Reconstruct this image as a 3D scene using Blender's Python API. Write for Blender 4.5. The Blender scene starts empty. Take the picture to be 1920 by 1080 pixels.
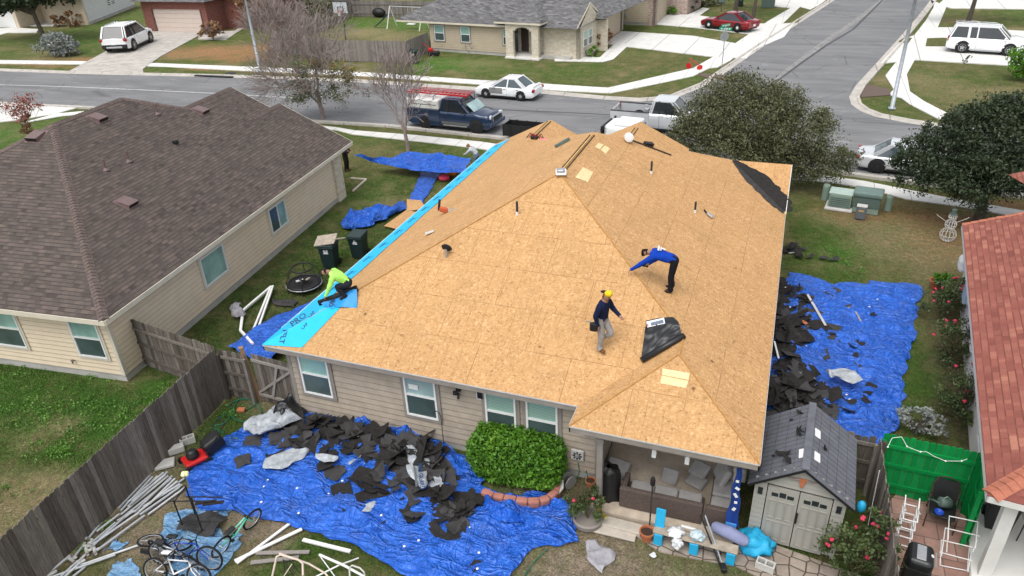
import bpy, bmesh, math, random
import numpy as np
from mathutils import Vector, Matrix, Euler, noise
from mathutils.geometry import tessellate_polygon
random.seed(7)
rng = np.random.default_rng(7)
scene = bpy.context.scene
COL = scene.collection
PI = math.pi
R = math.radians
# ---------------------------------------------------------------- camera
FOC = 1372.49
PITCH, ROLL, YAW = R(29.2529), R(2.5695), R(-21.3368)
CAM_H = 13.65
_cy, _sy = math.cos(YAW), math.sin(YAW)
_f = Vector((_sy*math.cos(PITCH), _cy*math.cos(PITCH), -math.sin(PITCH)))
_r = Vector((_cy, -_sy, 0))
_d = _f.cross(_r)
_r2 = _r*math.cos(ROLL) + _d*math.sin(ROLL)
_d2 = -_r*math.sin(ROLL) + _d*math.cos(ROLL)
cam_data = bpy.data.cameras.new('camera')
cam = bpy.data.objects.new('camera', cam_data)
COL.objects.link(cam)
cam_data.sensor_width = 36.0
cam_data.lens = FOC/1920*36.0
cam_data.clip_end = 2000
cam.matrix_world = Matrix(((_r2.x, -_d2.x, -_f.x, 0), (_r2.y, -_d2.y, -_f.y, 0), (_r2.z, -_d2.z, -_f.z, CAM_H), (0, 0, 0, 1)))
scene.camera = cam
# ---------------------------------------------------------------- sky, sun, exposure
SUN_EL, SUN_ROT = R(64), R(190)
world = bpy.data.worlds.new('World')
scene.world = world
world.use_nodes = True
wn = world.node_tree
bg = wn.nodes['Background']
sky = wn.nodes.new('ShaderNodeTexSky')
sky.sky_type = 'NISHITA'
sky.sun_disc = False
sky.sun_elevation = SUN_EL
sky.sun_rotation = SUN_ROT
sky.air_density = 1.0
sky.dust_density = 3.0
hs = wn.nodes.new('ShaderNodeHueSaturation')
hs.inputs['Saturation'].default_value = 0.22
wn.links.new(sky.outputs[0], hs.inputs['Color'])
wn.links.new(hs.outputs[0], bg.inputs[0])
bg.inputs[1].default_value = 0.15
sun_data = bpy.data.lights.new('sun', 'SUN')
sun_data.energy = 0.8
sun_data.angle = R(40)
sun_data.color = (1.0, 0.96, 0.9)
sun = bpy.data.objects.new('sun', sun_data)
COL.objects.link(sun)
# sun comes from behind-left of the camera
_sd = Vector((math.sin(SUN_ROT)*math.cos(SUN_EL), math.cos(SUN_ROT)*math.cos(SUN_EL), math.sin(SUN_EL)))
sun.rotation_euler = _sd.to_track_quat('Z', 'Y').to_euler()
sun.location = (0, 0, 60)
scene.view_settings.view_transform = 'Standard'
scene.view_settings.look = 'None'
scene.view_settings.exposure = 0.74
scene.view_settings.gamma = 1.0
scene.render.engine = 'CYCLES'
# ---------------------------------------------------------------- geometry helpers
def ray(px, py):
 return _r2*((px-960)/FOC) + _d2*((py-540)/FOC) + _f
def G(px, py, z=0.0):
 """the point at height z seen at photo pixel px,py"""
 d = ray(px, py)
 t = (z-CAM_H)/d.z
 return Vector((d.x*t, d.y*t, z))
def RP(px, py, p0, n):
 """the point of the plane (p0,n) seen at a photo pixel"""
 d = ray(px, py); o = Vector((0, 0, CAM_H))
 t = (Vector(p0)-o).dot(n)/d.dot(n)
 return o + d*t
def PXH(px, py, base):
 """height of the pixel standing vertically over the ground point base"""
 d = ray(px, py)
 t = (base[0]*d.x+base[1]*d.y)/(d.x**2+d.y**2)
 return CAM_H + t*d.z
def nz(x, y, z=0.0, s=1.0):
 return noise.noise(Vector((x*s, y*s, z)))
def fbm(x, y, z=0.0, s=1.0, o=4):
 return noise.fractal(Vector((x*s, y*s, z)), 0.8, 2.1, o)
class MB:
 """collects shapes that become ONE mesh"""
 def __init__(self):
  self.v = []; self.f = []; self.m = []; self.uv = []; self.s = []
  self.slot = 0; self.M = None; self.smooth = False
 def add(self, vs, fs, uvs=None):
  b = len(self.v)
  M = self.M
  for p in vs:
   p = Vector(p)
   self.v.append(tuple(M @ p) if M is not None else tuple(p))
  for i, f in enumerate(fs):
   self.f.append([b+k for k in f]); self.m.append(self.slot); self.s.append(self.smooth)
   self.uv.append(uvs[i] if uvs else None)
  return self
 def box(self, x0, y0, z0, x1, y1, z1):
  vs = [(x0,y0,z0),(x1,y0,z0),(x1,y1,z0),(x0,y1,z0),(x0,y0,z1),(x1,y0,z1),(x1,y1,z1),(x0,y1,z1)]
  return self.add(vs, [(0,3,2,1),(4,5,6,7),(0,1,5,4),(1,2,6,5),(2,3,7,6),(3,0,4,7)])
 def cbox(self, c, s, rot=None):
  """box by centre and size, rot an Euler tuple or matrix"""
  h = [k/2 for k in s]
  if rot is None: Q = Matrix.Identity(3)
  elif isinstance(rot, Matrix): Q = rot
  else: Q = Euler(rot).to_matrix()
  vs = []
  for z in (-1, 1):
   for x, y in ((-1,-1),(1,-1),(1,1),(-1,1)):
    vs.append(Vector(c) + Q @ Vector((x*h[0], y*h[1], z*h[2])))
  return self.add(vs, [(0,3,2,1),(4,5,6,7),(0,1,5,4),(1,2,6,5),(2,3,7,6),(3,0,4,7)])
 def rbox(self, c, s, r=0.03, rot=None, seg=2):
  """box with rounded edges"""
  bm = bmesh.new()
  bmesh.ops.create_cube(bm, size=1.0)
  for v in bm.verts: v.co = Vector((v.co.x*s[0], v.co.y*s[1], v.co.z*s[2]))
  bmesh.ops.bevel(bm, geom=list(bm.edges), offset=min(r, min(s)*0.45), segments=seg, affect='EDGES', profile=0.5)
  Q = Matrix.Identity(3) if rot is None else (rot if isinstance(rot, Matrix) else Euler(rot).to_matrix())
  bm.verts.index_update()
  vs = [Vector(c)+Q @ v.co for v in bm.verts]
  fs = [[v.index for v in f.verts] for f in bm.faces]
  bm.free()
  return self.add(vs, fs)
 def tube(self, pts, r, n=8, cap=True, closed=False):
  """tube through pts; r a number or one radius per point"""
  pts = [Vector(p) for p in pts]
  k = len(pts)
  rs = r if hasattr(r, '__len__') else [r]*k
  vs = []
  up = None
  for i, p in enumerate(pts):
   if closed: t = pts[(i+1) % k]-pts[i-1]
   else: t = pts[min(i+1, k-1)]-pts[max(i-1, 0)]
   if t.length < 1e-9: t = Vector((0,0,1))
   t.normalize()
   if up is None:
    up = Vector((0,0,1)) if abs(t.z) < 0.9 else Vector((1,0,0))
   a = t.cross(up)
   if a.length < 1e-5: a = t.cross(Vector((0.3,1,0.2)))
   a.normalize(); b = a.cross(t); up = b
   for j in range(n):
    an = 2*PI*j/n
    vs.append(p+(a*math.cos(an)+b*math.sin(an))*rs[i])
  fs = []
  for i in range(k if closed else k-1):
   i2 = (i+1) % k
   for j in range(n):
    j2 = (j+1) % n
    fs.append((i*n+j, i*n+j2, i2*n+j2, i2*n+j))
  if cap and not closed:
   fs.append(list(range(n))); fs.append([(k-1)*n+j for j in range(n)][::-1])
  return self.add(vs, fs)
 def bar(self, a, b, w, h=None, up=(0,0,1)):
  """square bar from a to b, w across, h high"""
  a = Vector(a); b = Vector(b); h = h or w
  t = (b-a).normalized(); u = Vector(up)
  s = t.cross(u)
  if s.length < 1e-4: s = t.cross(Vector((1,0,0)))
  s.normalize(); u = s.cross(t)
  vs = []
  for p in (a, b):
   for x, y in ((-1,-1),(1,-1),(1,1),(-1,1)):
    vs.append(p+s*(x*w/2)+u*(y*h/2))
  return self.add(vs, [(0,1,2,3),(7,6,5,4),(0,4,5,1),(1,5,6,2),(2,6,7,3),(3,7,4,0)])
 def lathe(self, prof, n=20, c=(0,0,0), cap=True, rot=None):
  """profile [(r,z)] turned about z"""
  Q = Matrix.Identity(3) if rot is None else (rot if isinstance(rot, Matrix) else Euler(rot).to_matrix())
  vs = []
  for r_, z in prof:
   for j in range(n):
    a = 2*PI*j/n
    vs.append(Vector(c)+Q @ Vector((r_*math.cos(a), r_*math.sin(a), z)))
  fs = []
  for i in range(len(prof)-1):
   for j in range(n):
    j2 = (j+1) % n
    fs.append((i*n+j, i*n+j2, (i+1)*n+j2, (i+1)*n+j))
  if cap:
   fs.append(list(range(n))[::-1]); fs.append([(len(prof)-1)*n+j for j in range(n)])
  return self.add(vs, fs)
 def poly(self, pts, uvs=None):
  """one flat face of any outline"""
  pts = [Vector(p) for p in pts]
  tr = tessellate_polygon([pts])
  n = Vector((0,0,0))
  for i in range(len(pts)):
   a, b = pts[i], pts[(i+1) % len(pts)]
   n += a.cross(b)
  fs = []
  for t in tr:
   a, b, c = [pts[k] for k in t]
   if (b-a).cross(c-a).dot(n) < 0: t = (t[0], t[2], t[1])
   fs.append(tuple(t))
  return self.add(pts, fs, [[uvs[k] for k in f] for f in fs] if uvs else None)
 def prism(self, pts, v, bottom=True):
  """outline pts extruded by vector v"""
  pts = [Vector(p) for p in pts]; v = Vector(v); k = len(pts)
  n = Vector((0,0,0))
  for i in range(k): n += pts[i].cross(pts[(i+1) % k])
  if n.dot(v) < 0: pts = pts[::-1]
  self.poly([p+v for p in pts])
  if bottom: self.poly(pts[::-1])
  vs = pts+[p+v for p in pts]
  return self.add(vs, [(i, (i+1) % k, k+(i+1) % k, k+i) for i in range(k)])
 def grid(self, P, nu, nv):
  """grid of points P(i,j), i<nu, j<nv"""
  vs = [P(i, j) for j in range(nv) for i in range(nu)]
  fs = [(j*nu+i, j*nu+i+1, (j+1)*nu+i+1, (j+1)*nu+i) for j in range(nv-1) for i in range(nu-1)]
  uv = [[(i/(nu-1), j/(nv-1)), ((i+1)/(nu-1), j/(nv-1)), ((i+1)/(nu-1), (j+1)/(nv-1)), (i/(nu-1), (j+1)/(nv-1))] for j in range(nv-1) for i in range(nu-1)]
  return self.add(vs, fs, uv)
 def ball(self, c, r, n=10, m=7):
  rx, ry, rz = r if hasattr(r, '__len__') else (r, r, r)
  vs = []
  for i in range(1, m):
   th = PI*i/m
   for j in range(n):
    a = 2*PI*j/n
    vs.append((c[0]+rx*math.sin(th)*math.cos(a), c[1]+ry*math.sin(th)*math.sin(a), c[2]+rz*math.cos(th)))
  vs.append((c[0], c[1], c[2]+rz)); vs.append((c[0], c[1], c[2]-rz))
  t, b = len(vs)-2, len(vs)-1
  fs = [(t, j, (j+1) % n) for j in range(n)]
  for i in range(m-2):
   for j in range(n):
    j2 = (j+1) % n
    fs.append((i*n+j, (i+1)*n+j, (i+1)*n+j2, i*n+j2))
  fs += [(b, (m-2)*n+(j+1) % n, (m-2)*n+j) for j in range(n)]
  return self.add(vs, fs)
 def mesh(self, name, mats):
  me = bpy.data.meshes.new(name)
  me.from_pydata(self.v, [], self.f)
  if not isinstance(mats, (list, tuple)): mats = [mats]
  for m in mats: me.materials.append(m)
  me.polygons.foreach_set('material_index', self.m)
  me.polygons.foreach_set('use_smooth', self.s)
  if any(u for u in self.uv):
   l = me.uv_layers.new(name='UVMap')
   k = 0
   arr = np.zeros(len(me.loops)*2, dtype=np.float32)
   for f, u in zip(self.f, self.uv):
    if u:
     for q in u:
      arr[k] = q[0]; arr[k+1] = q[1]; k += 2
    else: k += 2*len(f)
   l.data.foreach_set('uv', arr)
  me.validate()
  return me
 def build(self, name, mats, parent=None):
  o = bpy.data.objects.new(name, self.mesh(name, mats))
  COL.objects.link(o)
  if parent is not None: o.parent = parent
  return o
def tag(o, label=None, cat=None, group=None, kind=None):
 if label: o['label'] = label
 if cat: o['category'] = cat
 if group: o['group'] = group
 if kind: o['kind'] = kind
 return o
def thing(name, label, cat, loc=(0,0,0), rz=0.0, group=None, rot=None):
 o = bpy.data.objects.new(name, None)
 o.empty_display_size = 0.2
 COL.objects.link(o)
 o.location = loc
 o.rotation_euler = rot if rot is not None else (0, 0, rz)
 return tag(o, label, cat, group)
def struct(name, mb, mat, parent=None):
 o = mb.build(name, mat, parent)
 if parent is None: o['kind'] = 'structure'
 return o
def world_part(name, mb, mats, parent):
 """a part whose mesh was laid out in world coordinates"""
 o = mb.build(name, mats)
 o.parent = parent
 P = Matrix.Translation(parent.location) @ parent.rotation_euler.to_matrix().to_4x4()
 if parent.parent is not None: P = parent.parent.matrix_basis @ P
 o.matrix_parent_inverse = P.inverted()
 return o
def copy_tree(o, parent=None):
 c = o.copy(); COL.objects.link(c)
 if parent is not None: c.parent = parent
 for ch in list(o.children): copy_tree(ch, c)
 return c
def along(a, b):
 a = Vector(a); b = Vector(b); d = b-a; d.z = 0
 return math.atan2(d.y, d.x)
def uvp(pts, u, o):
 """uv in metres for points of a plane: u along, v up the plane"""
 u = Vector(u).normalized()
 pts = [Vector(p) for p in pts]
 n = Vector((0,0,0))
 for i in range(len(pts)): n += pts[i].cross(pts[(i+1) % len(pts)])
 n.normalize()
 v = n.cross(u)
 if v.z < 0: v = -v
 o = Vector(o)
 return [((p-o).dot(u), (p-o).dot(v)) for p in pts]
# ---------------------------------------------------------------- materials
class NT:
 def __init__(self, name):
  self.mat = bpy.data.materials.new(name); self.mat.use_nodes = True
  self.t = self.mat.node_tree; self.b = self.t.nodes['Principled BSDF']
 def n(self, typ, **kw):
  nd = self.t.nodes.new('ShaderNode'+typ)
  for k, v in kw.items(): setattr(nd, k, v)
  return nd
 def l(self, a, b): self.t.links.new(a, b)
 def val(self, sock, v):
  if hasattr(v, 'is_output') or isinstance(v, bpy.types.NodeSocket): self.l(v, sock)
  else: sock.default_value = v
 def math(self, op, a, b=0.0, c=None):
  nd = self.n('Math', operation=op)
  self.val(nd.inputs[0], a); self.val(nd.inputs[1], b)
  if c is not None: self.val(nd.inputs[2], c)
  return nd.outputs[0]
 def mix(self, f, a, b, blend='MIX'):
  nd = self.n('MixRGB', blend_type=blend)
  self.val(nd.inputs[0], f)
  self.val(nd.inputs[1], a if not isinstance(a, tuple) else (*a[:3], 1)); self.val(nd.inputs[2], b if not isinstance(b, tuple) else (*b[:3], 1))
  return nd.outputs[0]
 def noise(self, scale, detail=4, rough=0.6, vec=None, dist=0.0):
  nd = self.n('TexNoise')
  nd.inputs['Scale'].default_value = scale; nd.inputs['Detail'].default_value = detail
  nd.inputs['Roughness'].default_value = rough; nd.inputs['Distortion'].default_value = dist
  if vec is not None: self.l(vec, nd.inputs['Vector'])
  return nd.outputs[0]
 def ramp(self, fac, stops, interp='LINEAR'):
  nd = self.n('ValToRGB')
  cr = nd.color_ramp; cr.interpolation = interp
  while len(cr.elements) < len(stops): cr.elements.new(0.5)
  for e, (p, c) in zip(cr.elements, stops):
   e.position = p; e.color = (*c[:3], 1) if isinstance(c, tuple) else (c, c, c, 1)
  self.l(fac, nd.inputs[0])
  return nd.outputs[0]
 def coord(self, kind='Object'):
  return self.n('TexCoord').outputs[kind]
 def mapping(self, vec, scale=(1,1,1), rot=(0,0,0), loc=(0,0,0)):
  nd = self.n('Mapping')
  nd.inputs['Scale'].default_value = scale; nd.inputs['Rotation'].default_value = rot; nd.inputs['Location'].default_value = loc
  self.l(vec, nd.inputs['Vector'])
  return nd.outputs[0]
 def bump(self, h, strength=0.3, dist=0.02):
  nd = self.n('Bump'); nd.inputs['Strength'].default_value = strength; nd.inputs['Distance'].default_value = dist
  self.l(h, nd.inputs['Height']); self.l(nd.outputs[0], self.b.inputs['Normal'])
 def out(self, col=None, rough=0.7, metal=0.0, spec=None):
  if col is not None: self.val(self.b.inputs['Base Color'], col if not isinstance(col, tuple) else (*col[:3], 1))
  self.val(self.b.inputs['Roughness'], rough); self.b.inputs['Metallic'].default_value = metal
  if spec is not None: self.b.inputs['Specular IOR Level'].default_value = spec
  return self.mat
_mc = {}
def plain(col, rough=0.7, metal=0.0, var=0.12, scale=6.0, spec=0.4, bump=0.0):
 """a colour with uneven wear"""
 key = (tuple(round(c, 3) for c in col), rough, metal, var, scale, spec, bump)
 if key in _mc: return _mc[key]
 t = NT('surface')
 v = t.noise(scale, 5, 0.65, t.coord())
 c = t.mix(t.ramp(v, [(0.3, 0.0), (0.7, 1.0)]), tuple(k*(1-var) for k in col), tuple(min(k*(1+var), 1) for k in col))
 if bump: t.bump(t.noise(scale*6, 4, 0.7, t.coord()), bump, 0.01)
 m = t.out(c, rough, metal, spec)
 _mc[key] = m
 return m
def mat_ground():
 t = NT('ground')
 a = t.n('Attribute'); a.attribute_name = 'tint'
 co = t.coord()
 n1 = t.noise(5, 6, 0.8, co); n2 = t.noise(26, 5, 0.85, co); n3 = t.noise(1.1, 5, 0.7, co); n4 = t.noise(2.6, 5, 0.75, co)
 c = t.mix(0.9, a.outputs['Color'], t.ramp(n1, [(0.3, 0.5), (0.5, 1.0), (0.72, 1.75)]), 'MULTIPLY')
 c = t.mix(t.ramp(n3, [(0.46, 0.0), (0.62, 0.55)]), c, (0.21, 0.17, 0.085))
 c = t.mix(t.ramp(n4, [(0.5, 0.0), (0.6, 0.55)]), c, t.mix(0.5, c, (0.09, 0.19, 0.035)))
 c = t.mix(0.95, c, t.ramp(n2, [(0.32, 0.35), (0.5, 1.0), (0.66, 2.0)]), 'MULTIPLY')
 t.bump(t.math('ADD', t.math('MULTIPLY', n1, 0.5), n2), 1.0, 0.08)
 return t.out(c, 0.95, 0, 0.1)
def mat_asphalt():
 t = NT('asphalt')
 co = t.coord()
 n = t.noise(0.35, 5, 0.65, t.mapping(co, (0.35, 1.6, 1)), 0.6); f = t.noise(60, 3, 0.7, co); n2 = t.noise(1.2, 6, 0.7, t.mapping(co, (0.5, 1.5, 1)), 0.8)
 c = t.ramp(n, [(0.35, (0.14, 0.142, 0.147)), (0.6, (0.195, 0.196, 0.20))])
 c = t.mix(t.ramp(n2, [(0.58, 0.0), (0.72, 0.55)]), c, (0.34, 0.33, 0.31))
 c = t.mix(0.6, c, t.ramp(f, [(0.3, 0.8), (0.7, 1.2)]), 'MULTIPLY')
 w = t.n('TexVoronoi'); w.feature = 'DISTANCE_TO_EDGE'; w.inputs['Scale'].default_value = 0.28
 t.l(t.mapping(co, (0.6, 1.3, 1)), w.inputs['Vector'])
 c = t.mix(t.ramp(w.outputs['Distance'], [(0.0, 0.5), (0.012, 0.0)]), c, (0.05, 0.05, 0.05))
 t.bump(f, 0.3, 0.01)
 return t.out(c, 0.85, 0, 0.3)
def mat_concrete(col=(0.5, 0.49, 0.465), joint=0.0, name='concrete', ang=0.0, dirt=0.35):
 t = NT(name)
 co = t.coord()
 n = t.noise(1.1, 6, 0.7, co); f = t.noise(40, 3, 0.7, co)
 c = t.mix(t.ramp(n, [(0.35, dirt), (0.62, 0.0)]), tuple(k*1.08 for k in col), tuple(k*0.62 for k in col))
 c = t.mix(0.5, c, t.ramp(f, [(0.3, 0.85), (0.7, 1.12)]), 'MULTIPLY')
 if joint:
  s = t.n('SeparateXYZ'); t.l(t.mapping(co, (1,1,1), (0,0,ang)), s.inputs[0])
  fr = t.math('FRACT', t.math('DIVIDE', s.outputs[0], joint))
  c = t.mix(t.math('LESS_THAN', fr, 0.022), c, tuple(k*0.45 for k in col))
 t.bump(f, 0.2, 0.01)
 return t.out(c, 0.85, 0, 0.3)
def mat_shingle(cols, name, cw=0.33, ch=0.145, gap=(0.02, 0.018, 0.02), seed=0.0, bold=1.0):
 t = NT(name)
 uv = t.coord('UV')
 b = t.n('TexBrick'); t.l(uv, b.inputs['Vector'])
 b.offset = 0.37; b.offset_frequency = 2; b.squash = 1.0
 b.inputs['Scale'].default_value = 1.0; b.inputs['Brick Width'].default_value = cw; b.inputs['Row Height'].default_value = ch
 b.inputs['Mortar Size'].default_value = 0.0; b.inputs['Color1'].default_value = (0,0,0,1); b.inputs['Color2'].default_value = (1,1,1,1)
 b.inputs['Bias'].default_value = 0.0
 s = t.n('SeparateXYZ'); t.l(uv, s.inputs[0])
 b2 = t.n('TexBrick'); t.l(t.mapping(uv, (1,1,1), (0,0,0), (cw*0.45+seed, 0, 0)), b2.inputs['Vector'])
 b2.offset = 0.61; b2.offset_frequency = 3
 b2.inputs['Scale'].default_value = 1.0; b2.inputs['Brick Width'].default_value = cw*1.35; b2.inputs['Row Height'].default_value = ch
 b2.inputs['Mortar Size'].default_value = 0.0; b2.inputs['Color1'].default_value = (0,0,0,1); b2.inputs['Color2'].default_value = (1,1,1,1)
 v = t.math('ADD', t.math('MULTIPLY', b.outputs['Color'], 0.5), t.math('MULTIPLY', b2.outputs['Color'], 0.5))
 c = t.ramp(v, [(i/(len(cols)-1), k) for i, k in enumerate(cols)])
 f = t.noise(22, 4, 0.75, uv); g = t.noise(0.7, 4, 0.6, uv)
 c = t.mix(0.55*bold, c, t.ramp(f, [(0.3, 0.72), (0.7, 1.25)]), 'MULTIPLY')
 c = t.mix(0.5, c, t.ramp(g, [(0.3, 0.82), (0.7, 1.15)]), 'MULTIPLY')
 fr = t.math('FRACT', t.math('DIVIDE', s.outputs[1], ch))
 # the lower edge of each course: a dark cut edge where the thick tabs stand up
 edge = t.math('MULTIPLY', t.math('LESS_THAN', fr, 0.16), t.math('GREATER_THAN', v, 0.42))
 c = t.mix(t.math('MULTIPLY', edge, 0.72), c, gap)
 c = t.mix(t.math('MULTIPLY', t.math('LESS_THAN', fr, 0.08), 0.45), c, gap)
 t.bump(t.math('ADD', t.math('MULTIPLY', fr, -1.0), t.math('MULTIPLY', v, 1.2)), 0.55, 0.02)
 return t.out(c, 0.92, 0, 0.2)
def mat_osb():
 t = NT('osb')
 uv = t.coord('UV')
 w1 = t.mapping(uv, (16, 34, 1)); w2 = t.mapping(uv, (26, 9, 1), (0,0,0.5)); w3 = t.mapping(uv, (30, 16, 1), (0,0,-0.7))
 v1 = t.n('TexVoronoi'); v1.inputs['Scale'].default_value = 1.1; t.l(w1, v1.inputs['Vector'])
 v2 = t.n('TexVoronoi'); v2.inputs['Scale'].default_value = 0.8; t.l(w3, v2.inputs['Vector'])
 s1 = t.n('SeparateXYZ'); t.l(v1.outputs['Color'], s1.inputs[0])
 s2 = t.n('SeparateXYZ'); t.l(v2.outputs['Color'], s2.inputs[0])
 m = t.math('ADD', t.math('MULTIPLY', s1.outputs[0], 0.55), t.math('MULTIPLY', s2.outputs[0], 0.45))
 c = t.ramp(m, [(0.04, (0.31, 0.16, 0.065)), (0.2, (0.43, 0.245, 0.103)), (0.5, (0.49, 0.283, 0.123)), (0.8, (0.54, 0.325, 0.15)), (0.97, (0.64, 0.42, 0.22))])
 big = t.noise(0.55, 5, 0.65, uv); mid = t.noise(3.2, 4, 0.7, uv)
 c = t.mix(0.75, c, t.ramp(big, [(0.28, 0.86), (0.5, 1.0), (0.75, 1.08)]), 'MULTIPLY')
 c = t.mix(0.6, c, t.ramp(mid, [(0.28, 0.88), (0.7, 1.09)]), 'MULTIPLY')
 # old nail stains
 sp = t.n('TexVoronoi'); sp.inputs['Scale'].default_value = 0.75; sp.inputs['Randomness'].default_value = 1.0; t.l(uv, sp.inputs['Vector'])
 c = t.mix(t.ramp(sp.outputs['Distance'], [(0.02, 0.85), (0.05, 0.0)]), c, (0.10, 0.045, 0.02))
 # panel joints: 2.44 x 1.22 sheets, the short edges staggered
 b = t.n('TexBrick'); t.l(uv, b.inputs['Vector'])
 b.offset = 0.5; b.inputs['Scale'].default_value = 1.0; b.inputs['Brick Width'].default_value = 2.44; b.inputs['Row Height'].default_value = 1.22
 b.inputs['Mortar Size'].default_value = 0.008; b.inputs['Mortar Smooth'].default_value = 0.0
 b.inputs['Color1'].default_value = (0,0,0,1); b.inputs['Color2'].default_value = (0.9,0.9,0.9,1); b.inputs['Mortar'].default_value = (0,0,0,1)
 c = t.mix(0.07, c, t.ramp(b.outputs['Color'], [(0.0, 0.75), (0.9, 1.2)]), 'MULTIPLY')
 jm = t.math('MULTIPLY', b.outputs['Fac'], t.ramp(t.noise(1.1, 3, 0.6, uv), [(0.35, 0.2), (0.65, 0.7)]))
 c = t.mix(jm, c, (0.17, 0.075, 0.025))
 # chalk and cut lines running up the slope
 s = t.n('SeparateXYZ'); t.l(uv, s.inputs[0])
 row = t.math('FLOOR', t.math('DIVIDE', s.outputs[1], 1.22))
 u2 = t.math('ADD', s.outputs[0], t.math('MULTIPLY', row, 0.173))
 fr = t.math('FRACT', t.math('DIVIDE', u2, 0.406))
 ln = t.math('LESS_THAN', fr, 0.032)
 cell = t.n('TexWhiteNoise'); cell.noise_dimensions = '2D'
 cb = t.n('CombineXYZ'); t.l(t.math('FLOOR', t.math('DIVIDE', u2, 0.406)), cb.inputs[0]); t.l(t.math('FLOOR', t.math('DIVIDE', s.outputs[1], 0.9)), cb.inputs[1])
 t.l(cb.outputs[0], cell.inputs['Vector'])
 ln = t.math('MULTIPLY', ln, t.math('MULTIPLY', t.math('GREATER_THAN', cell.outputs['Value'], 0.5), 0.55))
 c = t.mix(ln, c, (0.22, 0.10, 0.04))
 t.bump(m, 0.25, 0.004)
 return t.out(c, 0.8, 0, 0.25)
def mat_wood(cols, name, scale=(1,1,1), rough=0.9):
 """weathered boards: per-board shade from an id stored in UV, grain along z"""
 t = NT(name)
 co = t.coord(); uv = t.coord('UV')
 wn_ = t.n('TexWhiteNoise'); wn_.noise_dimensions = '2D'; t.l(uv, wn_.inputs['Vector'])
 g = t.noise(7, 6, 0.7, t.mapping(co, scale), 0.4)
 v = t.math('ADD', t.math('MULTIPLY', wn_.outputs['Value'], 0.4), t.math('MULTIPLY', g, 0.62))
 c = t.ramp(v, [(0.22+0.56*i/(len(cols)-1), k) for i, k in enumerate(cols)])
 t.bump(g, 0.5, 0.01)
 return t.out(c, rough, 0, 0.15)
def mat_brick(name, c1, c2, mortar, w=0.21, h=0.075, ms=0.012):
 t = NT(name)
 uv = t.coord('UV')
 b = t.n('TexBrick'); t.l(uv, b.inputs['Vector'])
 b.inputs['Scale'].default_value = 1.0; b.inputs['Brick Width'].default_value = w; b.inputs['Row Height'].default_value = h; b.inputs['Mortar Size'].default_value = ms
 b.inputs['Color1'].default_value = (*c1, 1); b.inputs['Color2'].default_value = (*c2, 1); b.inputs['Mortar'].default_value = (*mortar, 1)
 n = t.noise(5, 5, 0.7, uv)
 c = t.mix(0.6, b.outputs['Color'], t.ramp(n, [(0.3, 0.7), (0.7, 1.25)]), 'MULTIPLY')
 t.bump(t.math('SUBTRACT', t.math('MULTIPLY', n, 0.5), b.outputs['Fac']), 0.4, 0.01)
 return t.out(c, 0.9, 0, 0.2)
def mat_leaf(name, cols, rough=0.55):
 t = NT(name)
 n1 = t.noise(1.4, 4, 0.7, t.coord()); n2 = t.noise(17, 2, 0.6, t.coord())
 v = t.math('ADD', t.math('MULTIPLY', n1, 0.65), t.math('MULTIPLY', n2, 0.35))
 c = t.ramp(v, [(0.3+0.4*i/(len(cols)-1), k) for i, k in enumerate(cols)])
 t.b.inputs['Subsurface Weight'].default_value = 0.0
 return t.out(c, rough, 0, 0.35)
def mat_tarp(name, c1, c2):
 t = NT(name)
 co = t.coord()
 n = t.noise(2.2, 6, 0.7, co, 1.5)
 c = t.mix(t.ramp(n, [(0.35, 0.0), (0.65, 1.0)]), c1, c2)
 c = t.mix(t.ramp(t.noise(1.3, 6, 0.8, co), [(0.52, 0.0), (0.68, 0.4)]), c, (0.07, 0.12, 0.27))
 h = None
 for sc, st, ro in ((.8, (1, 2.6, 1), 0.3), (1.7, (2.2, .8, 1), -0.5), (4.5, (1, 1.4, 1), .9)):
  k = t.math('ABSOLUTE', t.math('SUBTRACT', t.noise(sc, 3, 0.55, t.mapping(co, st, (0, 0, ro)), 0.9), 0.5))
  k = t.math('MULTIPLY', t.ramp(k, [(0.0, 1.0), (0.05, 0.3), (0.16, 0.0)]), 2.0/sc**1.25)
  h = k if h is None else t.math('ADD', h, k)
 t.bump(h, 0.6, 0.10)
 return t.out(c, 0.36, 0, 0.5)
def mat_glass(col, rough=0.12):
 t = NT('glass')
 n = t.noise(1.2, 3, 0.5, t.coord())
 c = t.mix(t.ramp(n, [(0.35, 0.0), (0.65, 1.0)]), tuple(k*0.8 for k in col), tuple(k*1.2 for k in col))
 return t.out(c, rough, 0, 0.8)
def mat_blind(col):
 t = NT('blind_glass')
 s = t.n('SeparateXYZ'); t.l(t.coord(), s.inputs[0])
 fr = t.math('FRACT', t.math('DIVIDE', s.outputs[2], 0.05))
 c = t.mix(t.math('LESS_THAN', fr, 0.3), col, tuple(k*0.55 for k in col))
 return t.out(c, 0.2, 0, 0.8)
def mat_paint(col, rough=0.25, metal=0.0):
 t = NT('car_paint')
 n = t.noise(0.9, 3, 0.5, t.coord())
 c = t.mix(t.ramp(n, [(0.35, 0.0), (0.65, 1.0)]), tuple(k*0.94 for k in col), tuple(min(1, k*1.05) for k in col))
 t.b.inputs['Coat Weight'].default_value = 0.6
 t.b.inputs['Coat Roughness'].default_value = 0.08
 return t.out(c, rough, metal, 0.5)
M = {}
M['ground'] = mat_ground()
M['asphalt'] = mat_asphalt()
M['concrete'] = mat_concrete((0.64, 0.63, 0.60), 1.5, 'sidewalk_concrete')
M['drive'] = mat_concrete((0.62, 0.61, 0.58), 3.0, 'driveway_concrete', 0.05)
M['old_drive'] = mat_concrete((0.46, 0.43, 0.39), 0, 'old_driveway_concrete', 0, 0.8)
M['kerb'] = mat_concrete((0.46, 0.43, 0.39), 3.0, 'kerb_concrete', 0, 0.6)
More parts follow.
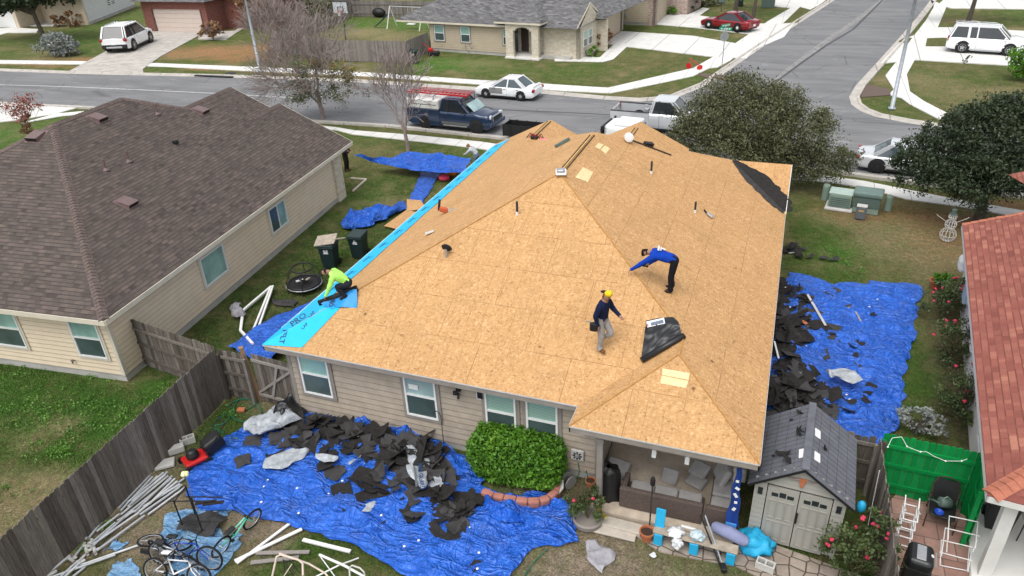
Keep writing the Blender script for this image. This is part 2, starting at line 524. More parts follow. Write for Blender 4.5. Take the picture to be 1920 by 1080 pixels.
M['found'] = mat_concrete((0.42, 0.41, 0.38), 0, 'foundation_concrete', 0, 0.5)
M['slab'] = mat_concrete((0.56, 0.47, 0.37), 0, 'patio_slab_concrete', 0, 0.9)
M['step'] = mat_concrete((0.5, 0.45, 0.38), 0, 'step_concrete', 0, 0.7)
M['osb'] = mat_osb()
M['osb_new'] = plain((0.74, 0.56, 0.30), 0.8, 0, 0.2, 14)
M['brown_shingle'] = mat_shingle([(0.058,0.047,0.043),(0.080,0.065,0.058),(0.098,0.080,0.071),(0.118,0.093,0.081),(0.148,0.114,0.097)], 'brown_shingle', 0.21, 0.145)
M['brown_cap'] = plain((0.125, 0.096, 0.086), 0.92, 0, 0.3, 7, 0.2)
M['grey_shingle'] = mat_shingle([(0.07,0.068,0.07),(0.12,0.118,0.12),(0.17,0.168,0.17),(0.23,0.225,0.225)], 'grey_shingle', 0.33, 0.15)
M['red_shingle'] = mat_shingle([(0.19,0.062,0.050),(0.245,0.083,0.064),(0.29,0.105,0.08),(0.40,0.17,0.12)], 'red_shingle', 0.24, 0.16, (0.12,0.045,0.03), 0.3)
M['red_cap'] = plain((0.38, 0.14, 0.09), 0.9, 0, 0.25, 5, 0.2)
M['cream'] = plain((0.70, 0.585, 0.435), 0.75, 0, 0.06, 2)
M['tan'] = plain((0.39, 0.33, 0.26), 0.8, 0, 0.14, 3)
M['tan_far'] = plain((0.46, 0.39, 0.29), 0.8, 0, 0.06, 2)
M['white_siding'] = plain((0.66, 0.67, 0.67), 0.7, 0, 0.05, 2)
M['trim_grey'] = plain((0.25, 0.225, 0.20), 0.8, 0, 0.15, 3)
M['trim_cream'] = plain((0.60, 0.55, 0.45), 0.7, 0, 0.08, 3)
M['white'] = plain((0.72, 0.72, 0.71), 0.5, 0, 0.06, 4)
M['stucco'] = plain((0.62, 0.60, 0.56), 0.85, 0, 0.1, 2, 0.3, 0.3)
M['screen'] = mat_glass((0.055, 0.085, 0.085), 0.25)
M['pane'] = mat_glass((0.24, 0.40, 0.36), 0.18)
M['pane_blind'] = mat_blind((0.30, 0.46, 0.40))
M['dark_glass'] = mat_glass((0.02, 0.025, 0.03), 0.08)
M['car_glass'] = mat_glass((0.05, 0.075, 0.085), 0.06)
M['light_glass'] = mat_glass((0.30, 0.42, 0.42), 0.1)
M['fence'] = mat_wood([(0.045,0.037,0.031),(0.095,0.08,0.068),(0.16,0.138,0.12),(0.27,0.245,0.215)], 'weathered_fence', (3.5, 3.5, 0.35))
M['fence_far'] = mat_wood([(0.12,0.105,0.095),(0.20,0.18,0.165),(0.30,0.275,0.25)], 'grey_fence', (3, 3, 0.4))
M['post_new'] = mat_wood([(0.16,0.085,0.045),(0.25,0.15,0.09),(0.33,0.21,0.13)], 'brown_post', (3,3,0.4))
M['green_wood'] = mat_wood([(0.0,0.16,0.035),(0.003,0.22,0.05),(0.01,0.28,0.07)], 'green_fence_paint', (3,3,0.4), 0.6)
M['trunk'] = mat_wood([(0.035,0.028,0.022),(0.07,0.058,0.047),(0.12,0.10,0.085)], 'bark', (2,2,0.5))
M['bare_bark'] = plain((0.26, 0.21, 0.195), 0.9, 0, 0.3, 3, 0.15)
M['leaf_oak'] = mat_leaf('oak_leaves', [(0.013,0.022,0.011),(0.033,0.052,0.024),(0.068,0.092,0.042)])
M['leaf_olive'] = mat_leaf('olive_leaves', [(0.042,0.048,0.022),(0.092,0.10,0.045),(0.18,0.185,0.095)])
M['leaf_sage'] = mat_leaf('sage_leaves', [(0.13,0.15,0.135),(0.24,0.26,0.24),(0.34,0.36,0.33)])
M['leaf_hedge'] = mat_leaf('hedge_leaves', [(0.025,0.085,0.006),(0.07,0.185,0.012),(0.17,0.34,0.03)])
M['leaf_rose'] = mat_leaf('rose_leaves', [(0.028,0.045,0.016),(0.065,0.095,0.03),(0.13,0.15,0.055)])
M['leaf_brown'] = mat_leaf('brown_leaves', [(0.12,0.06,0.025),(0.22,0.12,0.055),(0.32,0.20,0.10)])
M['leaf_red'] = mat_leaf('red_leaves', [(0.16,0.03,0.025),(0.26,0.06,0.045),(0.34,0.13,0.07)])
M['leaf_yellow'] = mat_leaf('yellow_leaves', [(0.16,0.14,0.02),(0.30,0.24,0.04),(0.40,0.32,0.07)])
M['petal'] = plain((0.55, 0.04, 0.09), 0.6, 0, 0.2, 5)
M['grass_blade'] = mat_leaf('grass_blades', [(0.045,0.10,0.015),(0.085,0.17,0.028),(0.15,0.24,0.05)])
M['straw'] = plain((0.33, 0.27, 0.15), 0.9, 0, 0.25, 5)
M['tarp'] = mat_tarp('blue_tarp', (0.010, 0.085, 0.46), (0.030, 0.155, 0.68))
M['tarp_dark'] = mat_tarp('folded_blue_tarp', (0.008, 0.075, 0.44), (0.02, 0.14, 0.64))
M['pool_blue'] = mat_tarp('faded_blue_liner', (0.10, 0.27, 0.50), (0.25, 0.42, 0.60))
M['cyan'] = plain((0.008, 0.45, 0.78), 0.45, 0, 0.06, 3)
M['ink'] = plain((0.012, 0.05, 0.13), 0.6)
M['felt'] = plain((0.021, 0.019, 0.018), 0.85, 0, 0.35, 9, 0.25, 0.4)
M['felt_grey'] = plain((0.045, 0.043, 0.043), 0.85, 0, 0.3, 6, 0.25, 0.3)
M['plastic_black'] = plain((0.012, 0.013, 0.015), 0.4, 0, 0.2, 5, 0.5)
M['black'] = plain((0.012, 0.012, 0.013), 0.5, 0, 0.15, 5, 0.4)
M['wrap_grey'] = plain((0.33, 0.355, 0.38), 0.4, 0, 0.35, 7, 0.4, 0.5)
M['rubber'] = plain((0.018, 0.018, 0.02), 0.8, 0, 0.2, 5, 0.2)
M['chrome'] = plain((0.55, 0.56, 0.58), 0.22, 0.9, 0.1, 4)
M['steel'] = plain((0.42, 0.43, 0.44), 0.4, 0.55, 0.15, 5)
M['galv'] = plain((0.36, 0.39, 0.42), 0.5, 0.4, 0.2, 6)
M['red'] = plain((0.48, 0.015, 0.015), 0.35, 0, 0.1, 5)
M['tail'] = plain((0.30, 0.008, 0.012), 0.2, 0, 0.1, 5, 0.6)
M['lamp'] = plain((0.60, 0.62, 0.62), 0.12, 0, 0.1, 5, 0.8)
M['grey_plastic'] = plain((0.33, 0.33, 0.30), 0.55, 0, 0.06, 2)
M['shed_wall'] = plain((0.33, 0.32, 0.285), 0.6, 0, 0.06, 2)
M['shed_roof'] = plain((0.115, 0.12, 0.138), 0.65, 0, 0.2, 3, 0.35)
M['terracotta'] = plain((0.42, 0.14, 0.06), 0.75, 0, 0.15, 5)
M['cyan_paint'] = plain((0.02, 0.36, 0.62), 0.5, 0, 0.1, 5)
M['cushion'] = plain((0.33, 0.32, 0.31), 0.9, 0, 0.15, 4, 0.15, 0.2)
M['wicker'] = plain((0.10, 0.075, 0.065), 0.8, 0, 0.3, 25, 0.2, 0.5)
M['cement'] = mat_concrete((0.5, 0.49, 0.46), 0, 'cement_block', 0, 0.4)
M['stone'] = mat_brick('limestone', (0.62,0.57,0.48), (0.52,0.44,0.32), (0.60,0.57,0.50), 0.42, 0.17, 0.012)
M['redbrick'] = mat_brick('red_brick', (0.17,0.045,0.033), (0.25,0.08,0.057), (0.22,0.14,0.12))
M['mixbrick'] = mat_brick('mixed_brick', (0.50,0.36,0.30), (0.20,0.13,0.11), (0.45,0.40,0.36))
M['garage'] = plain((0.60, 0.50, 0.44), 0.6, 0, 0.05, 2)
M['bin_green'] = plain((0.014, 0.030, 0.030), 0.45, 0, 0.1, 5, 0.4)
M['util_green'] = plain((0.20, 0.27, 0.22), 0.6, 0, 0.1, 3)
M['util_dark'] = plain((0.09, 0.13, 0.115), 0.55, 0, 0.1, 3)
M['ply'] = plain((0.56, 0.42, 0.26), 0.8, 0, 0.12, 5)
M['hose'] = plain((0.01, 0.14, 0.08), 0.5, 0, 0.1, 5)
M['cloth_grey'] = plain((0.30, 0.29, 0.31), 0.95, 0, 0.2, 6, 0.1, 0.3)
M['lavender'] = plain((0.22, 0.24, 0.38), 0.85, 0, 0.12, 5, 0.2, 0.3)
M['bag_white'] = plain((0.66, 0.68, 0.70), 0.5, 0, 0.15, 9, 0.3, 0.5)
M['wood_old'] = plain((0.34, 0.29, 0.23), 0.85, 0, 0.25, 6)
M['skin'] = plain((0.33, 0.17, 0.11), 0.6, 0, 0.08, 8)
M['hair'] = plain((0.012, 0.009, 0.008), 0.6)
M['paver'] = mat_brick('red_paver', (0.27,0.155,0.125), (0.34,0.21,0.17), (0.13,0.095,0.08), 0.62, 0.55, 0.012)
M['flagpaver'] = None
def mat_flag():
 t = NT('flagstone_paver')
 co = t.coord()
 v = t.n('TexVoronoi'); v.feature = 'DISTANCE_TO_EDGE'; v.inputs['Scale'].default_value = 3.2; v.inputs['Randomness'].default_value = 0.5; t.l(co, v.inputs['Vector'])
 n = t.noise(2, 5, 0.7, co)
 c = t.mix(t.ramp(n, [(0.35, 0.0), (0.65, 1.0)]), (0.25, 0.20, 0.165), (0.36, 0.31, 0.26))
 c = t.mix(t.ramp(v.outputs['Distance'], [(0.02, 1.0), (0.07, 0.0)]), c, (0.07, 0.055, 0.04))
 t.bump(v.outputs['Distance'], 0.5, 0.03)
 return t.out(c, 0.9, 0, 0.2)
M['flagpaver'] = mat_flag()
# ---------------------------------------------------------------- ground, streets, paths
def inpoly(x, y, poly):
 c = False; n = len(poly)
 for i in range(n):
  x1, y1 = poly[i][0], poly[i][1]; x2, y2 = poly[i-1][0], poly[i-1][1]
  if (y1 > y) != (y2 > y) and x < (x2-x1)*(y-y1)/(y2-y1)+x1: c = not c
 return c
OLIVE = (0.098, 0.102, 0.036); GREEN = (0.062, 0.115, 0.022); LUSH = (0.062, 0.15, 0.024); STRAW = (0.27, 0.22, 0.12)
DIRT = (0.31, 0.245, 0.18); LITTER = (0.34, 0.17, 0.09); DARKG = (0.048, 0.075, 0.02); MULCH = (0.12, 0.09, 0.065)
# px, py, radius x, radius y (m), colour, strength: how the turf itself is coloured
BLOBS = [
(150,925,2.2,1.5,STRAW,1),(260,800,.8,1.2,STRAW,.9),(20,880,1.2,.6,STRAW,.7),(200,700,1.2,.5,STRAW,.5),(1700,430,2.2,1.6,STRAW,.45),(1560,410,1.2,1.0,STRAW,.4),(150,905,1.6,1.3,STRAW,.95),(60,985,1.8,1.4,STRAW,.9),(235,825,.9,1.0,STRAW,.95),(320,770,.5,.8,STRAW,.8),(15,800,1.0,.5,STRAW,.6),(110,770,.9,.4,STRAW,.5),(60,740,5,2.2,LUSH,.8),(250,800,3.4,1.3,LUSH,.9),(130,880,2.2,1.0,GREEN,.7),(30,640,4,2,GREEN,.9),(300,730,2.0,1.2,LUSH,.6),(20,860,1.3,1,GREEN,.6),
(120,960,2.6,1.2,STRAW,.85),(190,860,1.0,.5,LUSH,.6),(110,845,1.0,.35,LUSH,.8),(330,790,.9,1.6,STRAW,.8),(270,860,1.2,.9,STRAW,.9),(120,800,.8,.5,STRAW,.7),(40,940,1.8,.8,STRAW,.6),(60,830,.7,.4,STRAW,.5),
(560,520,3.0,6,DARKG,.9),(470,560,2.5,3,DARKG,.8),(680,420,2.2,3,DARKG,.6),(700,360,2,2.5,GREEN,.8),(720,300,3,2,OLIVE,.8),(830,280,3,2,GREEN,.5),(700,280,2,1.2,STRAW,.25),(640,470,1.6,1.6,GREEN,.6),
(1560,480,1.2,1.6,LUSH,.95),(1540,440,1,1.6,GREEN,.9),(1620,520,1.3,.8,GREEN,.7),(1600,470,1.2,.8,LUSH,.6),(1720,470,2.5,2.2,STRAW,.45),(1660,430,1.5,1.2,STRAW,.4),(1640,360,2.5,1.2,OLIVE,.9),(1700,400,3.4,2,LITTER,.35),(1600,400,1.2,.8,LITTER,.4),(1800,440,2,3,LITTER,.45),(1740,540,2,1,STRAW,.3),
(1720,680,.5,3,GREEN,.7),(1780,640,.6,2.5,MULCH,.7),(1790,760,.7,1.8,MULCH,.8),(1750,720,.5,1,GREEN,.6),(1700,800,.6,.8,GREEN,.6),
(600,1040,1.6,1.0,GREEN,.8),(500,1060,1.0,.8,GREEN,.6),(300,900,1.2,2,DIRT,.4),(350,980,2.0,1.4,DIRT,.95),(480,990,1.2,.8,DIRT,.9),(240,1010,1.6,1,DIRT,.8),(420,820,.6,.8,GREEN,.8),(440,790,.8,.8,GREEN,.8),(500,740,1,.8,DIRT,.5),(370,890,.5,.6,GREEN,.4),
(1100,1020,1.4,1.0,DIRT,.75),(1040,1060,1.3,.9,DIRT,.7),(1200,1060,2.2,1,DIRT,.7),(1240,1010,1,.5,GREEN,.6),(1080,960,.8,.5,GREEN,.4),(1320,1065,1.6,.5,GREEN,.4),(1130,980,.8,.4,DIRT,.9),(1000,920,.8,.4,DIRT,.8),(1060,900,.8,1,MULCH,.8),
(80,80,10,4.5,GREEN,.7),(180,60,5,5,GREEN,.6),(60,90,5,2,OLIVE,.6),(230,30,4,4,LUSH,.35),(180,112,5,1.0,LITTER,.85),(80,122,8,.5,LITTER,.7),(90,102,4,2.2,STRAW,.2),
(400,98,6.5,3.2,LITTER,.95),(340,80,2.6,1.2,GREEN,.7),(460,108,4,1.8,LITTER,.7),(380,50,5,4,LITTER,.7),(480,90,4,2.5,LITTER,.6),(310,128,3,.5,GREEN,.8),(365,130,1.2,.4,LITTER,.8),
(720,45,7,5,LUSH,.75),(680,60,3.5,3,STRAW,.8),(740,68,4,2.5,STRAW,.6),(800,40,5,4,LUSH,.7),(830,120,5.5,2.6,LUSH,.95),(900,118,2.5,1.4,STRAW,.45),(950,135,5,2,GREEN,.6),(1060,110,4,1.4,STRAW,.35),(1100,100,4,2.2,STRAW,.5),(1080,130,4,1.8,GREEN,.4),
(1150,98,2.4,1.5,LUSH,.35),(1240,115,4,2.5,OLIVE,.8),(1200,55,6,2,GREEN,.4),(1700,145,3,2.4,STRAW,.4),(1760,170,3,3,STRAW,.3),(1820,120,5,2.2,OLIVE,.8),(1720,30,4,5,STRAW,.2),(640,110,6,3,OLIVE,.8),(570,118,5,1.5,GREEN,.5),
(30,250,5,5,LUSH,.8),(60,220,3,3,OLIVE,.4),(120,206,3,1,OLIVE,.8),(10,300,4,4,GREEN,.8),
(750,243,8,.7,OLIVE,.9),(850,262,4,.7,OLIVE,.7),(600,140,12,.6,LITTER,.4),(1900,390,3,1,LITTER,.6)]
def build_ground():
 def line(segs):
  out = []
  for a, b, s in segs: out += list(np.arange(a, b, s))
  return np.array(out+[segs[-1][1]])
 xs = line([(-900,-140,95),(-140,-70,1.4),(-70,-26,.45),(-26,10,.16),(10,34,.6),(34,900,108)])
 ys = line([(-300,-10,58),(-10,6,.8),(6,22,.14),(22,45,.3),(45,110,.5),(110,1200,109)])
 nx, ny = len(xs), len(ys)
 X, Y = np.meshgrid(xs, ys)
 V = np.stack([X.ravel(), Y.ravel(), np.zeros(nx*ny)], 1)
 # uneven blob edges
 N = np.zeros((ny, nx)); N2 = np.zeros((ny, nx)); N3 = np.zeros((ny, nx))
 inner = (X > -120) & (X < 34) & (Y > 5) & (Y < 110)
 for j, i in zip(*np.nonzero(inner)):
  x, y = X[j, i], Y[j, i]
  N[j, i] = noise.noise(Vector((x*.7, y*.7, 0)))+.55*noise.noise(Vector((x*2.3, y*2.3, 3)))
  N2[j, i] = noise.noise(Vector((x*.22, y*.22, 9)))+.5*noise.noise(Vector((x*1.1, y*1.1, 4)))
 C = np.zeros((ny, nx, 3)); C[:] = OLIVE
 mx = np.clip(N2*.9+.25, 0, 1)[..., None]
 C = C*(1-mx)+np.array(GREEN)*mx
 mx = np.clip(-N2*1.1-.05+N*.25, 0, .8)[..., None]
 C = C*(1-mx)+np.array(STRAW)*mx*1.0
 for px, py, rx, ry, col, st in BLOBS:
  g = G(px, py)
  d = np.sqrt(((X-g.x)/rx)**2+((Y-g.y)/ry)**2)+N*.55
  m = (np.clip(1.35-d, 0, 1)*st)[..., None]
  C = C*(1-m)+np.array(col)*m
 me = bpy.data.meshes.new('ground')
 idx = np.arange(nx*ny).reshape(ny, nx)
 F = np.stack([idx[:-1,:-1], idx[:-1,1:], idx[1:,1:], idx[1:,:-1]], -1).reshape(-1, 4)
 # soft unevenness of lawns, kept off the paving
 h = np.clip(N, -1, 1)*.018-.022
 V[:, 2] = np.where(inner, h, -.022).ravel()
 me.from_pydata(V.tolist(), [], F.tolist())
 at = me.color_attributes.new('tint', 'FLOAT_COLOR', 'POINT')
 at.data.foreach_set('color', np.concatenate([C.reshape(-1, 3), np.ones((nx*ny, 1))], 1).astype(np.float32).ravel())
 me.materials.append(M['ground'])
 o = bpy.data.objects.new('ground', me); COL.objects.link(o); o['kind'] = 'structure'
 return xs, ys, C, N
GX, GY, GC, GN = build_ground()
def pxs(pts, z=0.0): return [G(x, y, z) for x, y in pts]
def sheet(name, pts, z, mat, thick=0.0):
 mb = MB()
 P = [Vector((p.x, p.y, z)) for p in pxs(pts)]
 if thick: mb.prism([Vector((p.x, p.y, z-thick)) for p in P], (0, 0, thick), bottom=False)
 else: mb.poly(P)
 return struct(name, mb, mat)
NEAR = [(-400,170),(0,191),(162,199),(400,213),(612,226),(730,233),(940,255),(1160,279),(1400,301),(1557,317),(1687,334),(1920,364),(2300,420)]
FARL = [(-400,116),(0,133.8),(140,139),(267,142),(362,144),(475,147),(655,154),(890,170),(1015,176),(1130,187),(1200,191),(1262,186),(1327,160),(1435,85),(1566,0),(1640,-48)]
FARR = [(1830,-100),(1745,0),(1720,32),(1680,78),(1640,122),(1605,160),(1592,182),(1596,196),(1612,208),(1640,219),(1700,231),(1780,243),(1920,262),(2300,310)]
sheet('street', NEAR+FARR[::-1]+FARL[::-1], 0.006, M['asphalt'])
def offset(pts, d):
 """shift a polyline sideways by d (left of travel positive)"""
 out = []
 for i, p in enumerate(pts):
  a = pts[max(i-1, 0)]; b = pts[min(i+1, len(pts)-1)]
  t = (b-a); t.z = 0; t.normalize()
  out.append(p+Vector((-t.y, t.x, 0))*d)
 return out
def kerb(name, pts, side):
 P = pxs(pts)
 # subdivide so bends are smooth
 Q = [P[0]]
 for a, b in zip(P, P[1:]):
  k = max(1, int((b-a).length/1.5))
  for i in range(1, k+1): Q.append(a.lerp(b, i/k))
 mb = MB()
 secs = [(0.0, 0.016), (0.42, 0.02), (0.47, 0.105), (0.62, 0.115), (0.63, -0.03)]
 rows = [[Vector((p.x, p.y, z)) for p in offset(Q, side*d)] for d, z in secs]
 mb.grid(lambda i, j: rows[j][i], len(Q), len(secs))
 return struct(name, mb, M['kerb'])
kerb('kerb', NEAR, -1); kerb('kerb', FARL, 1); kerb('kerb', FARR, 1)
# worn white edge lines and tar seams
def stripe(name, pts, w, z, mat):
 P = pxs(pts); A = offset(P, w/2); B = offset(P, -w/2)
 mb = MB(); mb.grid(lambda i, j: Vector(((A, B)[j][i].x, (A, B)[j][i].y, z)), len(P), 2)
 return struct(name, mb, mat)
line_m = plain((0.50, 0.50, 0.49), 0.8, 0, 0.3, 3)
tar_m = plain((0.07, 0.07, 0.075), 0.8, 0, 0.3, 3); worn_m = plain((0.225, 0.222, 0.215), 0.9, 0, 0.45, 2)
stripe('road_marking', [(-300,140),(0,159),(120,162.5),(250,168),(400,175),(560,184)], .14, .012, line_m)
stripe('street_seam', [(940,206),(1100,213),(1280,224)], .18, .011, tar_m)
stripe('street_seam', [(1655,0),(1600,55),(1550,85),(1500,120),(1440,165),(1400,190)], .22, .011, tar_m)
stripe('street_seam', [(1680,-20),(1640,12),(1600,42),(1556,72),(1516,102),(1476,134),(1438,166),(1420,182)], .55, .010, worn_m)
sheet('sidewalk', [(-200,118),(0,113),(150,115),(300,119),(480,126),(620,132),(700,137),(890,150),(1015,157),(1060,160),(1140,165),(1265,136),(1300,128),(1350,112),(1330,128),(1300,143),(1240,156),(1145,175),(1060,171),(1015,168),(890,158),(700,144),(620,140),(480,134),(300,125),(150,121),(0,119.5),(-200,124)], 0.03, M['concrete'], .06)
sheet('sidewalk', [(1300,128),(1350,100),(1375,84),(1440,40),(1500,5),(1530,-15),(1570,-15),(1535,10),(1468,45),(1412,83),(1385,97),(1371,113),(1345,127),(1330,128)], 0.034, M['concrete'], .06)
sheet('sidewalk', [(560,232),(630,239),(665,245),(780,254),(900,266),(940,272),(1100,290),(1300,308),(1540,329),(1620,340),(1700,356),(1780,372),(1920,396),(1920,410),(1800,388),(1700,374),(1620,352),(1550,342),(1300,321),(1100,303),(935,285),(900,279),(780,265),(660,252),(630,244),(560,238)], 0.03, M['concrete'], .06)
sheet('sidewalk', [(1745,0),(1775,12),(1758,52),(1722,100),(1700,140),(1706,172),(1676,168),(1660,142),(1684,112),(1710,72),(1735,40),(1750,15),(1755,-20),(1795,-20)], 0.034, M['concrete'], .06)
sheet('sidewalk', [(1676,168),(1706,172),(1732,190),(1775,212),(1765,226),(1706,196),(1690,184),(1666,178)], .030, M['concrete'], .06)
# paved crossings at the corners
sheet('brick_paving', [(1620,157),(1668,168),(1670,179),(1614,183)], 0.04, M['paver'], .05)
sheet('brick_paving', [(1310,137),(1388,145),(1375,155),(1312,143)], 0.042, M['paver'], .05)
# driveways
sheet('driveway', [(128,135),(200,96),(290,58),(382,62),(300,107),(268,130),(270,141)], 0.045, M['old_drive'], .07)
sheet('driveway', [(-80,60),(25,52),(72,55),(68,62),(15,62),(-80,86)], 0.045, M['drive'], .07)
sheet('path', [(372,66),(380,60),(440,58),(455,46),(462,50),(440,64),(424,75),(372,74)], .036, M['old_drive'], .05)
sheet('driveway', [(1132,82),(1165,59),(1300,68),(1386,83),(1412,95),(1400,110),(1345,108),(1176,88)], 0.046, M['drive'], .07)
sheet('path', [(1040,112),(1048,106),(1125,108),(1146,88),(1165,75),(1176,88),(1163,100),(1150,112),(1130,117),(1040,115)], .05, M['concrete'], .05)
sheet('driveway', [(1248,28),(1300,28),(1412,45),(1470,45),(1500,30),(1470,70),(1405,98),(1385,84),(1412,65),(1300,52),(1228,46)], 0.05, M['drive'], .07)
sheet('path', [(1285,30),(1318,15),(1330,17),(1308,32)], .055, M['concrete'], .05)
sheet('driveway', [(1444,-10),(1560,-10),(1515,18),(1445,12)], 0.045, M['drive'], .07)
sheet('driveway', [(1752,52),(1800,52),(1960,61),(2100,70),(2100,148),(1920,125),(1718,113),(1650,120),(1690,78),(1700,72)], 0.046, M['drive'], .07)
sheet('driveway', [(1778,-8),(1960,3),(1960,18),(1782,16),(1760,8)], 0.046, M['drive'], .07)
# grass island strips inside the concrete
def turf(pts, z): return sheet('verge', pts, z, None)
for pts in ([(1468,45),(1500,14),(1522,20),(1494,43)], [(1738,73),(1768,72),(1790,73),(1777,88),(1735,88)], [(1684,79),(1695,72),(1710,72),(1702,83)]):
 mb = MB(); P = pxs(pts); mb.poly([Vector((p.x, p.y, .062)) for p in P])
 me_ = mb.build('verge', plain(OLIVE, .95, 0, .35, 3, .1)); me_['kind'] = 'structure'
# the strip of driveway beside the house on the left and the front walk hidden beyond
sheet('driveway', [(-60,192),(60,196),(155,200),(105,214),(30,226),(-60,236)], 0.04, M['drive'], .06)
sheet('path', [(105,214),(160,209),(190,212),(120,218),(40,232)], .05, M['concrete'], .05)
# ground round the back patio and the little yard on the right
sheet('flagstone_paving', [(1195,1008),(1205,982),(1420,1010),(1640,1090),(1640,1140),(1500,1120),(1380,1062),(1240,1036)], .02, M['flagpaver'], .04)
mb = MB(); P = pxs([(1668,940),(1700,905),(1840,960),(1845,1140),(1672,1140)]); mb.poly([Vector((p.x, p.y, .012)) for p in P], [(p.x, p.y) for p in P])
struct('brick_paving', mb, M['paver'])
sheet('concrete_strip', [(1820,950),(1850,965),(1900,1140),(1815,1140)], .05, M['found'], .06)
# ---------------------------------------------------------------- house helpers
def lap_wall(mb, a, b, z0, z1, lap=0.19, out=0.016, n=None):
 """lap siding from a to b (outward normal n), real overlapping boards"""
 a = Vector((a[0], a[1], 0)); b = Vector((b[0], b[1], 0))
 t = (b-a).normalized(); nn = Vector(n).normalized() if n else Vector((t.y, -t.x, 0))
 z = z0
 while z < z1-1e-4:
  h = min(lap, z1-z)
  vs = [a+nn*out+Vector((0,0,z)), b+nn*out+Vector((0,0,z)), b+Vector((0,0,z+h)), a+Vector((0,0,z+h)), a+Vector((0,0,z)), b+Vector((0,0,z))]
  mb.add(vs, [(0,1,2,3), (4,5,1,0)])
  if z > z0+.01:
   s_ = mb.slot; mb.slot = 1; g = nn*(out+.001); mb.add([a+g+Vector((0,0,z-.006)), b+g+Vector((0,0,z-.006)), b+g+Vector((0,0,z+.009)), a+g+Vector((0,0,z+.009))], [(0,1,2,3)]); mb.slot = s_  # darker strip along each lap: the shadow line painted in as colour
  z += h
def flat_wall(mb, a, b, z0, z1, th=0.12):
 """plain or masonry wall with metre uvs"""
 a = Vector((a[0], a[1], z0)); b = Vector((b[0], b[1], z0)); t = (b-a).normalized(); n = Vector((t.y, -t.x, 0))
 L = (b-a).length; H = z1-z0
 vs = [a, b, b+Vector((0,0,H)), a+Vector((0,0,H)), a-n*th, b-n*th, b-n*th+Vector((0,0,H)), a-n*th+Vector((0,0,H))]
 q = [(0,0),(L,0),(L,H),(0,H)]; e = [(0,0),(th,0),(th,H),(0,H)]
 mb.add(vs, [(0,1,2,3),(1,5,6,2),(4,0,3,7),(5,4,7,6),(3,2,6,7)], [q, e, e, q, [(0,0),(L,0),(L,th),(0,th)]])
def window(parent, o, d, w, h, trim, panes=('pane', 'screen'), tw=0.1, style='sash', label=None, n=None):
 """window whose lower left corner is o, along d; sash (one rail), slider or single"""
 o = Vector(o); d = Vector(d).normalized(); n = Vector(n) if n else Vector((d.y, -d.x, 0)); u = Vector((0,0,1))
 win = bpy.data.objects.new('window', None)
 def bx(mb, x0, x1, z0, z1, y0, y1):
  vs = [o+d*x+u*z+n*y for z in (z0, z1) for x, y in ((x0,y0),(x1,y0),(x1,y1),(x0,y1))]
  mb.add(vs, [(0,3,2,1),(4,5,6,7),(0,1,5,4),(1,2,6,5),(2,3,7,6),(3,0,4,7)])
 mb = MB(); f = .05
 bx(mb, 0, w, 0, f, -.02, .06); bx(mb, 0, w, h-f, h, -.02, .06); bx(mb, 0, f, f, h-f, -.02, .06); bx(mb, w-f, w, f, h-f, -.02, .06)
 if style == 'sash': bx(mb, f, w-f, h*.5-.025, h*.5+.025, -.01, .055)
 if style == 'slider': bx(mb, w*.5-.025, w*.5+.025, f, h-f, -.01, .055)
 fr = mb.build('window', M['white'], parent)
 if label: fr['label'] = label
 if trim is not None:
  mb = MB()
  bx(mb, -tw, w+tw, h, h+tw, -.01, .035); bx(mb, -tw, w+tw, -tw, 0, -.01, .042); bx(mb, -tw, 0, 0, h, -.01, .035); bx(mb, w, w+tw, 0, h, -.01, .035)
  mb.build('window_trim', trim, fr)
 mb = MB()
 if style == 'sash':
  bx(mb, f, w-f, h*.5+.025, h-f, .0, .012); mb.build('pane', M[panes[0]], fr)
  mb = MB(); bx(mb, f, w-f, f, h*.5-.025, .0, .026); mb.build('pane', M[panes[1]], fr)
 elif style == 'slider':
  bx(mb, f, w*.5-.025, f, h-f, .0, .026); mb.build('pane', M[panes[1]], fr)
  mb = MB(); bx(mb, w*.5+.025, w-f, f, h-f, .0, .012); mb.build('pane', M[panes[0]], fr)
 else:
  bx(mb, f, w-f, f, h-f, .0, .014); mb.build('pane', M[panes[0]], fr)
 bpy.data.objects.remove(win)
 return fr
def roof_face(mb, pts, u, th=0.0):
 """one roof plane, uv in metres: u along the eave, v up the slope"""
 pts = [Vector(p) for p in pts]
 mb.poly(pts, uvp(pts, u, pts[0]))
def ridge_caps(a, b, nl, nr, mat, w=0.16, step=0.15, lift=.03):
 """bent cap shingles overlapping from a (low) to b (high)"""
 a = Vector(a); b = Vector(b); t = (b-a); L = t.length; t.normalize()
 up = (Vector(nl)+Vector(nr)).normalized()
 sl = Vector(nl).cross(t).normalized(); sr = Vector(nr).cross(t).normalized()
 if sl.dot(Vector(nl)-Vector(nr)) < 0: sl = -sl
 if sr.dot(Vector(nr)-Vector(nl)) < 0: sr = -sr
 mb = MB(); k = int(L/step)
 for i in range(k):
  p = a+t*(i*step); q = a+t*(i*step+step*1.25)
  lo, hi = lift+.012, lift-.012
  c = [p+up*lo*1.2, p+sl*w*.5+up*lo*.95, p+sl*w+up*lo*.4, p+sr*w*.5+up*lo*.95, p+sr*w+up*lo*.4,
   q+up*hi*1.2, q+sl*w*.5+up*hi*.95, q+sl*w+up*hi*.4, q+sr*w*.5+up*hi*.95, q+sr*w+up*hi*.4]
  c += [p+up*0, p+sl*w, p+sr*w]
  mb.add(c, [(2,1,6,7),(1,0,5,6),(0,3,8,5),(3,4,9,8),(10,0,1,2,11),(10,12,4,3,0)])
 return mb
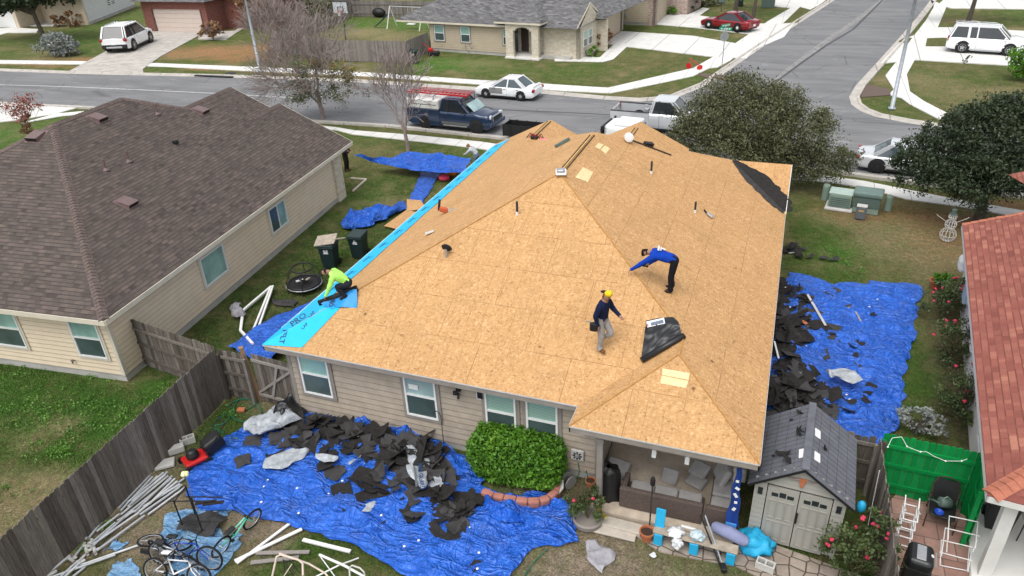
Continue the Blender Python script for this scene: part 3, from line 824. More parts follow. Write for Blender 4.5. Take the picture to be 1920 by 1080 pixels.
# ---------------------------------------------------------------- the house being reroofed
XL, XR, YF, YP, XP, ZE, K = -12.68, .515, 13.34, 12.58, -3.67, 2.65, .49
XM = (XL+XR)/2; P1 = Vector((XM, YF+(XR-XL)/2, ZE+K*(XR-XL)/2))
R2 = Vector((XM, 24.06, P1.z)); YB = R2.y+(XR-XL)/2
WB = (XR-XP)/2; PK = Vector((XR-WB, YP+WB, ZE+K*WB)); TT = Vector((XR-WB, YF+WB, ZE+K*WB))
VT = Vector((XR-2.2, 28.46, ZE+K*2.2)); LG = Vector((-9.97, 27.95, ZE+K*2.71))
n_front = Vector((0, -K, 1)).normalized(); n_right = Vector((K, 0, 1)).normalized(); n_left = Vector((-K, 0, 1)).normalized(); n_back = Vector((0, K, 1)).normalized()
pF, pR, pL = Vector((0, YF, ZE)), Vector((XR, 0, ZE)), Vector((XL, 0, ZE))
def onF(px, py): return RP(px, py, pF, n_front)
def onR(px, py): return RP(px, py, pR, n_right)
def onL(px, py): return RP(px, py, pL, n_left)
house = thing('house', 'tan lap siding house with bare plywood roof being reroofed', 'house', ((XL+XR)/2, 22, 0))
def hp(name, mb, mats, parent=None): return world_part(name, mb, mats, parent or house)
rf = MB()
Z = lambda x, y, z=ZE: Vector((x, y, z))
roof_face(rf, [Z(XL,YF), Z(XP,YF), TT, P1], (1,0,0))
roof_face(rf, [Z(XP,YP), Z(XR,YP), PK], (1,0,0))
roof_face(rf, [Z(XP,YP), PK, TT, Z(XP,YF)], (0,1,0))
roof_face(rf, [Z(XR,YP), Z(XR,26.26), VT, R2, P1, TT, PK], (0,1,0))
roof_face(rf, [Z(XL,YF), P1, R2, LG, Vector((LG.x,31.3,LG.z)), Z(XL,31.3)], (0,1,0))
roof_face(rf, [Z(XR,26.26), Vector((XR,28.46,VT.z)), VT], (1,0,0))
roof_face(rf, [LG, R2, VT, Vector((XR,28.46,VT.z)), Z(XR,YB), Z(LG.x+2.71,YB)], (1,0,0))
roof_face(rf, [LG, Z(LG.x+2.71,YB), Z(LG.x+2.71,31.3), Vector((LG.x,31.3,LG.z))], (0,1,0))
g0, g1, gw = Vector((-6.1,28.3,3.76)), Vector((-6.1,32.6,3.76)), 2.27
roof_face(rf, [g0, g1, Z(-6.1+gw,32.6), Z(-6.1+gw,YB)], (0,1,0))
roof_face(rf, [g0, Z(-6.1-gw,YB), Z(-6.1-gw,32.6), g1], (0,1,0))
roof = hp('roof', rf, M['osb'])
# thin edge of the sheathing, drip edge and fascia boards
def eave_board(name, pts, zt, zb, th, mat, closed=False):
 mb = MB(); P = [Vector(p) for p in pts]
 for a, b in zip(P, P[1:]):
  t = (b-a).normalized(); n = Vector((t.y, -t.x, 0))
  vs = [a+Vector((0,0,zt)), b+Vector((0,0,zt)), b+Vector((0,0,zb)), a+Vector((0,0,zb))]
  vs += [v-n*th for v in vs]
  mb.add(vs, [(0,3,2,1),(4,5,6,7),(0,1,5,4),(3,7,6,2),(0,4,7,3),(1,2,6,5)])
 return mb
EAVE = [Z(XL,31.3,0), Z(XL,YF,0), Z(XP,YF,0), Z(XP,YP,0), Z(XR,YP,0), Z(XR,26.26,0)]
hp('fascia', eave_board('f', EAVE, ZE-.006, ZE-.17, .03, None), M['trim_grey'])
m_drip = plain((0.62, 0.61, 0.58), .45, .2, .12, 5)
o = .012
hp('drip_edge', eave_board('f', [Z(XL-o,31.3,0), Z(XL-o,YF-o,0), Z(XP-o,YF-o,0), Z(XP-o,YP-o,0), Z(XR+o,YP-o,0), Z(XR+o,26.26,0)], ZE+.006, ZE-.028, .01, None), m_drip)
# soffit
mb = MB(); mb.poly([Z(XL+.03,31.2,ZE-.15), Z(XL+.03,YF+.03,ZE-.15), Z(XP,YF+.03,ZE-.15), Z(XR-.03,YF+.03,ZE-.15), Z(XR-.03,30.5,ZE-.15)])
hp('soffit', mb, M['trim_grey'])
# gable end of the garage wing, with a white rake
mb = MB(); mb.poly([Z(XR-.03,26.26,ZE-.1), Z(XR-.03,YB,ZE-.1), Vector((XR-.03,28.46,VT.z-.02))]); hp('gable', mb, M['tan'])
mb = MB(); mb.bar((XR+.01,26.2,ZE-.05), (XR+.01,28.46,VT.z-.05), .025, .1); mb.bar((XR+.01,28.46,VT.z-.05), (XR+.01,YB,ZE-.05), .025, .1); hp('rake_board', mb, m_drip)
for gx, gy, gz, w_ in ((LG.x,31.3,LG.z,2.71), (-6.1,32.6,3.76,gw)):
 mb = MB(); mb.poly([Z(gx-w_,gy-.03), Z(gx+w_,gy-.03), Vector((gx,gy-.03,gz-.02))]); hp('gable', mb, M['tan'])
# walls
WX0, WX1, WY, WP = XL+.38, XR-.38, YF+.42, -3.2
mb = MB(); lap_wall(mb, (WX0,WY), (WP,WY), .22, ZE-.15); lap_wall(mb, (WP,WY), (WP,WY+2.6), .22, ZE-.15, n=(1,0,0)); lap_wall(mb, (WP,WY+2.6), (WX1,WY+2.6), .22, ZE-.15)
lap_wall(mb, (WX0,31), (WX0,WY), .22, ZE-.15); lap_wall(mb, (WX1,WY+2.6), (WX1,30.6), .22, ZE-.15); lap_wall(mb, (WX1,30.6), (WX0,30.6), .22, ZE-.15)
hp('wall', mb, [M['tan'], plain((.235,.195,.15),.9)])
mb = MB(); mb.box(WX0+.02, WY+.02, -.05, WP-.02, WY+.2, .22); mb.box(WX0+.02, WY+.2, -.05, WX0+.2, 31, .22); mb.box(WX1-.2, WY+2.6, -.05, WX1-.02, 30.6, .22)
hp('foundation', mb, M['found'])
mb = MB()
for x, y in ((WX0, WY),):
 mb.box(x-.02, y-.02, .2, x+.10, y+.0, ZE-.16); mb.box(x-.022, y+.002, .2, x+.0, y+.1, ZE-.16)
hp('corner_board', mb, M['trim_grey'])
mb = MB(); mb.box(WP-.12, WY-.022, .2, WP+.015, WY+.0, ZE-.16); mb.box(WP+.016, WY-.02, .2, WP+.03, WY+.12, ZE-.16)
hp('corner_board', mb, M['trim_grey'])
# windows of the back wall
def wx(px, py): d = ray(px, py); return d.x*WY/d.y
def wz(px, py): d = ray(px, py); return CAM_H+d.z*WY/d.y
for i, (x0, x1, pn, lb) in enumerate(((wx(567,700), wx(622,715), ('pane','screen'), None), (wx(763,750), wx(822,765), ('light_glass','screen'), 'window with taped cloudy upper pane'), (wx(912,770), wx(969,780), ('pane_blind','screen'), None), (wx(988,780), wx(1047,790), ('pane_blind','screen'), None))):
 w_ = window(None, (x0, WY-.016, .94), (1,0,0), x1-x0, 1.42, M['trim_grey'], pn, .1, label=lb)
 w_.parent = house; w_.matrix_parent_inverse = Matrix.Translation(house.location).inverted()
 if i == 1:
  p_ = MB(); p_.box(x0+.14, WY-.055, 1.84, x0+.42, WY-.046, 2.0); q_ = p_.build('paper_sticker', M['white'], w_)
# floodlight, vent grille
def wpt(px, py, y=None):
 y = y or WY; d = ray(px, py); t = y/d.y; return Vector((d.x*t, y, CAM_H+d.z*t))
c = wpt(861, 732)
mb = MB(); mb.rbox((c.x, WY-.04, c.z+.06), (.14,.07,.1), .02); mb.rbox((c.x-.05, WY-.13, c.z+.0), (.13,.1,.12), .02, (.5,0,.3)); mb.tube([(c.x+.02,WY-.1,c.z-.02),(c.x+.03,WY-.16,c.z-.16)], .035, 8)
hp('floodlight', mb, M['black'])
c = wpt(901, 739)
mb = MB(); mb.box(c.x-.1, WY-.05, c.z-.14, c.x+.1, WY-.005, c.z+.14); v_ = hp('wall_vent', mb, M['white'])
mb = MB(); mb.box(c.x-.075, WY-.058, c.z-.11, c.x+.075, WY-.052, c.z+.11); world_part('grille', mb, M['black'], v_).matrix_parent_inverse = Matrix.Identity(4)
# patio: slab, beam, posts, ceiling joists hints
PY = YP+.32
mb = MB(); mb.box(WP+.02, PY-.25, -.05, XR-.3, WY+2.62, .16); hp('patio_slab', mb, M['slab'])
mb = MB(); mb.box(XP+.3, PY-.05, 2.22, XR-.3, PY+.09, 2.5); mb.box(XR-.44, PY+.1, 2.22, XR-.3, WY+2.6, 2.5); hp('beam', mb, M['trim_grey'])
for px in (1118, 1375):
 b_ = G(px, 960, .16); x_ = {1118: -3.0, 1375: XR-.42}[px]
 mb = MB(); mb.box(x_-.07, PY-.05, .15, x_+.07, PY+.09, 2.22); mb.box(x_-.095, PY-.075, .15, x_+.095, PY+.115, .3); mb.box(x_-.09, PY-.07, 2.1, x_+.09, PY+.11, 2.215); hp('post', mb, M['trim_grey'])
for px in (1227, 1290):
 c = RP(px, 852, (0,PY,0), Vector((0,1,0)))
 mb = MB(); mb.rbox((c.x, PY-.02, 2.14), (.1,.16,.22), .01); hp('bracket', mb, M['white'])
# wall niche behind the couch: a door and a window
w_ = window(None, (-1.9, WY+2.6-.016, .9), (1,0,0), 1.2, 1.3, M['trim_grey'], ('pane_blind','screen')); w_.parent = house; w_.matrix_parent_inverse = Matrix.Translation(house.location).inverted()
# roof details: boards over hips, cut ridge slots, plywood patches, valley felt
mb = MB()
def hipline(a, b, mat_w=.035, lift=.012):
 mb.bar(Vector(a)+Vector((0,0,lift)), Vector(b)+Vector((0,0,lift)), mat_w, .018)
hipline(Z(XL,YF), P1); hipline(PK, Z(XR,YP)); hipline(PK, Z(XP,YP)); hipline(TT, P1); hipline(PK, TT)
hp('hip_joint', mb, plain((0.42, 0.22, 0.07), .85, 0, .2, 6))
for a, b in ((P1+Vector((0,.35,0)), R2-Vector((0,.3,0))), (Vector((LG.x,28.9,LG.z)), Vector((LG.x,31.1,LG.z))), (g0+Vector((0,1.4,0)), g1-Vector((0,.9,0)))):
 for s in (-1, 1):
  mb = MB(); mb.bar(a+Vector((s*.075,0,-.02)), b+Vector((s*.075,0,-.02)), .03, .03); hp('ridge_slot', mb, plain((0.07, 0.04, 0.02), .9))
for a, b in ((P1+Vector((0,.35,0)), R2-Vector((0,.3,0))), (Vector((LG.x,28.9,LG.z)), Vector((LG.x,31.1,LG.z)))):
 mb = MB(); mb.bar(a+Vector((0,0,.01)), b+Vector((0,0,.0)), .05, .02); hp('ridge_board', mb, plain((0.5, 0.33, 0.12), .85, 0, .2, 6))
def roof_patch(fn, pts, mat, name, lift=.01, lines=None, n=None):
 mb = MB(); P = [fn(*p)+n*lift for p in pts]; mb.poly(P)
 return hp(name, mb, mat)
roof_patch(onR, [(1093,314),(1112,323),(1102,342),(1078,333)], M['osb_new'], 'patch', n=n_right)
roof_patch(onR, [(1122,268),(1132,272),(1124,280),(1115,276)], M['osb_new'], 'patch', n=n_right); roof_patch(onR, [(1134,273),(1144,279),(1135,289),(1126,281)], M['osb_new'], 'patch', n=n_right)
pP = Vector((0, YP, ZE))
onP = lambda x, y: RP(x, y, pP, n_front)
roof_patch(onP, [(1242,691),(1293,700),(1291,713),(1241,703)], M['osb_new'], 'patch', n=n_front); roof_patch(onP, [(1241,704.5),(1291,714.5),(1286,728),(1238,719)], M['osb_new'], 'patch', n=n_front)
# torn felt left in the valley of the garage wing
def strip(fn, left, right, name, mat, lift, n, jag=0.05, parent=None):
 A = [fn(*p)+n*lift for p in left]; B = [fn(*p)+n*lift for p in right]
 def sub(P):
  out = []
  for a, b in zip(P, P[1:]):
   for i in range(9):
    q = a.lerp(b, i/9); q += Vector((random.uniform(-jag,jag), random.uniform(-jag,jag), 0)); q.z = q.z if fn is None else q.z
    out.append(q)
  out.append(P[-1]); return out
 mb = MB(); mb.poly(sub(A)+sub(B)[::-1])
 return mb
V0, V1 = Z(XR,26.26), VT
dv = (V1-V0)
m_ = MB()
def fl(side, w):  # side: vector in the plane away from the valley
 out = []
 for i in range(25):
  t = .03+.96*i/24
  out.append(V0+dv*t+side*(w*(1+.06*math.sin(i*1.7)+random.uniform(-.1,.1))*min(1,.35+t*2.2,.2+(1-t)*3)))
 return out
sideR = Vector((0,-1,0))     # over the main right slope
sideW = Vector((1,0,0))      # over the wing slope
base_ = [V0+dv*(.03+.96*i/24) for i in range(25)]
A = fl(sideR, .62); B = fl(sideW, .75)
m_.grid(lambda i, j: (base_, A)[j][i]+n_right*(.012+.02*(j)*(i%2)), 25, 2)
hp('valley_felt', m_, M['felt_grey'])
m_ = MB(); m_.grid(lambda i, j: (base_, B)[j][i]+n_front*(.012+.02*j*((i+1)%2)), 25, 2); hp('valley_felt', m_, M['felt'])
# pipes
def roof_pipe(px, py, fn, h, mat='felt_grey', r=.035):
 b_ = fn(px, py)
 mb = MB(); mb.tube([b_-Vector((0,0,.05)), b_+Vector((0,0,h))], r, 10)
 p_ = hp('vent_pipe', mb, M[mat]); mb = MB(); mb.tube([b_-Vector((0,0,.02)), b_+Vector((0,0,.09))], [r*1.25, r*1.1], 10)
 q_ = world_part('pipe_base', mb, M['white'], house)
 return p_
roof_pipe(970, 402, onF, .4); roof_pipe(1221, 325, onR, .42); roof_pipe(1303, 398, onR, .36)
b_ = onF(837, 482)
mb = MB(); mb.tube([b_, b_+Vector((0,0,.26))], .04, 10); hp('vent_pipe', mb, M['steel'])
mb = MB(); mb.lathe([(.05,0),(.13,.05),(.16,.09),(.13,.12),(.05,.12)], 14, tuple(b_+Vector((0,0,.22))), rot=(R(-60),0,0)); hp('rain_boot', mb, M['rubber'])
# ---------------------------------------------------------------- neighbouring houses
class Fr:
 """house frame: i across, f along, h above the eave"""
 def __init__(s, o, fwd, right_is_in=True, ze=2.65):
  s.o = Vector((o[0], o[1], 0)); s.b = Vector((fwd[0], fwd[1], 0)).normalized(); s.a = Vector((s.b.y, -s.b.x, 0)) * (1 if right_is_in else -1); s.ze = ze
 def __call__(s, i, f, h=0.0): return s.o+s.a*i+s.b*f+Vector((0,0,s.ze+h))
 def g(s, i, f, z=0.0): return s.o+s.a*i+s.b*f+Vector((0,0,z))
def wallpx(px, py, a, b):
 """where a pixel meets the wall plane through a,b"""
 a = Vector(a); b = Vector(b); t = (b-a).normalized(); return RP(px, py, a, Vector((t.y, -t.x, 0)))
def put(o, th):
 o.parent = th; o.matrix_parent_inverse = th.matrix_basis.inverted() if False else Matrix.Translation(th.location).inverted(); return o
def fasciaboard(pts, ze, mat, name, th, hh=.17, closed=False):
 mb = eave_board('f', [Vector((p.x, p.y, 0)) for p in pts], ze-.004, ze-hh, .03, None); return world_part(name, mb, mat, th)
# --- brown roof house on the left
F = Fr((-18.13, 13.04), (-.0982, .9952), False)
KB = .49
nb = thing('house', 'cream lap siding house with brown shingle roof left of the bare roof', 'house', tuple(F.g(7.2, 9)))
W2, HB = 7.2, 7.2*KB
H1, H2 = F(W2, W2, HB), F(W2, 10.95, HB)
BE = 18.15; g1w, g1h = 3.6, 3.6*KB; g2i, g2w = 7.5, 4.1; g2h = 2.0
J1 = F(3.6, 10.95+W2-3.6, g1h)
mb = MB(); rfc = lambda pts, u: roof_face(mb, pts, u)
rfc([F(0,0), F(14.4,0)][::-1]+[H1], F.a)
rfc([F(0,0), H1, H2, J1, F(3.6,17.0,g1h), F(0,17.0)], F.b)
rfc([F(14.4,0), F(14.4,BE), H2, H1], F.b)
rfc([H2, F(14.4,BE), F(0+3.6,BE,0), J1], F.a)
rfc([J1, F(3.6,17.0,g1h), F(7.2,17.0,0), F(7.2,14.4,0)], F.b)
jb = F(g2i, BE-g2w*KB/KB*1.0, g2h); jb = F(g2i, 14.0, g2h)
rfc([jb, F(g2i,18.9,g2h), F(g2i-g2w,18.9,0), F(g2i-g2w,16.0,0)], F.b)
rfc([jb, F(g2i,18.9,g2h), F(g2i+g2w,18.9,0), F(g2i+g2w,16.0,0)], F.b)
world_part('roof', mb, M['brown_shingle'], nb)
nl = Vector((0,0,1)) ; nFront = (-F.b*KB+Vector((0,0,1))).normalized(); nRight = (-F.a*KB+Vector((0,0,1))).normalized(); nLeft = (F.a*KB+Vector((0,0,1))).normalized(); nBack = (F.b*KB+Vector((0,0,1))).normalized()
for a, b, x, y in ((F(.05,.05,.02), H1, nRight, nFront), (F(14.35,.05,.02), H1, nLeft, nFront), (H1, H2, nRight, nLeft), (F(3.7,14.5,g1h), H2, nRight, nBack), (J1, F(3.6,17.0,g1h), nRight, nLeft), (jb, F(g2i,18.9,g2h), nRight, nLeft)):
 world_part('ridge_cap', ridge_caps(a, b, x, y, None), M['brown_cap'], nb)
fasciaboard([F(14.4,0), F(0,0), F(0,17.0)][::-1] if False else [F(0,17.0), F(0,0)], 2.65, M['trim_cream'], 'fascia', nb)
fasciaboard([F(0,0), F(14.4,0)], 2.65, M['trim_cream'], 'fascia', nb)
mb = MB(); mb.bar(F(0,17.02,-.1), F(3.6,17.02,g1h-.1), .025, .17); world_part('rake_board', mb, M['trim_cream'], nb)
mb = MB(); mb.bar(F(g2i-g2w,18.92,-.1), F(g2i,18.92,g2h-.1), .025, .17); world_part('rake_board', mb, M['trim_cream'], nb)
mb = MB(); mb.poly([F(0,16.95,-.02), F(3.6,16.95,g1h-.05), F(7.2,16.95,-.02)]); world_part('gable', mb, M['cream'], nb)
mb = MB(); mb.poly([F(.05,.05,-.15), F(14,.05,-.15), F(14,17,-.15), F(.05,17,-.15)]); world_part('soffit', mb, M['trim_cream'], nb)
c0, c1, c2 = F.g(.5,.5), F.g(.5,16.1), F.g(14,.5)
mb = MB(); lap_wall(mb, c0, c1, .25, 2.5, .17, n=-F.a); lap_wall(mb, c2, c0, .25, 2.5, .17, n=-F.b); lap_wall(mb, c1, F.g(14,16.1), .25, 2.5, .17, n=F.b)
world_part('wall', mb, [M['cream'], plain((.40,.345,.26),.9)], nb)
mb = MB(); mb.prism([F.g(.52,.52,-.05), F.g(.52,16,-.05), F.g(13.9,16,-.05), F.g(13.9,.52,-.05)], (0,0,.3)); world_part('foundation', mb, M['found'], nb)
mb = MB()
for p, q in ((F.g(.47,.47,.24), F.g(.47,.47,2.5)), ): mb.prism([F.g(.47,.47,.24), F.g(.6,.47,.24), F.g(.6,.6,.24), F.g(.47,.6,.24)], (0,0,2.27))
world_part('corner_board', mb, M['trim_cream'], nb)
mb = MB(); P_ = [F.g(.38,15.55,0), F.g(1.0,15.55,0), F.g(1.0,16.3,0), F.g(.38,16.3,0)]
for a, b in zip(P_, P_[1:]+P_[:1]):
 fl_ = [(a-b).length]; mb.add([a, b, b+Vector((0,0,2.5)), a+Vector((0,0,2.5))], [(0,1,2,3)], [[(0,0),((a-b).length,0),((a-b).length,2.5),(0,2.5)]])
world_part('stone_column', mb, M['stone'], nb)
# windows: lower corners read on the wall planes
def nbwin(pl, pr, wa, wb, d, z0, h, sty, pn, n, th, trim, tw=.1):
 a = wallpx(*pl, wa, wb); b = wallpx(*pr, wa, wb); w = (b-a).length
 if (b-a).dot(Vector(d)) < 0: a, b = b, a
 o_ = Vector((a.x, a.y, z0))+Vector(n).normalized()*.016
 w_ = window(None, o_, d, w, h, trim, pn, tw, sty, n=n); put(w_, th); return w_
nbwin((374,500), (417,470), c0, c1, F.b, .95, 1.15, 'single', ('pane','screen'), -F.a, nb, M['trim_cream'], .07)
nbwin((500,395), (531,378), c0, c1, F.b, .95, 1.1, 'slider', ('pane','screen'), -F.a, nb, M['trim_cream'], .07)
nbwin((135,620), (190,630), c2, c0, -F.a, .85, 1.45, 'sash', ('pane','screen'), -F.b, nb, M['trim_cream'], .07)
nbwin((-22,600), (38,612), c2, c0, -F.a, .85, 1.45, 'sash', ('pane','screen'), -F.b, nb, M['trim_cream'], .07)
p = wallpx(140, 675, c2, c0); mb = MB(); mb.tube([p-F.b*.02, p-F.b*.12], .02, 8); mb.tube([p-F.b*.1+Vector((0,0,.05)), p-F.b*.1-Vector((0,0,.06))], .03, 8); mb.lathe([(.045,0),(.045,.015)], 8, tuple(p-F.b*.1+Vector((0,0,.06)))); world_part('faucet', mb, M['bare_bark'], nb)
# downspout line at the far left and roof vents
onNR = lambda x, y: RP(x, y, F(0,0), nRight); onNF = lambda x, y: RP(x, y, F(0,0), nFront)
def box_vent(c, u, v, n, w, l, h, mat, name, th):
 """slant back roof vent: low at the top of the slope"""
 u = u.normalized(); v = v.normalized(); mb = MB()
 P = [c-u*w/2-v*l/2, c+u*w/2-v*l/2, c+u*w/2+v*l/2, c-u*w/2+v*l/2]
 mb.add([P[0]+n*.01, P[1]+n*.01, P[2]+n*.01, P[3]+n*.01, P[0]+n*h, P[1]+n*h, P[2]+n*h*.35, P[3]+n*h*.35], [(0,3,2,1),(4,5,6,7),(0,1,5,4),(1,2,6,5),(2,3,7,6),(3,0,4,7)])
 q = world_part(name, mb, mat, th)
 mb = MB(); Q = [c-u*w*.62-v*l*.6, c+u*w*.62-v*l*.6, c+u*w*.62+v*l*.75, c-u*w*.62+v*l*.75]; mb.prism([p_+n*.002 for p_ in Q], n*.006); world_part('flashing', mb, mat, th)
 mb = MB(); mb.add([P[0]+n*.02-v*.004+u*.03, P[1]+n*.02-v*.004-u*.03, P[1]+n*(h-.02)-v*.004-u*.03, P[0]+n*(h-.02)-v*.004+u*.03], [(0,1,2,3)]); world_part('louvre', mb, M['black'], th)
vm = plain((0.15,0.10,0.095), .5, 0, .15, 6)
uR = F.b; vR = nRight.cross(F.b); vR = vR if vR.z > 0 else -vR
for q in ((184,222), (377,208), (239,381)): box_vent(onNR(*q)+nRight*.0, uR, vR, nRight, .5, .5, .16, vm, 'roof_vent', nb)
vF = nFront.cross(F.a); vF = vF if vF.z > 0 else -vF
box_vent(onNF(68,257), F.a, vF, nFront, .55, .5, .18, vm, 'roof_vent', nb)
def pipe_on(c, h, r, mat, th, n):
 mb = MB(); mb.tube([c-Vector((0,0,.03)), c+Vector((0,0,h))], r, 10); world_part('vent_pipe', mb, mat, th)
 mb = MB(); mb.lathe([(r*3.2,0),(r*2.6,.03),(r*1.3,.09)], 12, tuple(c)); world_part('pipe_flashing', mb, mat, th)
for q, h in (((199,319),.42), ((242,303),.42), ((296,214),.45)): pipe_on(onNR(*q), h, .04, vm, nb, nRight)
c = onNR(330,270); mb = MB(); mb.rbox(tuple(c+Vector((0,0,.09))), (.2,.2,.16), .04); world_part('roof_vent', mb, M['black'], nb)
# --- red roof house on the right
FR = Fr((4.84, 13.2), (1.49, 14.0), True, 2.5)
KR = .42
rh = thing('house', 'white stucco house with red shingle roof at right edge', 'house', tuple(FR.g(5, 7)))
nrL = (-FR.a*KR+Vector((0,0,1))).normalized(); nrF = (-FR.b*KR+Vector((0,0,1))).normalized()
mb = MB()
roof_face(mb, [FR(0,0), FR(6,6,6*KR), FR(6,14.07,6*KR), FR(0,14.07)], FR.b)
roof_face(mb, [FR(0,0), FR(12,0), FR(6,6,6*KR)], FR.a)
roof_face(mb, [FR(12,0), FR(12,14.07), FR(6,14.07,6*KR), FR(6,6,6*KR)], FR.b)
roof_face(mb, [FR(2.6,14.07,2.6*KR), FR(6,14.07,6*KR), FR(6,18,6*KR), FR(1.5,18,1.5*KR)], FR.b)
world_part('roof', mb, M['red_shingle'], rh)
world_part('ridge_cap', ridge_caps(FR(.05,.05,.02), FR(6,6,6*KR), nrL, nrF, None, .2, .19, .035), M['red_cap'], rh)
world_part('ridge_cap', ridge_caps(FR(0,14.05,.0), FR(3,14.05,3*KR), nrL, (FR.b*.3+Vector((0,0,1))).normalized(), None, .14, .25, .03), M['red_cap'], rh)
wt = plain((0.66,0.65,0.62), .6, 0, .06, 3)
mb = eave_board('f', [Vector((p.x,p.y,0)) for p in (FR(0,14.07), FR(0,0), FR(12,0))], 2.494, 2.34, .03, None); world_part('fascia', mb, wt, rh)
mb = MB(); mb.poly([FR(.04,.04,-.14), FR(11,.04,-.14), FR(11,14,-.14), FR(.04,14,-.14)]); world_part('soffit', mb, wt, rh)
mb = MB(); flat_wall(mb, FR.g(.45,14), FR.g(.45,2.6), 0, 2.4); flat_wall(mb, FR.g(.45,2.6), FR.g(2.0,2.6), 0, 2.4); flat_wall(mb, FR.g(2.0,2.6), FR.g(2.0,3.6), 0, 2.4); flat_wall(mb, FR.g(2.0,3.6), FR.g(9,3.6), 0, 2.4)
world_part('wall', mb, M['stucco'], rh)
mb = MB(); mb.prism([FR.g(.35,.3,2.1), FR.g(9,.3,2.1), FR.g(9,.5,2.1), FR.g(.35,.5,2.1)], (0,0,.26)); world_part('beam', mb, wt, rh)
mb = MB(); mb.prism([FR.g(.42,.28,0), FR.g(.66,.28,0), FR.g(.66,.52,0), FR.g(.42,.52,0)], (0,0,2.1)); world_part('post', mb, wt, rh)
mb = MB(); mb.prism([FR.g(.3,.2,0), FR.g(9,.2,0), FR.g(9,3.58,0), FR.g(.3,3.58,0)], (0,0,.06)); world_part('patio_slab', mb, wt, rh)
mb = MB(); a_ = FR.g(.44,11.9,.9); mb.prism([a_, a_+FR.b*.9, a_+FR.b*.9+Vector((0,0,1.1)), a_+Vector((0,0,1.1))], -FR.a*.05); world_part('window', mb, M['white'], rh)
for f_ in (12.3, 9.2, 4.2):
 w_ = window(None, FR.g(.435, f_, .9)-FR.a*.0, -FR.b, 1.0, 1.1, None, ('pane','screen'), style='sash', n=-FR.a); put(w_, rh)
mb = MB(); mb.rbox(tuple(FR.g(.3, 11.0, 1.5)), (.2,.55,.75), .03, (0,0,-.1)); world_part('meter_box', mb, plain((.33,.42,.5), .5), rh)
mb = MB(); mb.rbox(tuple(FR.g(.22, 12.6, 1.7)), (.38,.6,.5), .12, (0,0,-.1)); world_part('window_unit', mb, M['white'], rh)
# --- beige house with grey roof across the street
def simple_frame(o, r): return Fr(o, r)
ah = thing('house', 'beige siding house with grey shingle roof and stone arched entry', 'house', (-24, 68, 0))
def U(x, y, z=0): return Vector((x, y, z))
e0, e1 = U(-34.9,62.85,2.65), U(-24.2,61.35,2.65)     # front eave
aF = (e1-e0).normalized(); bF = Vector((-aF.y, aF.x, 0))
Ea = lambda i, f, h=0: Vector((e0.x, e0.y, 0))+aF*i+bF*f+Vector((0,0,2.65+h))
KA = .5
mb = MB(); rfc = lambda pts, u: roof_face(mb, pts, u)
rfc([Ea(0,0), Ea(11.6,0), Ea(18.2,0), Ea(18.2,6), Ea(9.5,8.2,4.1), Ea(8.2,8.2,4.1)], aF)
rfc([Ea(0,0), Ea(8.2,8.2,4.1), Ea(0,16.4)], bF)
rfc([Ea(8.2,8.2,4.1), Ea(9.5,8.2,4.1), Ea(18.2,16.4), Ea(0,16.4)][::-1], aF)
# entry hip
q0, q1 = 11.3, 15.1
rfc([Ea(q0-.7,-.35,.35), Ea(q1,-.35,.35), Ea((q0+q1)/2+.2,1.9,1.5)], aF)
rfc([Ea(q1,-.35,.35), Ea(q1,5,.35), Ea((q0+q1)/2+.2,5,1.7), Ea((q0+q1)/2+.2,1.9,1.5)], bF)
rfc([Ea(q0-.7,-.35,.35), Ea((q0+q1)/2+.2,1.9,1.5), Ea((q0+q1)/2+.2,4,1.7), Ea(q0-.7,2.4,.35)], bF)
# wing over the stone room: ridge along the street
rfc([Ea(13.6,.6,.0), Ea(18.0,.6,.0), Ea(18.0,3.2,1.6), Ea(13.6,3.2,1.6)], aF)
rfc([Ea(13.6,3.2,1.6), Ea(18.0,3.2,1.6), Ea(18.0,6.4,-.1), Ea(13.6,6.4,-.1)], aF)
# garage hip going back
rfc([Ea(18.9,4.2,.15), Ea(18.9,16,.15), Ea(15,16,2.3), Ea(15,6.4,2.3)], bF)
rfc([Ea(13.5,4.2,.15), Ea(18.9,4.2,.15), Ea(15,6.4,2.3)], aF)
world_part('roof', mb, M['grey_shingle'], ah)
fa = eave_board('f', [Vector((p.x,p.y,0)) for p in (Ea(0,16), Ea(0,0), Ea(11.6,0))], 2.644, 2.48, .03, None); world_part('fascia', fa, M['trim_cream'], ah)
fa = eave_board('f', [Vector((p.x,p.y,0)) for p in (Ea(q0-.7,2), Ea(q0-.7,-.35), Ea(q1,-.35), Ea(q1,1.2))], 2.994, 2.84, .03, None); world_part('fascia', fa, M['trim_cream'], ah)
fa = eave_board('f', [Vector((p.x,p.y,0)) for p in (Ea(13.6,.6), Ea(18.0,.6))], 2.644, 2.5, .03, None); world_part('fascia', fa, M['trim_cream'], ah)
mb = MB(); mb.bar(Ea(18.03,.5,-.05), Ea(18.03,3.2,1.55), .03, .16); mb.bar(Ea(18.03,3.2,1.55), Ea(18.03,6.0,.05), .03, .16); world_part('rake_board', mb, M['trim_cream'], ah)
eg = lambda i, f, z=0: Vector((e0.x, e0.y, 0))+aF*i+bF*f+Vector((0,0,z))
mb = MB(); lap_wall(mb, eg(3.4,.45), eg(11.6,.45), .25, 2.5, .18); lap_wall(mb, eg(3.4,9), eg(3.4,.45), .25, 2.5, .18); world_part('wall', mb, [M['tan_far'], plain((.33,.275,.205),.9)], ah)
mb = MB(); mb.prism([eg(3.45,.48,-.02), eg(17.4,.48,-.02), eg(17.4,9,-.02), eg(3.45,9,-.02)], (0,0,.27)); world_part('foundation', mb, M['found'], ah)
mb = MB()
def stw(a, b, z0, z1): flat_wall(mb, a, b, z0, z1, .3)
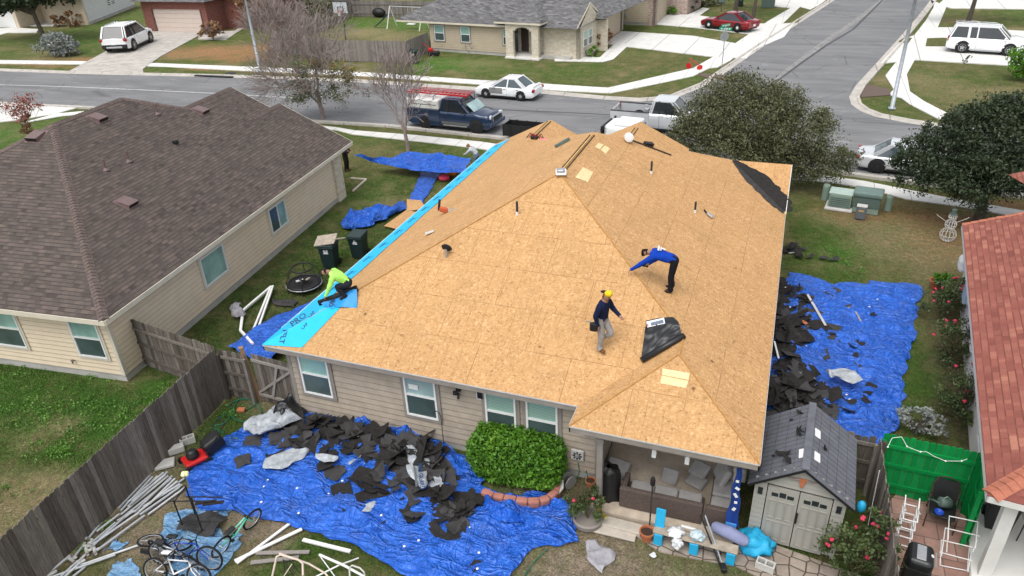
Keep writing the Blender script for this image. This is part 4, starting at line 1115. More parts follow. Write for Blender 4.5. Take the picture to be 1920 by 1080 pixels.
stw(eg(11.6,-.15), eg(12.35,-.15), 0, 2.85); stw(eg(14.1,-.15), eg(14.75,-.15), 0, 2.85)
for k in range(9):
 t0 = -1+2*k/9; t1 = -1+2*(k+1)/9
 z = 2.05+.55*math.sqrt(max(0, 1-((t0+t1)/2)**2))
 xa = 13.225+t0*.875; xb = 13.225+t1*.875
 flat_wall(mb, eg(xa,-.15), eg(xb,-.15), z, 2.85, .3)
stw(eg(11.9,1.6), eg(14.75,1.6), .1, 2.8); stw(eg(14.75,.9), eg(18.05,.9), 0, 2.5)
stw(eg(18.05,.9), eg(18.05,6.3), 0, 2.5); stw(eg(18.05,4.9), eg(18.9,4.9), 0, 2.6)
world_part('stone_wall', mb, M['stone'], ah)
mb = MB(); mb.poly([eg(18.06,.9,2.5), eg(18.06,5.5,2.5), eg(18.06,3.2,4.15)], [(0,0),(4.6,0),(2.3,1.65)]); world_part('gable', mb, M['stone'], ah)
mb = MB(); mb.box(0,0,0,0,0,0)
mb = MB(); mb.prism([eg(12.25,1.58,.1), eg(12.95,1.58,.1), eg(12.95,1.52,.1), eg(12.25,1.52,.1)], (0,0,2.1)); world_part('door', mb, plain((.05,.035,.03),.5), ah)
mb = MB(); mb.prism([eg(11.6,-.4,0), eg(14.9,-.4,0), eg(14.9,1.6,0), eg(11.6,1.6,0)], (0,0,.12)); world_part('porch_slab', mb, M['concrete'], ah)
# garage side wall facing right, with its wide door
gA, gB = Vector((-16.75,68.4,0)), Vector((-16.3,75.3,0)); nG = Vector((.998,-.06,0))
mb = MB(); flat_wall(mb, gA, gB, 0, 2.75, .2); flat_wall(mb, gB, gB+Vector((-6,.3,0)), 0, 2.6, .2); world_part('wall', mb, M['stone'], ah)
mb = MB(); a_ = gA.lerp(gB,.10)+nG*.03; b_ = gA.lerp(gB,.82)+nG*.03; mb.prism([a_+Vector((0,0,.03)), b_+Vector((0,0,.03)), b_+Vector((0,0,2.25)), a_+Vector((0,0,2.25))], nG*.03); world_part('garage_door', mb, plain((.50,.42,.32),.7,0,.05,2), ah)
mb = MB(); a_ = gA.lerp(gB,.83)+nG*.02; b_ = gA.lerp(gB,.93)+nG*.02; mb.prism([a_+Vector((0,0,.03)), b_+Vector((0,0,.03)), b_+Vector((0,0,2.3)), a_+Vector((0,0,2.3))], nG*.03); world_part('door', mb, plain((.16,.12,.10),.6), ah)
mb = MB(); mb.bar(gA+nG*.4+Vector((0,-.5,2.75)), gB+nG*.4+Vector((0,.8,2.75)), .04, .18); world_part('fascia', mb, M['trim_cream'], ah)
for l_, r_ in (((816,70),(834,71)), ((865,73),(882,74)), ((944,77),(961,79))):
 nbwin(l_, r_, eg(3.4,.45), eg(11.6,.45), aF, .95, 1.35, 'sash', ('pane','screen'), -bF, ah, M['trim_grey'], .09)
for f_ in (1.6, 2.7):
 w_ = window(None, eg(18.08, f_, .9), bF, .8, 1.3, None, ('pane','screen'), n=aF); put(w_, ah)
# --- second beige house, up the side street
sh = thing('house', 'beige house with mixed brick corner behind the red car driveway', 'house', (-16, 84, 0))
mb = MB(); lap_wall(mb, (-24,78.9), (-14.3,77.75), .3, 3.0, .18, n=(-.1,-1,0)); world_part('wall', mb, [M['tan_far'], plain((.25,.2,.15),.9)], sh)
mb = MB(); mb.prism([U(-24,79,0), U(-14.3,77.8,0), U(-13.6,77.8,0), U(-13.5,84.5,0), U(-24,85,0)], (0,0,.3)); world_part('foundation', mb, M['found'], sh)
mb = MB(); flat_wall(mb, U(-14.3,77.7), U(-13.55,77.65), 0, 3.1, .3); flat_wall(mb, U(-13.55,77.65), U(-13.5,78.4), 0, 3.1, .3); world_part('brick_wall', mb, M['mixbrick'], sh)
mb = MB(); flat_wall(mb, U(-13.5,84.4), U(-11.4,84.6), 0, 3.1, .3); flat_wall(mb, U(-11.4,84.6), U(-10.6,90), 0, 3.1, .3); world_part('brick_wall', mb, M['mixbrick'], sh)
mb = MB(); flat_wall(mb, U(-13.56,78.4), U(-13.5,84.4), 0, 3.1, .2); world_part('garage_door', mb, M['tan_far'], sh)
mb = MB(); roof_face(mb, [U(-25,78.3,3.05), U(-13.1,77.1,3.05), U(-19,83,6)], (1,0,0)); roof_face(mb, [U(-13.1,77.1,3.05), U(-13,84.2,3.05), U(-10.5,84.2,3.05), U(-10,92,3.05), U(-19,92,6), U(-19,83,6)], (0,1,0)); world_part('roof', mb, M['grey_shingle'], sh)
mb = MB(); c_ = U(-17.3,78.0,1.9); mb.rbox(tuple(c_), (.55,.16,1.25), .03); world_part('meter_box', mb, plain((.33,.42,.5), .5), sh)
for dx, dz in ((-.7,-.85), (.05,-.9), (.55,-.95), (.6,-.2)):
 mb = MB(); mb.rbox((c_.x+dx, c_.y-.05, c_.z+dz), (.34,.14,.36), .03); world_part('meter_box', mb, M['util_green'], sh)
mb = MB(); mb.tube([(c_.x+.3,77.95,2.5),(c_.x+.3,77.95,4.2)], .04, 6); world_part('conduit', mb, M['galv'], sh)
# --- white siding house, top left
wh = thing('house', 'white siding house with stone front and picture windows at top left', 'house', (-86, 74, 0))
wa, wb = U(-81.1,69.9), U(-87,83.4)
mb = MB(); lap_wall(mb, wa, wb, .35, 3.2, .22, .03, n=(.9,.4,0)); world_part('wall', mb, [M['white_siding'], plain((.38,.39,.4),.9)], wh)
mb = MB(); flat_wall(mb, U(-85.6,69.2), U(-81.1,69.9), 0, 3.1, .3); flat_wall(mb, U(-88.6,70.2), U(-85.6,69.2), 0, 3.1, .3); flat_wall(mb, U(-89.5,66.9), U(-88.8,66.8), 0, 2.9, .3); flat_wall(mb, U(-88.8,66.8), U(-88.6,70.2), 0, 3, .2); world_part('stone_wall', mb, plain((.56,.48,.37),.85,0,.12,3), wh)
mb = MB(); mb.prism([U(-81.0,69.95,0), U(-86.9,83.3,0), U(-90,83,0), U(-88.5,70,0)], (0,0,.35)); world_part('foundation', mb, M['found'], wh)
mb = MB(); mb.prism([U(-89.5,66.95,0), U(-105,66.9,0), U(-105,67.1,0), U(-89.5,67.1,0)], (0,0,2.6)); world_part('garage_door', mb, M['white'], wh)
for x_ in (-84.9, -83.4):
 w_ = window(None, (x_, 69.3+(x_+85.6)*.155-.03, .9), (.988,.155,0), 1.4, 1.5, None, ('dark_glass','dark_glass'), style='single'); put(w_, wh)
dd = (wb-wa).normalized()
for t_ in (6.4, 7.7):
 p = wa+dd*t_; w_ = window(None, Vector((p.x,p.y,1.3)), dd, 1.1, 1.4, None, ('dark_glass','dark_glass'), style='single', n=(.9,.4,0)); put(w_, wh)
mb = MB(); roof_face(mb, [U(-80.5,69.2,3.2), U(-86.3,84,3.2), U(-90,78,5.6), U(-86,70,4.5)], dd); roof_face(mb, [U(-80.5,69.2,3.2), U(-86,70,4.5), U(-90,78,5.6), U(-106,78,5.6), U(-106,66,3.0), U(-89,66,3.0)][::-1], (1,0,0)); world_part('roof', mb, M['grey_shingle'], wh)
mb = MB(); mb.prism([U(-88.6,68,.0), U(-84.9,68.6,.0), U(-84.9,69.4,.0), U(-88.6,70.2,0)], (0,0,.12)); world_part('porch_slab', mb, M['concrete'], wh)
# --- brick house with pink garage door
bh = thing('house', 'red brick house with pale pink garage door at top left', 'house', (-64, 70, 0))
b0, b1 = U(-69.4,67.35), U(-60.6,67.45)
mb = MB(); flat_wall(mb, b0, U(-68.1,67.3), 0, 3.3, .3); flat_wall(mb, U(-61.3,67.4), b1, 0, 3.3, .3); flat_wall(mb, U(-68.1,67.3), U(-61.3,67.4), 2.45, 3.3, .3); flat_wall(mb, U(-69.8,80), b0, 0, 3.3, .3); flat_wall(mb, b1, U(-60.6,70.5), 0, 3.3, .3); flat_wall(mb, U(-60.6,70.5), U(-52,71.5), 0, 3.3, .3); world_part('brick_wall', mb, M['redbrick'], bh)
mb = MB()
for k in range(5): mb.box(-68.1, 67.5-.02*(k % 2), .02+k*.486, -61.3, 67.55, .02+k*.486+.47)
world_part('garage_door', mb, M['garage'], bh)
mb = MB(); mb.box(-68.14, 67.34, 0, -68.02, 67.5, 2.45); mb.box(-61.4, 67.34, 0, -61.28, 67.5, 2.45); world_part('door_jamb', mb, plain((.12,.08,.075),.7), bh)
mb = MB(); roof_face(mb, [U(-70.2,66.6,3.3), U(-60,66.8,3.3), U(-65,72,5.9)], (1,0,0)); roof_face(mb, [U(-60,66.8,3.3), U(-60,70,3.3), U(-51,70.8,3.3), U(-51,78,6), U(-65,78,6), U(-65,72,5.9)], (0,1,0)); roof_face(mb, [U(-70.2,66.6,3.3), U(-65,72,5.9), U(-65,78,6), U(-70.3,81,3.3)], (0,1,0)); world_part('roof', mb, M['grey_shingle'], bh)
# ---------------------------------------------------------------- fences
def board_fence(name, label, a, b, h, mat, side=1, rails=3, bw=.14, cat='fence', group=None, wob=.03, top_wob=.02, postevery=2.4, th=.02):
 """picket boards on one face, rails and posts on the other (side=+1: rails to the left of a->b)"""
 a = Vector((a[0], a[1], 0)); b = Vector((b[0], b[1], 0)); t = (b-a).normalized(); n = Vector((-t.y, t.x, 0))*side; L = (b-a).length
 t_ = thing(name, label, cat, tuple((a+b)/2), group=group)
 mb = MB(); k = int(L/bw)
 for i in range(k):
  x0 = i*L/k+.004; x1 = (i+1)*L/k-.006
  o_ = -n*(random.uniform(0, .008)+.0); hh = h+random.uniform(-top_wob, top_wob); z0 = random.uniform(.02, .07); ln = n*random.uniform(-wob, wob)*.4
  p = [a+t*x0+o_, a+t*x1+o_, a+t*x1+o_-n*th, a+t*x0+o_-n*th]
  ear = .03
  lo = [q+Vector((0,0,z0)) for q in p]; mid = [q+ln+Vector((0,0,hh-ear)) for q in p]; c0_ = [p[0].lerp(p[1],.22)+ln+Vector((0,0,hh)), p[0].lerp(p[1],.78)+ln+Vector((0,0,hh)), p[3].lerp(p[2],.78)+ln+Vector((0,0,hh)), p[3].lerp(p[2],.22)+ln+Vector((0,0,hh))]
  u = random.random()*50, random.random()*50
  fs = [(0,1,5,4),(1,2,6,5),(2,3,7,6),(3,0,4,7),(4,5,9,8),(5,6,10,9),(6,7,11,10),(7,4,8,11),(8,9,10,11)]
  mb.add(lo+mid+c0_, fs, [[u]*4]*len(fs))
 world_part('pickets', mb, mat, t_)
 for z in {3: (.35, .95, 1.5), 2: (.4, 1.4)}[rails]:
  mb = MB(); mb.bar(a+n*.022+Vector((0,0,z)), b+n*.022+Vector((0,0,z)), .04, .09); mb.uv = [[(z*3.1, 7.7)]*len(f) for f in mb.f]; world_part('rail', mb, mat, t_)
 k = max(1, int(L/postevery))
 for i in range(k+1):
  p = a+t*(L*i/k)*.998+t*.02+n*.09; mb = MB(); mb.bar(p+Vector((0,0,-.05)), p+Vector((0,0,h-.12)), .09, .09, up=t); mb.uv = [[(i*1.3, 2.7)]*len(f) for f in mb.f]; world_part('post', mb, mat, t_)
 return t_
board_fence('wooden_fence', 'long weathered grey board fence running to bottom left corner', (-14.95,13.75), (-14.2,2.6), 1.83, M['fence'], side=-1)
board_fence('wooden_fence', 'grey board fence with rails facing camera beside cream house', (-18.95,14.38), (-15.0,13.83), 1.83, M['fence'], side=-1)
# (continued) between the junction and the brown post
board_fence('wooden_fence', 'short grey fence panel between fence corner and brown post', (-14.9,13.84), (-13.95,13.86), 1.75, M['fence'], side=-1)
mb = MB(); mb.bar((-13.93,14.02,-.1), (-14.05,13.9,1.95), .13, .13); tag(mb.build('wooden_post', M['post_new']), 'brown leaning wooden post standing beside the gate', 'post')
gt = thing('gate', 'dark board gate with diagonal braces beside the tan house', 'gate', (-13.1, 13.9, 0))
ga, gb = Vector((-13.8,13.95,0)), Vector((-12.35,13.85,0)); tt = (gb-ga).normalized(); nn_ = Vector((tt.y,-tt.x,0))
mb = MB()
for i in range(10):
 p = ga+tt*(.145*i); u = (random.random()*9, random.random()*9); s0 = len(mb.f); mb.bar(p+tt*.07+Vector((0,0,.06)), p+tt*.07+Vector((0,0,1.75)), .135, .02, up=nn_); mb.uv[s0:] = [[u]*4]*6
world_part('pickets', mb, M['fence'], gt)
for z in (.3, 1.55): mb = MB(); mb.bar(ga+nn_*.04+Vector((0,0,z)), gb+nn_*.04+Vector((0,0,z)), .04, .09); world_part('rail', mb, M['fence_far'], gt)
mb = MB(); mb.bar(ga+nn_*.045+Vector((0,0,.35)), gb+nn_*.045+Vector((0,0,1.5)), .03, .08); world_part('brace', mb, M['fence_far'], gt)
mb = MB(); mb.bar(gb+nn_*.055-tt*.9+Vector((0,0,.35)), gb+nn_*.055-tt*.5+Vector((0,0,1.5)), .03, .08); world_part('brace', mb, M['fence_far'], gt)
# right side
board_fence('wooden_fence', 'dark weathered fence beside the plastic shed running towards camera', (3.18,15.35), (3.25,9.5), 1.83, M['fence'], side=1, wob=.05)
board_fence('wooden_fence', 'short dark fence panel between shed and green fence', (2.0,15.45), (3.1,15.42), 1.7, M['fence'], side=-1, top_wob=.05)
gf = board_fence('green_fence', 'bright green painted board fence with white string lights', (3.25,15.5), (5.32,15.42), 1.83, M['green_wood'], side=-1, bw=.13)
gf2 = board_fence('green_fence', 'narrow end panel of green fence beside white stucco wall', (5.34,15.38), (5.2,14.3), 1.75, M['green_wood'], side=-1, bw=.13)
# across the street
board_fence('wooden_fence', 'grey fence closing the front of the yard with hoop', (-37.6,57.2), (-31.3,57.6), 1.83, M['fence_far'], side=1, rails=2, postevery=3)
board_fence('wooden_fence', 'grey fence end panel turning to beige house corner', (-31.3,57.7), (-31.2,61.9), 1.83, M['fence_far'], side=1, rails=2, postevery=3)
board_fence('wooden_fence', 'long grey fence along left side of yard across street', (-49.8,79), (-46.6,60.0), 1.83, M['fence_far'], side=-1, rails=2, postevery=3)
board_fence('wooden_fence', 'grey fence across the back of the yard behind swing set', (-49.7,79.3), (-33,79.6), 1.83, M['fence_far'], side=-1, rails=2, postevery=3)
board_fence('wooden_fence', 'grey fence run from bare tree to front of yard', (-46.5,59.8), (-37.7,57.2), 1.83, M['fence_far'], side=1, rails=2, postevery=3)
board_fence('wooden_fence', 'distant grey fence between white house and brick house', (-84.8,86), (-69.9,82), 1.83, M['fence_far'], side=1, rails=2, postevery=4)
board_fence('wooden_fence', 'dark grey fence at top of yard beyond brown vines', (-62,83), (-49.9,81), 1.83, M['fence_far'], side=1, rails=2, postevery=3)
# ---------------------------------------------------------------- vehicles (local x forward, y left, z up)
def spl(prof, x):
 """smooth interpolation of [(x, v)]"""
 if x <= prof[0][0]: return prof[0][1]
 for (a, va), (b, vb) in zip(prof, prof[1:]):
  if x <= b:
   t = (x-a)/(b-a); t = t*t*(3-2*t)*.5+t*.5
   return va+(vb-va)*t
 return prof[-1][1]
def part(name, mb, mat, parent): return mb.build(name, mat, parent)
def wheel(parent, x, y, r, w, rim, side, spokes=5):
 t = MB(); t.smooth = True
 q = Euler((R(90)*1, 0, 0)).to_matrix()
 t.lathe([(r*.62,-w/2),(r*.93,-w/2),(r,-w*.36),(r,w*.36),(r*.93,w/2),(r*.62,w/2)], 26, (x, y, r), rot=q)
 wh_ = part('wheel', t, M['rubber'], parent)
 m = MB(); yo = y+side*(w*.38)
 m.lathe([(r*.64,-.02),(r*.64,.03),(r*.58,.03),(r*.56,-.01)], 22, (x, yo, r), cap=False, rot=q)
 for k in range(spokes):
  a = 2*PI*k/spokes+.3
  m.bar((x+r*.1*math.cos(a), yo+side*.02, r+r*.1*math.sin(a)), (x+r*.6*math.cos(a), yo+side*.012, r+r*.6*math.sin(a)), .025, r*.24, up=(-math.sin(a)*1.0, 0, math.cos(a)))
 m.lathe([(r*.16,-.03),(r*.16,.035),(0.001,.035)], 12, (x, yo, r), rot=Euler((R(-90)*side,0,0)).to_matrix())
 part('rim', m, rim, wh_)
 m = MB(); m.lathe([(.001,0),(r*.6,0)], 20, (x, yo-side*.05, r), cap=False, rot=q); part('brake_disc', m, M['black'], wh_)
 return wh_
def car(label, cat, pos, rz, L, W, H, wb, r, paint, kind, rim, name='parked_car', tint='car_glass', group=None, cladding=None, rear_over=None):
 t = thing(name, label, cat, pos, rz, group)
 xr = -L/2; xf = L/2; hw = W/2
 fa = wb/2+(.0 if kind != 'pickup' else .15); ra = fa-wb
 K_ = {'sedan': dict(belt=.60, hood=.60, trunk=.635, nose=.40, tail=.58, ws=.22, rs=-.36, rf=.02, rr=-.20, gl=.30),
  'coupe': dict(belt=.60, hood=.56, trunk=.66, nose=.38, tail=.60, ws=.20, rs=-.40, rf=.00, rr=-.20, gl=.30),
  'suv':   dict(belt=.57, hood=.585, trunk=.60, nose=.44, tail=.58, ws=.27, rs=-.485, rf=.07, rr=-.395, gl=.30),
  'bigsuv':dict(belt=.58, hood=.60, trunk=.60, nose=.50, tail=.60, ws=.27, rs=-.49, rf=.12, rr=-.43, gl=.30),
  'pickup':dict(belt=.62, hood=.62, trunk=.62, nose=.52, tail=.62, ws=.25, rs=-.10, rf=.13, rr=-.07, gl=.30)}[kind]
 zl = r*.62; zb = K_['belt']*H
 top = [(-.5, K_['tail']*H*.93), (-.49, K_['tail']*H), (K_['rs'], K_['trunk']*H), (K_['rs']+.02, zb), (K_['ws'], zb), (K_['ws']+.06, K_['hood']*H+.015), (.40, K_['hood']*H*.95), (.475, K_['nose']*H*1.12), (.5, K_['nose']*H*.9)]
 wid = [(-.5, .86), (-.47, .95), (-.36, 1.0), (.3, 1.0), (.43, .955), (.475, .88), (.5, .72)]
 low = [(-.5, zl+.14), (-.46, zl+.02), (-.4, zl), (.4, zl), (.47, zl+.02), (.5, zl+.1)]
 if kind == 'pickup':
  wid = [(-.5, .97), (.36, 1.0), (.45, .97), (.485, .90), (.5, .8)]
 X0 = -.5 if kind != 'pickup' else -.10
 xs = [X0+(.5-X0)*i/34 for i in range(35)]
 nr = 15
 def ringp(x):
  w = spl(wid, x)*hw; zt = spl(top, x); z0 = spl(low, x)
  zs = z0+(min(zt, zb)-z0)*.80
  pr = [(-w*.93, z0), (-w*.985, z0+.08), (-w, z0+(zs-z0)*.45), (-w*.992, z0+(zs-z0)*.7), (-w*.975, zs), (-w*.93, zs+(zt-zs)*.72), (-w*.82, zt-.01), (0, zt+.02)]
  pr = pr+[(-a, b) for a, b in pr[:-1][::-1]]
  return pr
 mb = MB(); mb.smooth = True
 rings = [ringp(x) for x in xs]
 mb.grid(lambda i, j: (xs[j]*L, rings[j][i][0], rings[j][i][1]), nr, len(xs))
 mb.smooth = False
 for j in (0, len(xs)-1):
  P = [(xs[j]*L, a, b) for a, b in rings[j]]; mb.poly(P)
 body = part('body', mb, paint, t)
 # black floor plate
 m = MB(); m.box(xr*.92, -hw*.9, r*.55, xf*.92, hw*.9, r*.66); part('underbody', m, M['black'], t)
 # greenhouse
 zr = H; g = K_
 x_ws, x_rf, x_rr, x_rs = g['ws']*L, g['rf']*L, g['rr']*L, g['rs']*L
 wb_, wt_ = hw*.90, hw*.70
 if kind in ('bigsuv','suv','pickup'): wt_ = hw*.76
 NB = [(x_ws+.05, wb_*.86), (x_ws-.12, wb_), (x_rs+.12, wb_), (x_rs, wb_*.88)]
 NT_ = [(x_rf, wt_*.9), (x_rf-.15, wt_), (x_rr+.1, wt_), (x_rr, wt_*.9)]
 zB = zb-.02
 B_ = [Vector((x, y, zB)) for x, y in NB]+[Vector((x, -y, zB)) for x, y in NB[::-1]]
 T_ = [Vector((x, y, zr-.05)) for x, y in NT_]+[Vector((x, -y, zr-.05)) for x, y in NT_[::-1]]
 m = MB(); m.add(B_+T_, [(i, (i+1) % 8, 8+(i+1) % 8, 8+i)[::-1] for i in range(8)])
 gl = part('window_glass', m, M[tint], t)
 # roof skin, crowned
 m = MB(); m.smooth = True
 def rp(i, j):
  u = i/8; v = j/10; x = x_rr-.03+(x_rf+.05-x_rr+.03)*v
  w_ = wt_*(1.03 if .08 < v < .92 else .93)
  y = (u*2-1)*w_
  return (x, y, zr-.052+.055*(1-abs(u*2-1)**2.6)*(1-abs(v*2-1)**4*.5))
 m.grid(rp, 9, 11)
 part('roof', m, paint, t)
 # pillars
 def pil(a, b, w=.06, mt=None):
  m = MB(); m.bar(a, b, w, .045, up=(0, 1, 0) if abs(a[0]-b[0]) > .1 else (0,1,0)); return part('pillar', m, mt or paint, t)
 for s in (1, -1):
  pil((NB[0][0], s*NB[0][1]*1.0, zB), (NT_[0][0], s*NT_[0][1], zr-.04), .07)
  pil((NB[3][0], s*NB[3][1], zB), (NT_[3][0], s*NT_[3][1], zr-.04), .09)
  pil((NB[1][0], s*NB[1][1]*1.01, zB), (NT_[1][0], s*NT_[1][1]*1.01, zr-.04), .07)
  bp = (x_rf*.35+x_rr*.65) if kind in ('pickup',) else (NT_[1][0]+NT_[2][0])*.5+.15
  if kind != 'coupe' : pil((bp+.0, s*wb_*1.01, zB), (bp-.05, s*wt_*1.01, zr-.04), .08, paint if kind in ('sedan','bigsuv') else M['black'])
  if kind in ('suv', 'bigsuv'): pil((ra*1.0+.25, s*wb_*1.01, zB), (ra+.2, s*wt_*1.01, zr-.04), .16 if kind == 'bigsuv' else .1, paint if kind == 'bigsuv' else M['black'])
  pil((NB[2][0], s*NB[2][1]*1.01, zB), (NT_[2][0], s*NT_[2][1]*1.01, zr-.04), .13 if kind in ('sedan','coupe','suv') else .09)
  # roof edge rail
  m = MB(); m.bar((x_rf-.1, s*wt_*1.0, zr-.06), (x_rr+.05, s*wt_*1.0, zr-.06), .05, .06); part('roof_rail', m, paint, t)
  if kind in ('suv','bigsuv'):
   m = MB(); m.tube([(x_rf-.25, s*wt_*.88, zr+.0),(x_rf-.35, s*wt_*.88, zr+.05),(x_rr+.35, s*wt_*.88, zr+.05),(x_rr+.25, s*wt_*.88, zr+.0)], .018, 6); part('roof_rack', m, M['steel'], t)
  # mirror, door handles, door seams
  m = MB(); m.rbox((x_ws-.32, s*(hw+.09), zb+.06), (.14,.2,.13), .04); part('mirror', m, paint if kind != 'pickup' else M['black'], t)
  for xx in ((bp+.18, bp-.75) if kind != 'coupe' else (bp-.35,)):
   m = MB(); m.rbox((xx, s*(hw*.985), zb-.13), (.16,.04,.035), .01); part('door_handle', m, M['black'] if kind in ('sedan',) else paint, t)
  for xx in ((x_ws-.25, bp+.02, ra+.45) if kind != 'coupe' else (x_ws-.25, bp-.5)):
   m = MB(); m.bar((xx, s*(hw*.998), zl+.12), (xx, s*(hw*.972), zb-.03), .012, .012); part('door_seam', m, M['black'], t)
  m = MB(); m.bar((fa-r*1.3, s*hw*.955, zl+.01), (ra+r*1.3, s*hw*.955, zl+.01), .06, .1); part('sill', m, cladding or (M['black'] if kind != 'bigsuv' else M['steel']), t)
  # wheel openings and wheels
  for xw in (fa, ra):
   m = MB(); m.lathe([(r*1.16,-.012),(r*1.16,.012),(.001,.012)], 26, (xw, s*(hw*.985), r*1.02), rot=Euler((R(-90)*s,0,0)).to_matrix())
   part('wheel_arch', m, M['black'], t)
   wheel(t, xw, s*(hw-.10), r, .23, rim, s)
  # lights
  m = MB(); m.rbox((xf-.16*(1 if kind!='pickup' else .6), s*hw*.66, spl(top,.475)-.14), (.26,.34,.13) if kind not in ('pickup','bigsuv') else (.14,.36,.2), .05, (0,0,-s*.35)); part('headlight', m, M['lamp'], t)
  m = MB(); m.rbox((xr+.08 if kind!='pickup' else xr+.03, s*hw*.83, K_['tail']*H*.86), (.2,.26,.2) if kind not in ('pickup','bigsuv') else (.1,.18,.4), .05, (0,0,s*.25)); part('tail_light', m, M['tail'], t)
 m = MB(); m.rbox((xf-.05, 0, zl+.2), (.14, W*.62, .2), .04); part('grille', m, M['black'] if kind != 'pickup' else M['chrome'], t)
 m = MB(); m.rbox((xr+.0, 0, K_['tail']*H*.6), (.03,.32,.16), .01); part('number_plate', m, M['white'], t)
 return t
def place2(rear, front, side, W):
 """centre and heading from the ground contacts of the two wheels one can see"""
 a, b = G(*rear), G(*front); d = (b-a).normalized(); n = Vector((-d.y, d.x, 0))
 c = (a+b)/2 - n*side*(W/2-.1)
 return Vector((c.x, c.y, .012)), math.atan2(d.y, d.x), (b-a).length
wp = mat_paint((0.78, 0.79, 0.80)); sp = mat_paint((0.60, 0.62, 0.64), .25, .25); rp_ = mat_paint((0.24, 0.012, 0.02), .2, .2); bp_ = mat_paint((0.012, 0.03, 0.075), .22, .2)
p, a, wb_ = place2((252,96), (288,78.5), -1, 1.9); p.z = .06
c = car('white crossover seen from behind parked on the stained driveway', 'suv', p, a, 4.75, 1.92, 1.72, 2.85, .38, wp, 'suv', M['steel'], 'parked_suv', cladding=M['black'], tint='dark_glass'); c.scale = (1.42,)*3; c.location += Vector((-.35,-.3,0))
m = MB(); m.rbox((-2.33,0,.45), (.14,1.75,.28), .05); part('bumper', m, M['black'], c); m = MB(); m.rbox((-2.39,0,.40), (.1,1.1,.12), .03); part('skid_plate', m, M['steel'], c)
p, a, wb_ = place2((978,189), (913,183.5), 1, 1.7)
c = car('old white sedan with one grey front door across the street', 'sedan', p, a, 4.45, 1.72, 1.38, 2.55, .31, wp, 'sedan', M['steel']); c.scale = (1.06,)*3
m = MB(); m.smooth = True
dx0, dx1 = .05, 1.02
m.grid(lambda i, j: (dx0+(dx1-dx0)*i/4, [.838,.866,.872,.868,.855][j], [.33,.40,.52,.64,.76][j]), 5, 5); part('door', m, mat_paint((.22,.215,.21), .5), c)['label'] = 'unpainted grey front door'
m = MB(); m.rbox((-2.05,0,.93), (.16,1.2,.04), .015); part('spoiler', m, wp, c)
p, a, wb_ = place2((1386,61), (1329,54), 1, 1.8); p.z = .065
c = car('dark red sedan parked on the driveway up the side street', 'car', p, a, 4.8, 1.85, 1.42, 2.78, .34, rp_, 'coupe', M['white'], tint='dark_glass'); c.scale = (1.14,)*3
p, a, wb_ = place2((1803,100), (1887,105.5), -1, 2.0); p.z = .06
c = car('large white suv with roof rack on the right driveway', 'suv', p, a, 5.15, 2.02, 1.9, 2.95, .40, wp, 'bigsuv', M['chrome'], 'parked_suv', tint='dark_glass'); c.scale = (1.08,)*3
p, a, _ = place2((1657,326), (1744,336), -1, 1.85)
c = car('silver sedan parked at the kerb half behind the dark oak', 'sedan', p, a, 4.85, 1.84, 1.44, 2.83, .35, sp, 'sedan', M['black'])
# pickups
def pickup_bed(c, L, W, H, paint, inner, r, wb, topper=None):
 hw = W/2; x0, x1 = -L/2, -.10*L; zb = .62*H; z0 = r*.62
 for s in (1, -1):
  m = MB(); m.smooth = False
  P = [(x0,z0+.2),(x0,zb),(x1,zb),(x1,z0),(x0+.25,z0)]
  m.prism([(x, s*(hw-.10), z) for x, z in P], (0, s*.10, 0)); part('bed_side', m, paint, c)
  m = MB(); m.rbox(((x0+x1)/2, s*(hw-.05), zb+.01), (x1-x0, .13, .04), .015); part('bed_rail', m, M['black'] if inner else paint, c)
 m = MB(); m.rbox((x0+.03, 0, (zb+z0+.25)/2), (.07, W-.12, zb-z0-.25), .02); part('tailgate', m, paint, c)
 m = MB(); m.box(x0+.08, -hw+.1, z0+.22, x1-.02, hw-.1, z0+.26); m.box(x1-.06, -hw+.1, z0+.2, x1-.02, hw-.1, zb); part('bed_floor', m, M['black'], c)
 m = MB(); m.rbox((x0-.05, 0, z0+.12), (.16, W*.94, .18), .04); part('bumper', m, M['chrome'], c)
fw, rw = (895,250), (786,236)
a_ = G(*fw); d_ = (G(895,250)-G(786,240)).normalized(); yaw_ = math.atan2(40.2-40.9, 8)
W_ = 2.0; Lp = 5.85; wbp = 3.67
dirv = Vector((math.cos(yaw_), math.sin(yaw_), 0)); nv = Vector((-dirv.y, dirv.x, 0))
cpos = a_ - dirv*(wbp/2+.15) + nv*(W_/2-.1); cpos.z = .012
c = car('dark blue pickup with white bed topper and red ladder rack', 'pickup truck', cpos, yaw_, Lp, W_, 1.92, wbp, .41, bp_, 'pickup', M['black'], 'pickup_truck', tint='dark_glass')
pickup_bed(c, Lp, W_, 1.92, bp_, False, .41, wbp)
m = MB(); m.rbox((.235*Lp+.14,0,1.47), (.68,1.45,.02), .005, (0, .72, 0)); part('windscreen', m, M['light_glass'], c)
for s in (1,-1):
 m = MB(); m.bar((-.3,s*1.0,.36),(1.35,s*1.0,.36),.14,.05); part('running_board', m, M['steel'], c)
 m = MB(); m.bar((-.45,s*.995,.50),(1.5,s*.995,.50),.02,.14); part('lower_stripe', m, plain((.12,.12,.11),.5), c)
m = MB(); m.smooth = False
m.rbox((-1.78,0,1.52), (2.3,1.9,.62), .09); part('bed_topper', m, mat_paint((.62,.62,.60), .5), c)
for s in (1,-1):
 m = MB(); m.box(-2.8, s*.955-.01, 1.5, -.75, s*.955+.01, 1.53); part('topper_seam', m, M['black'], c)
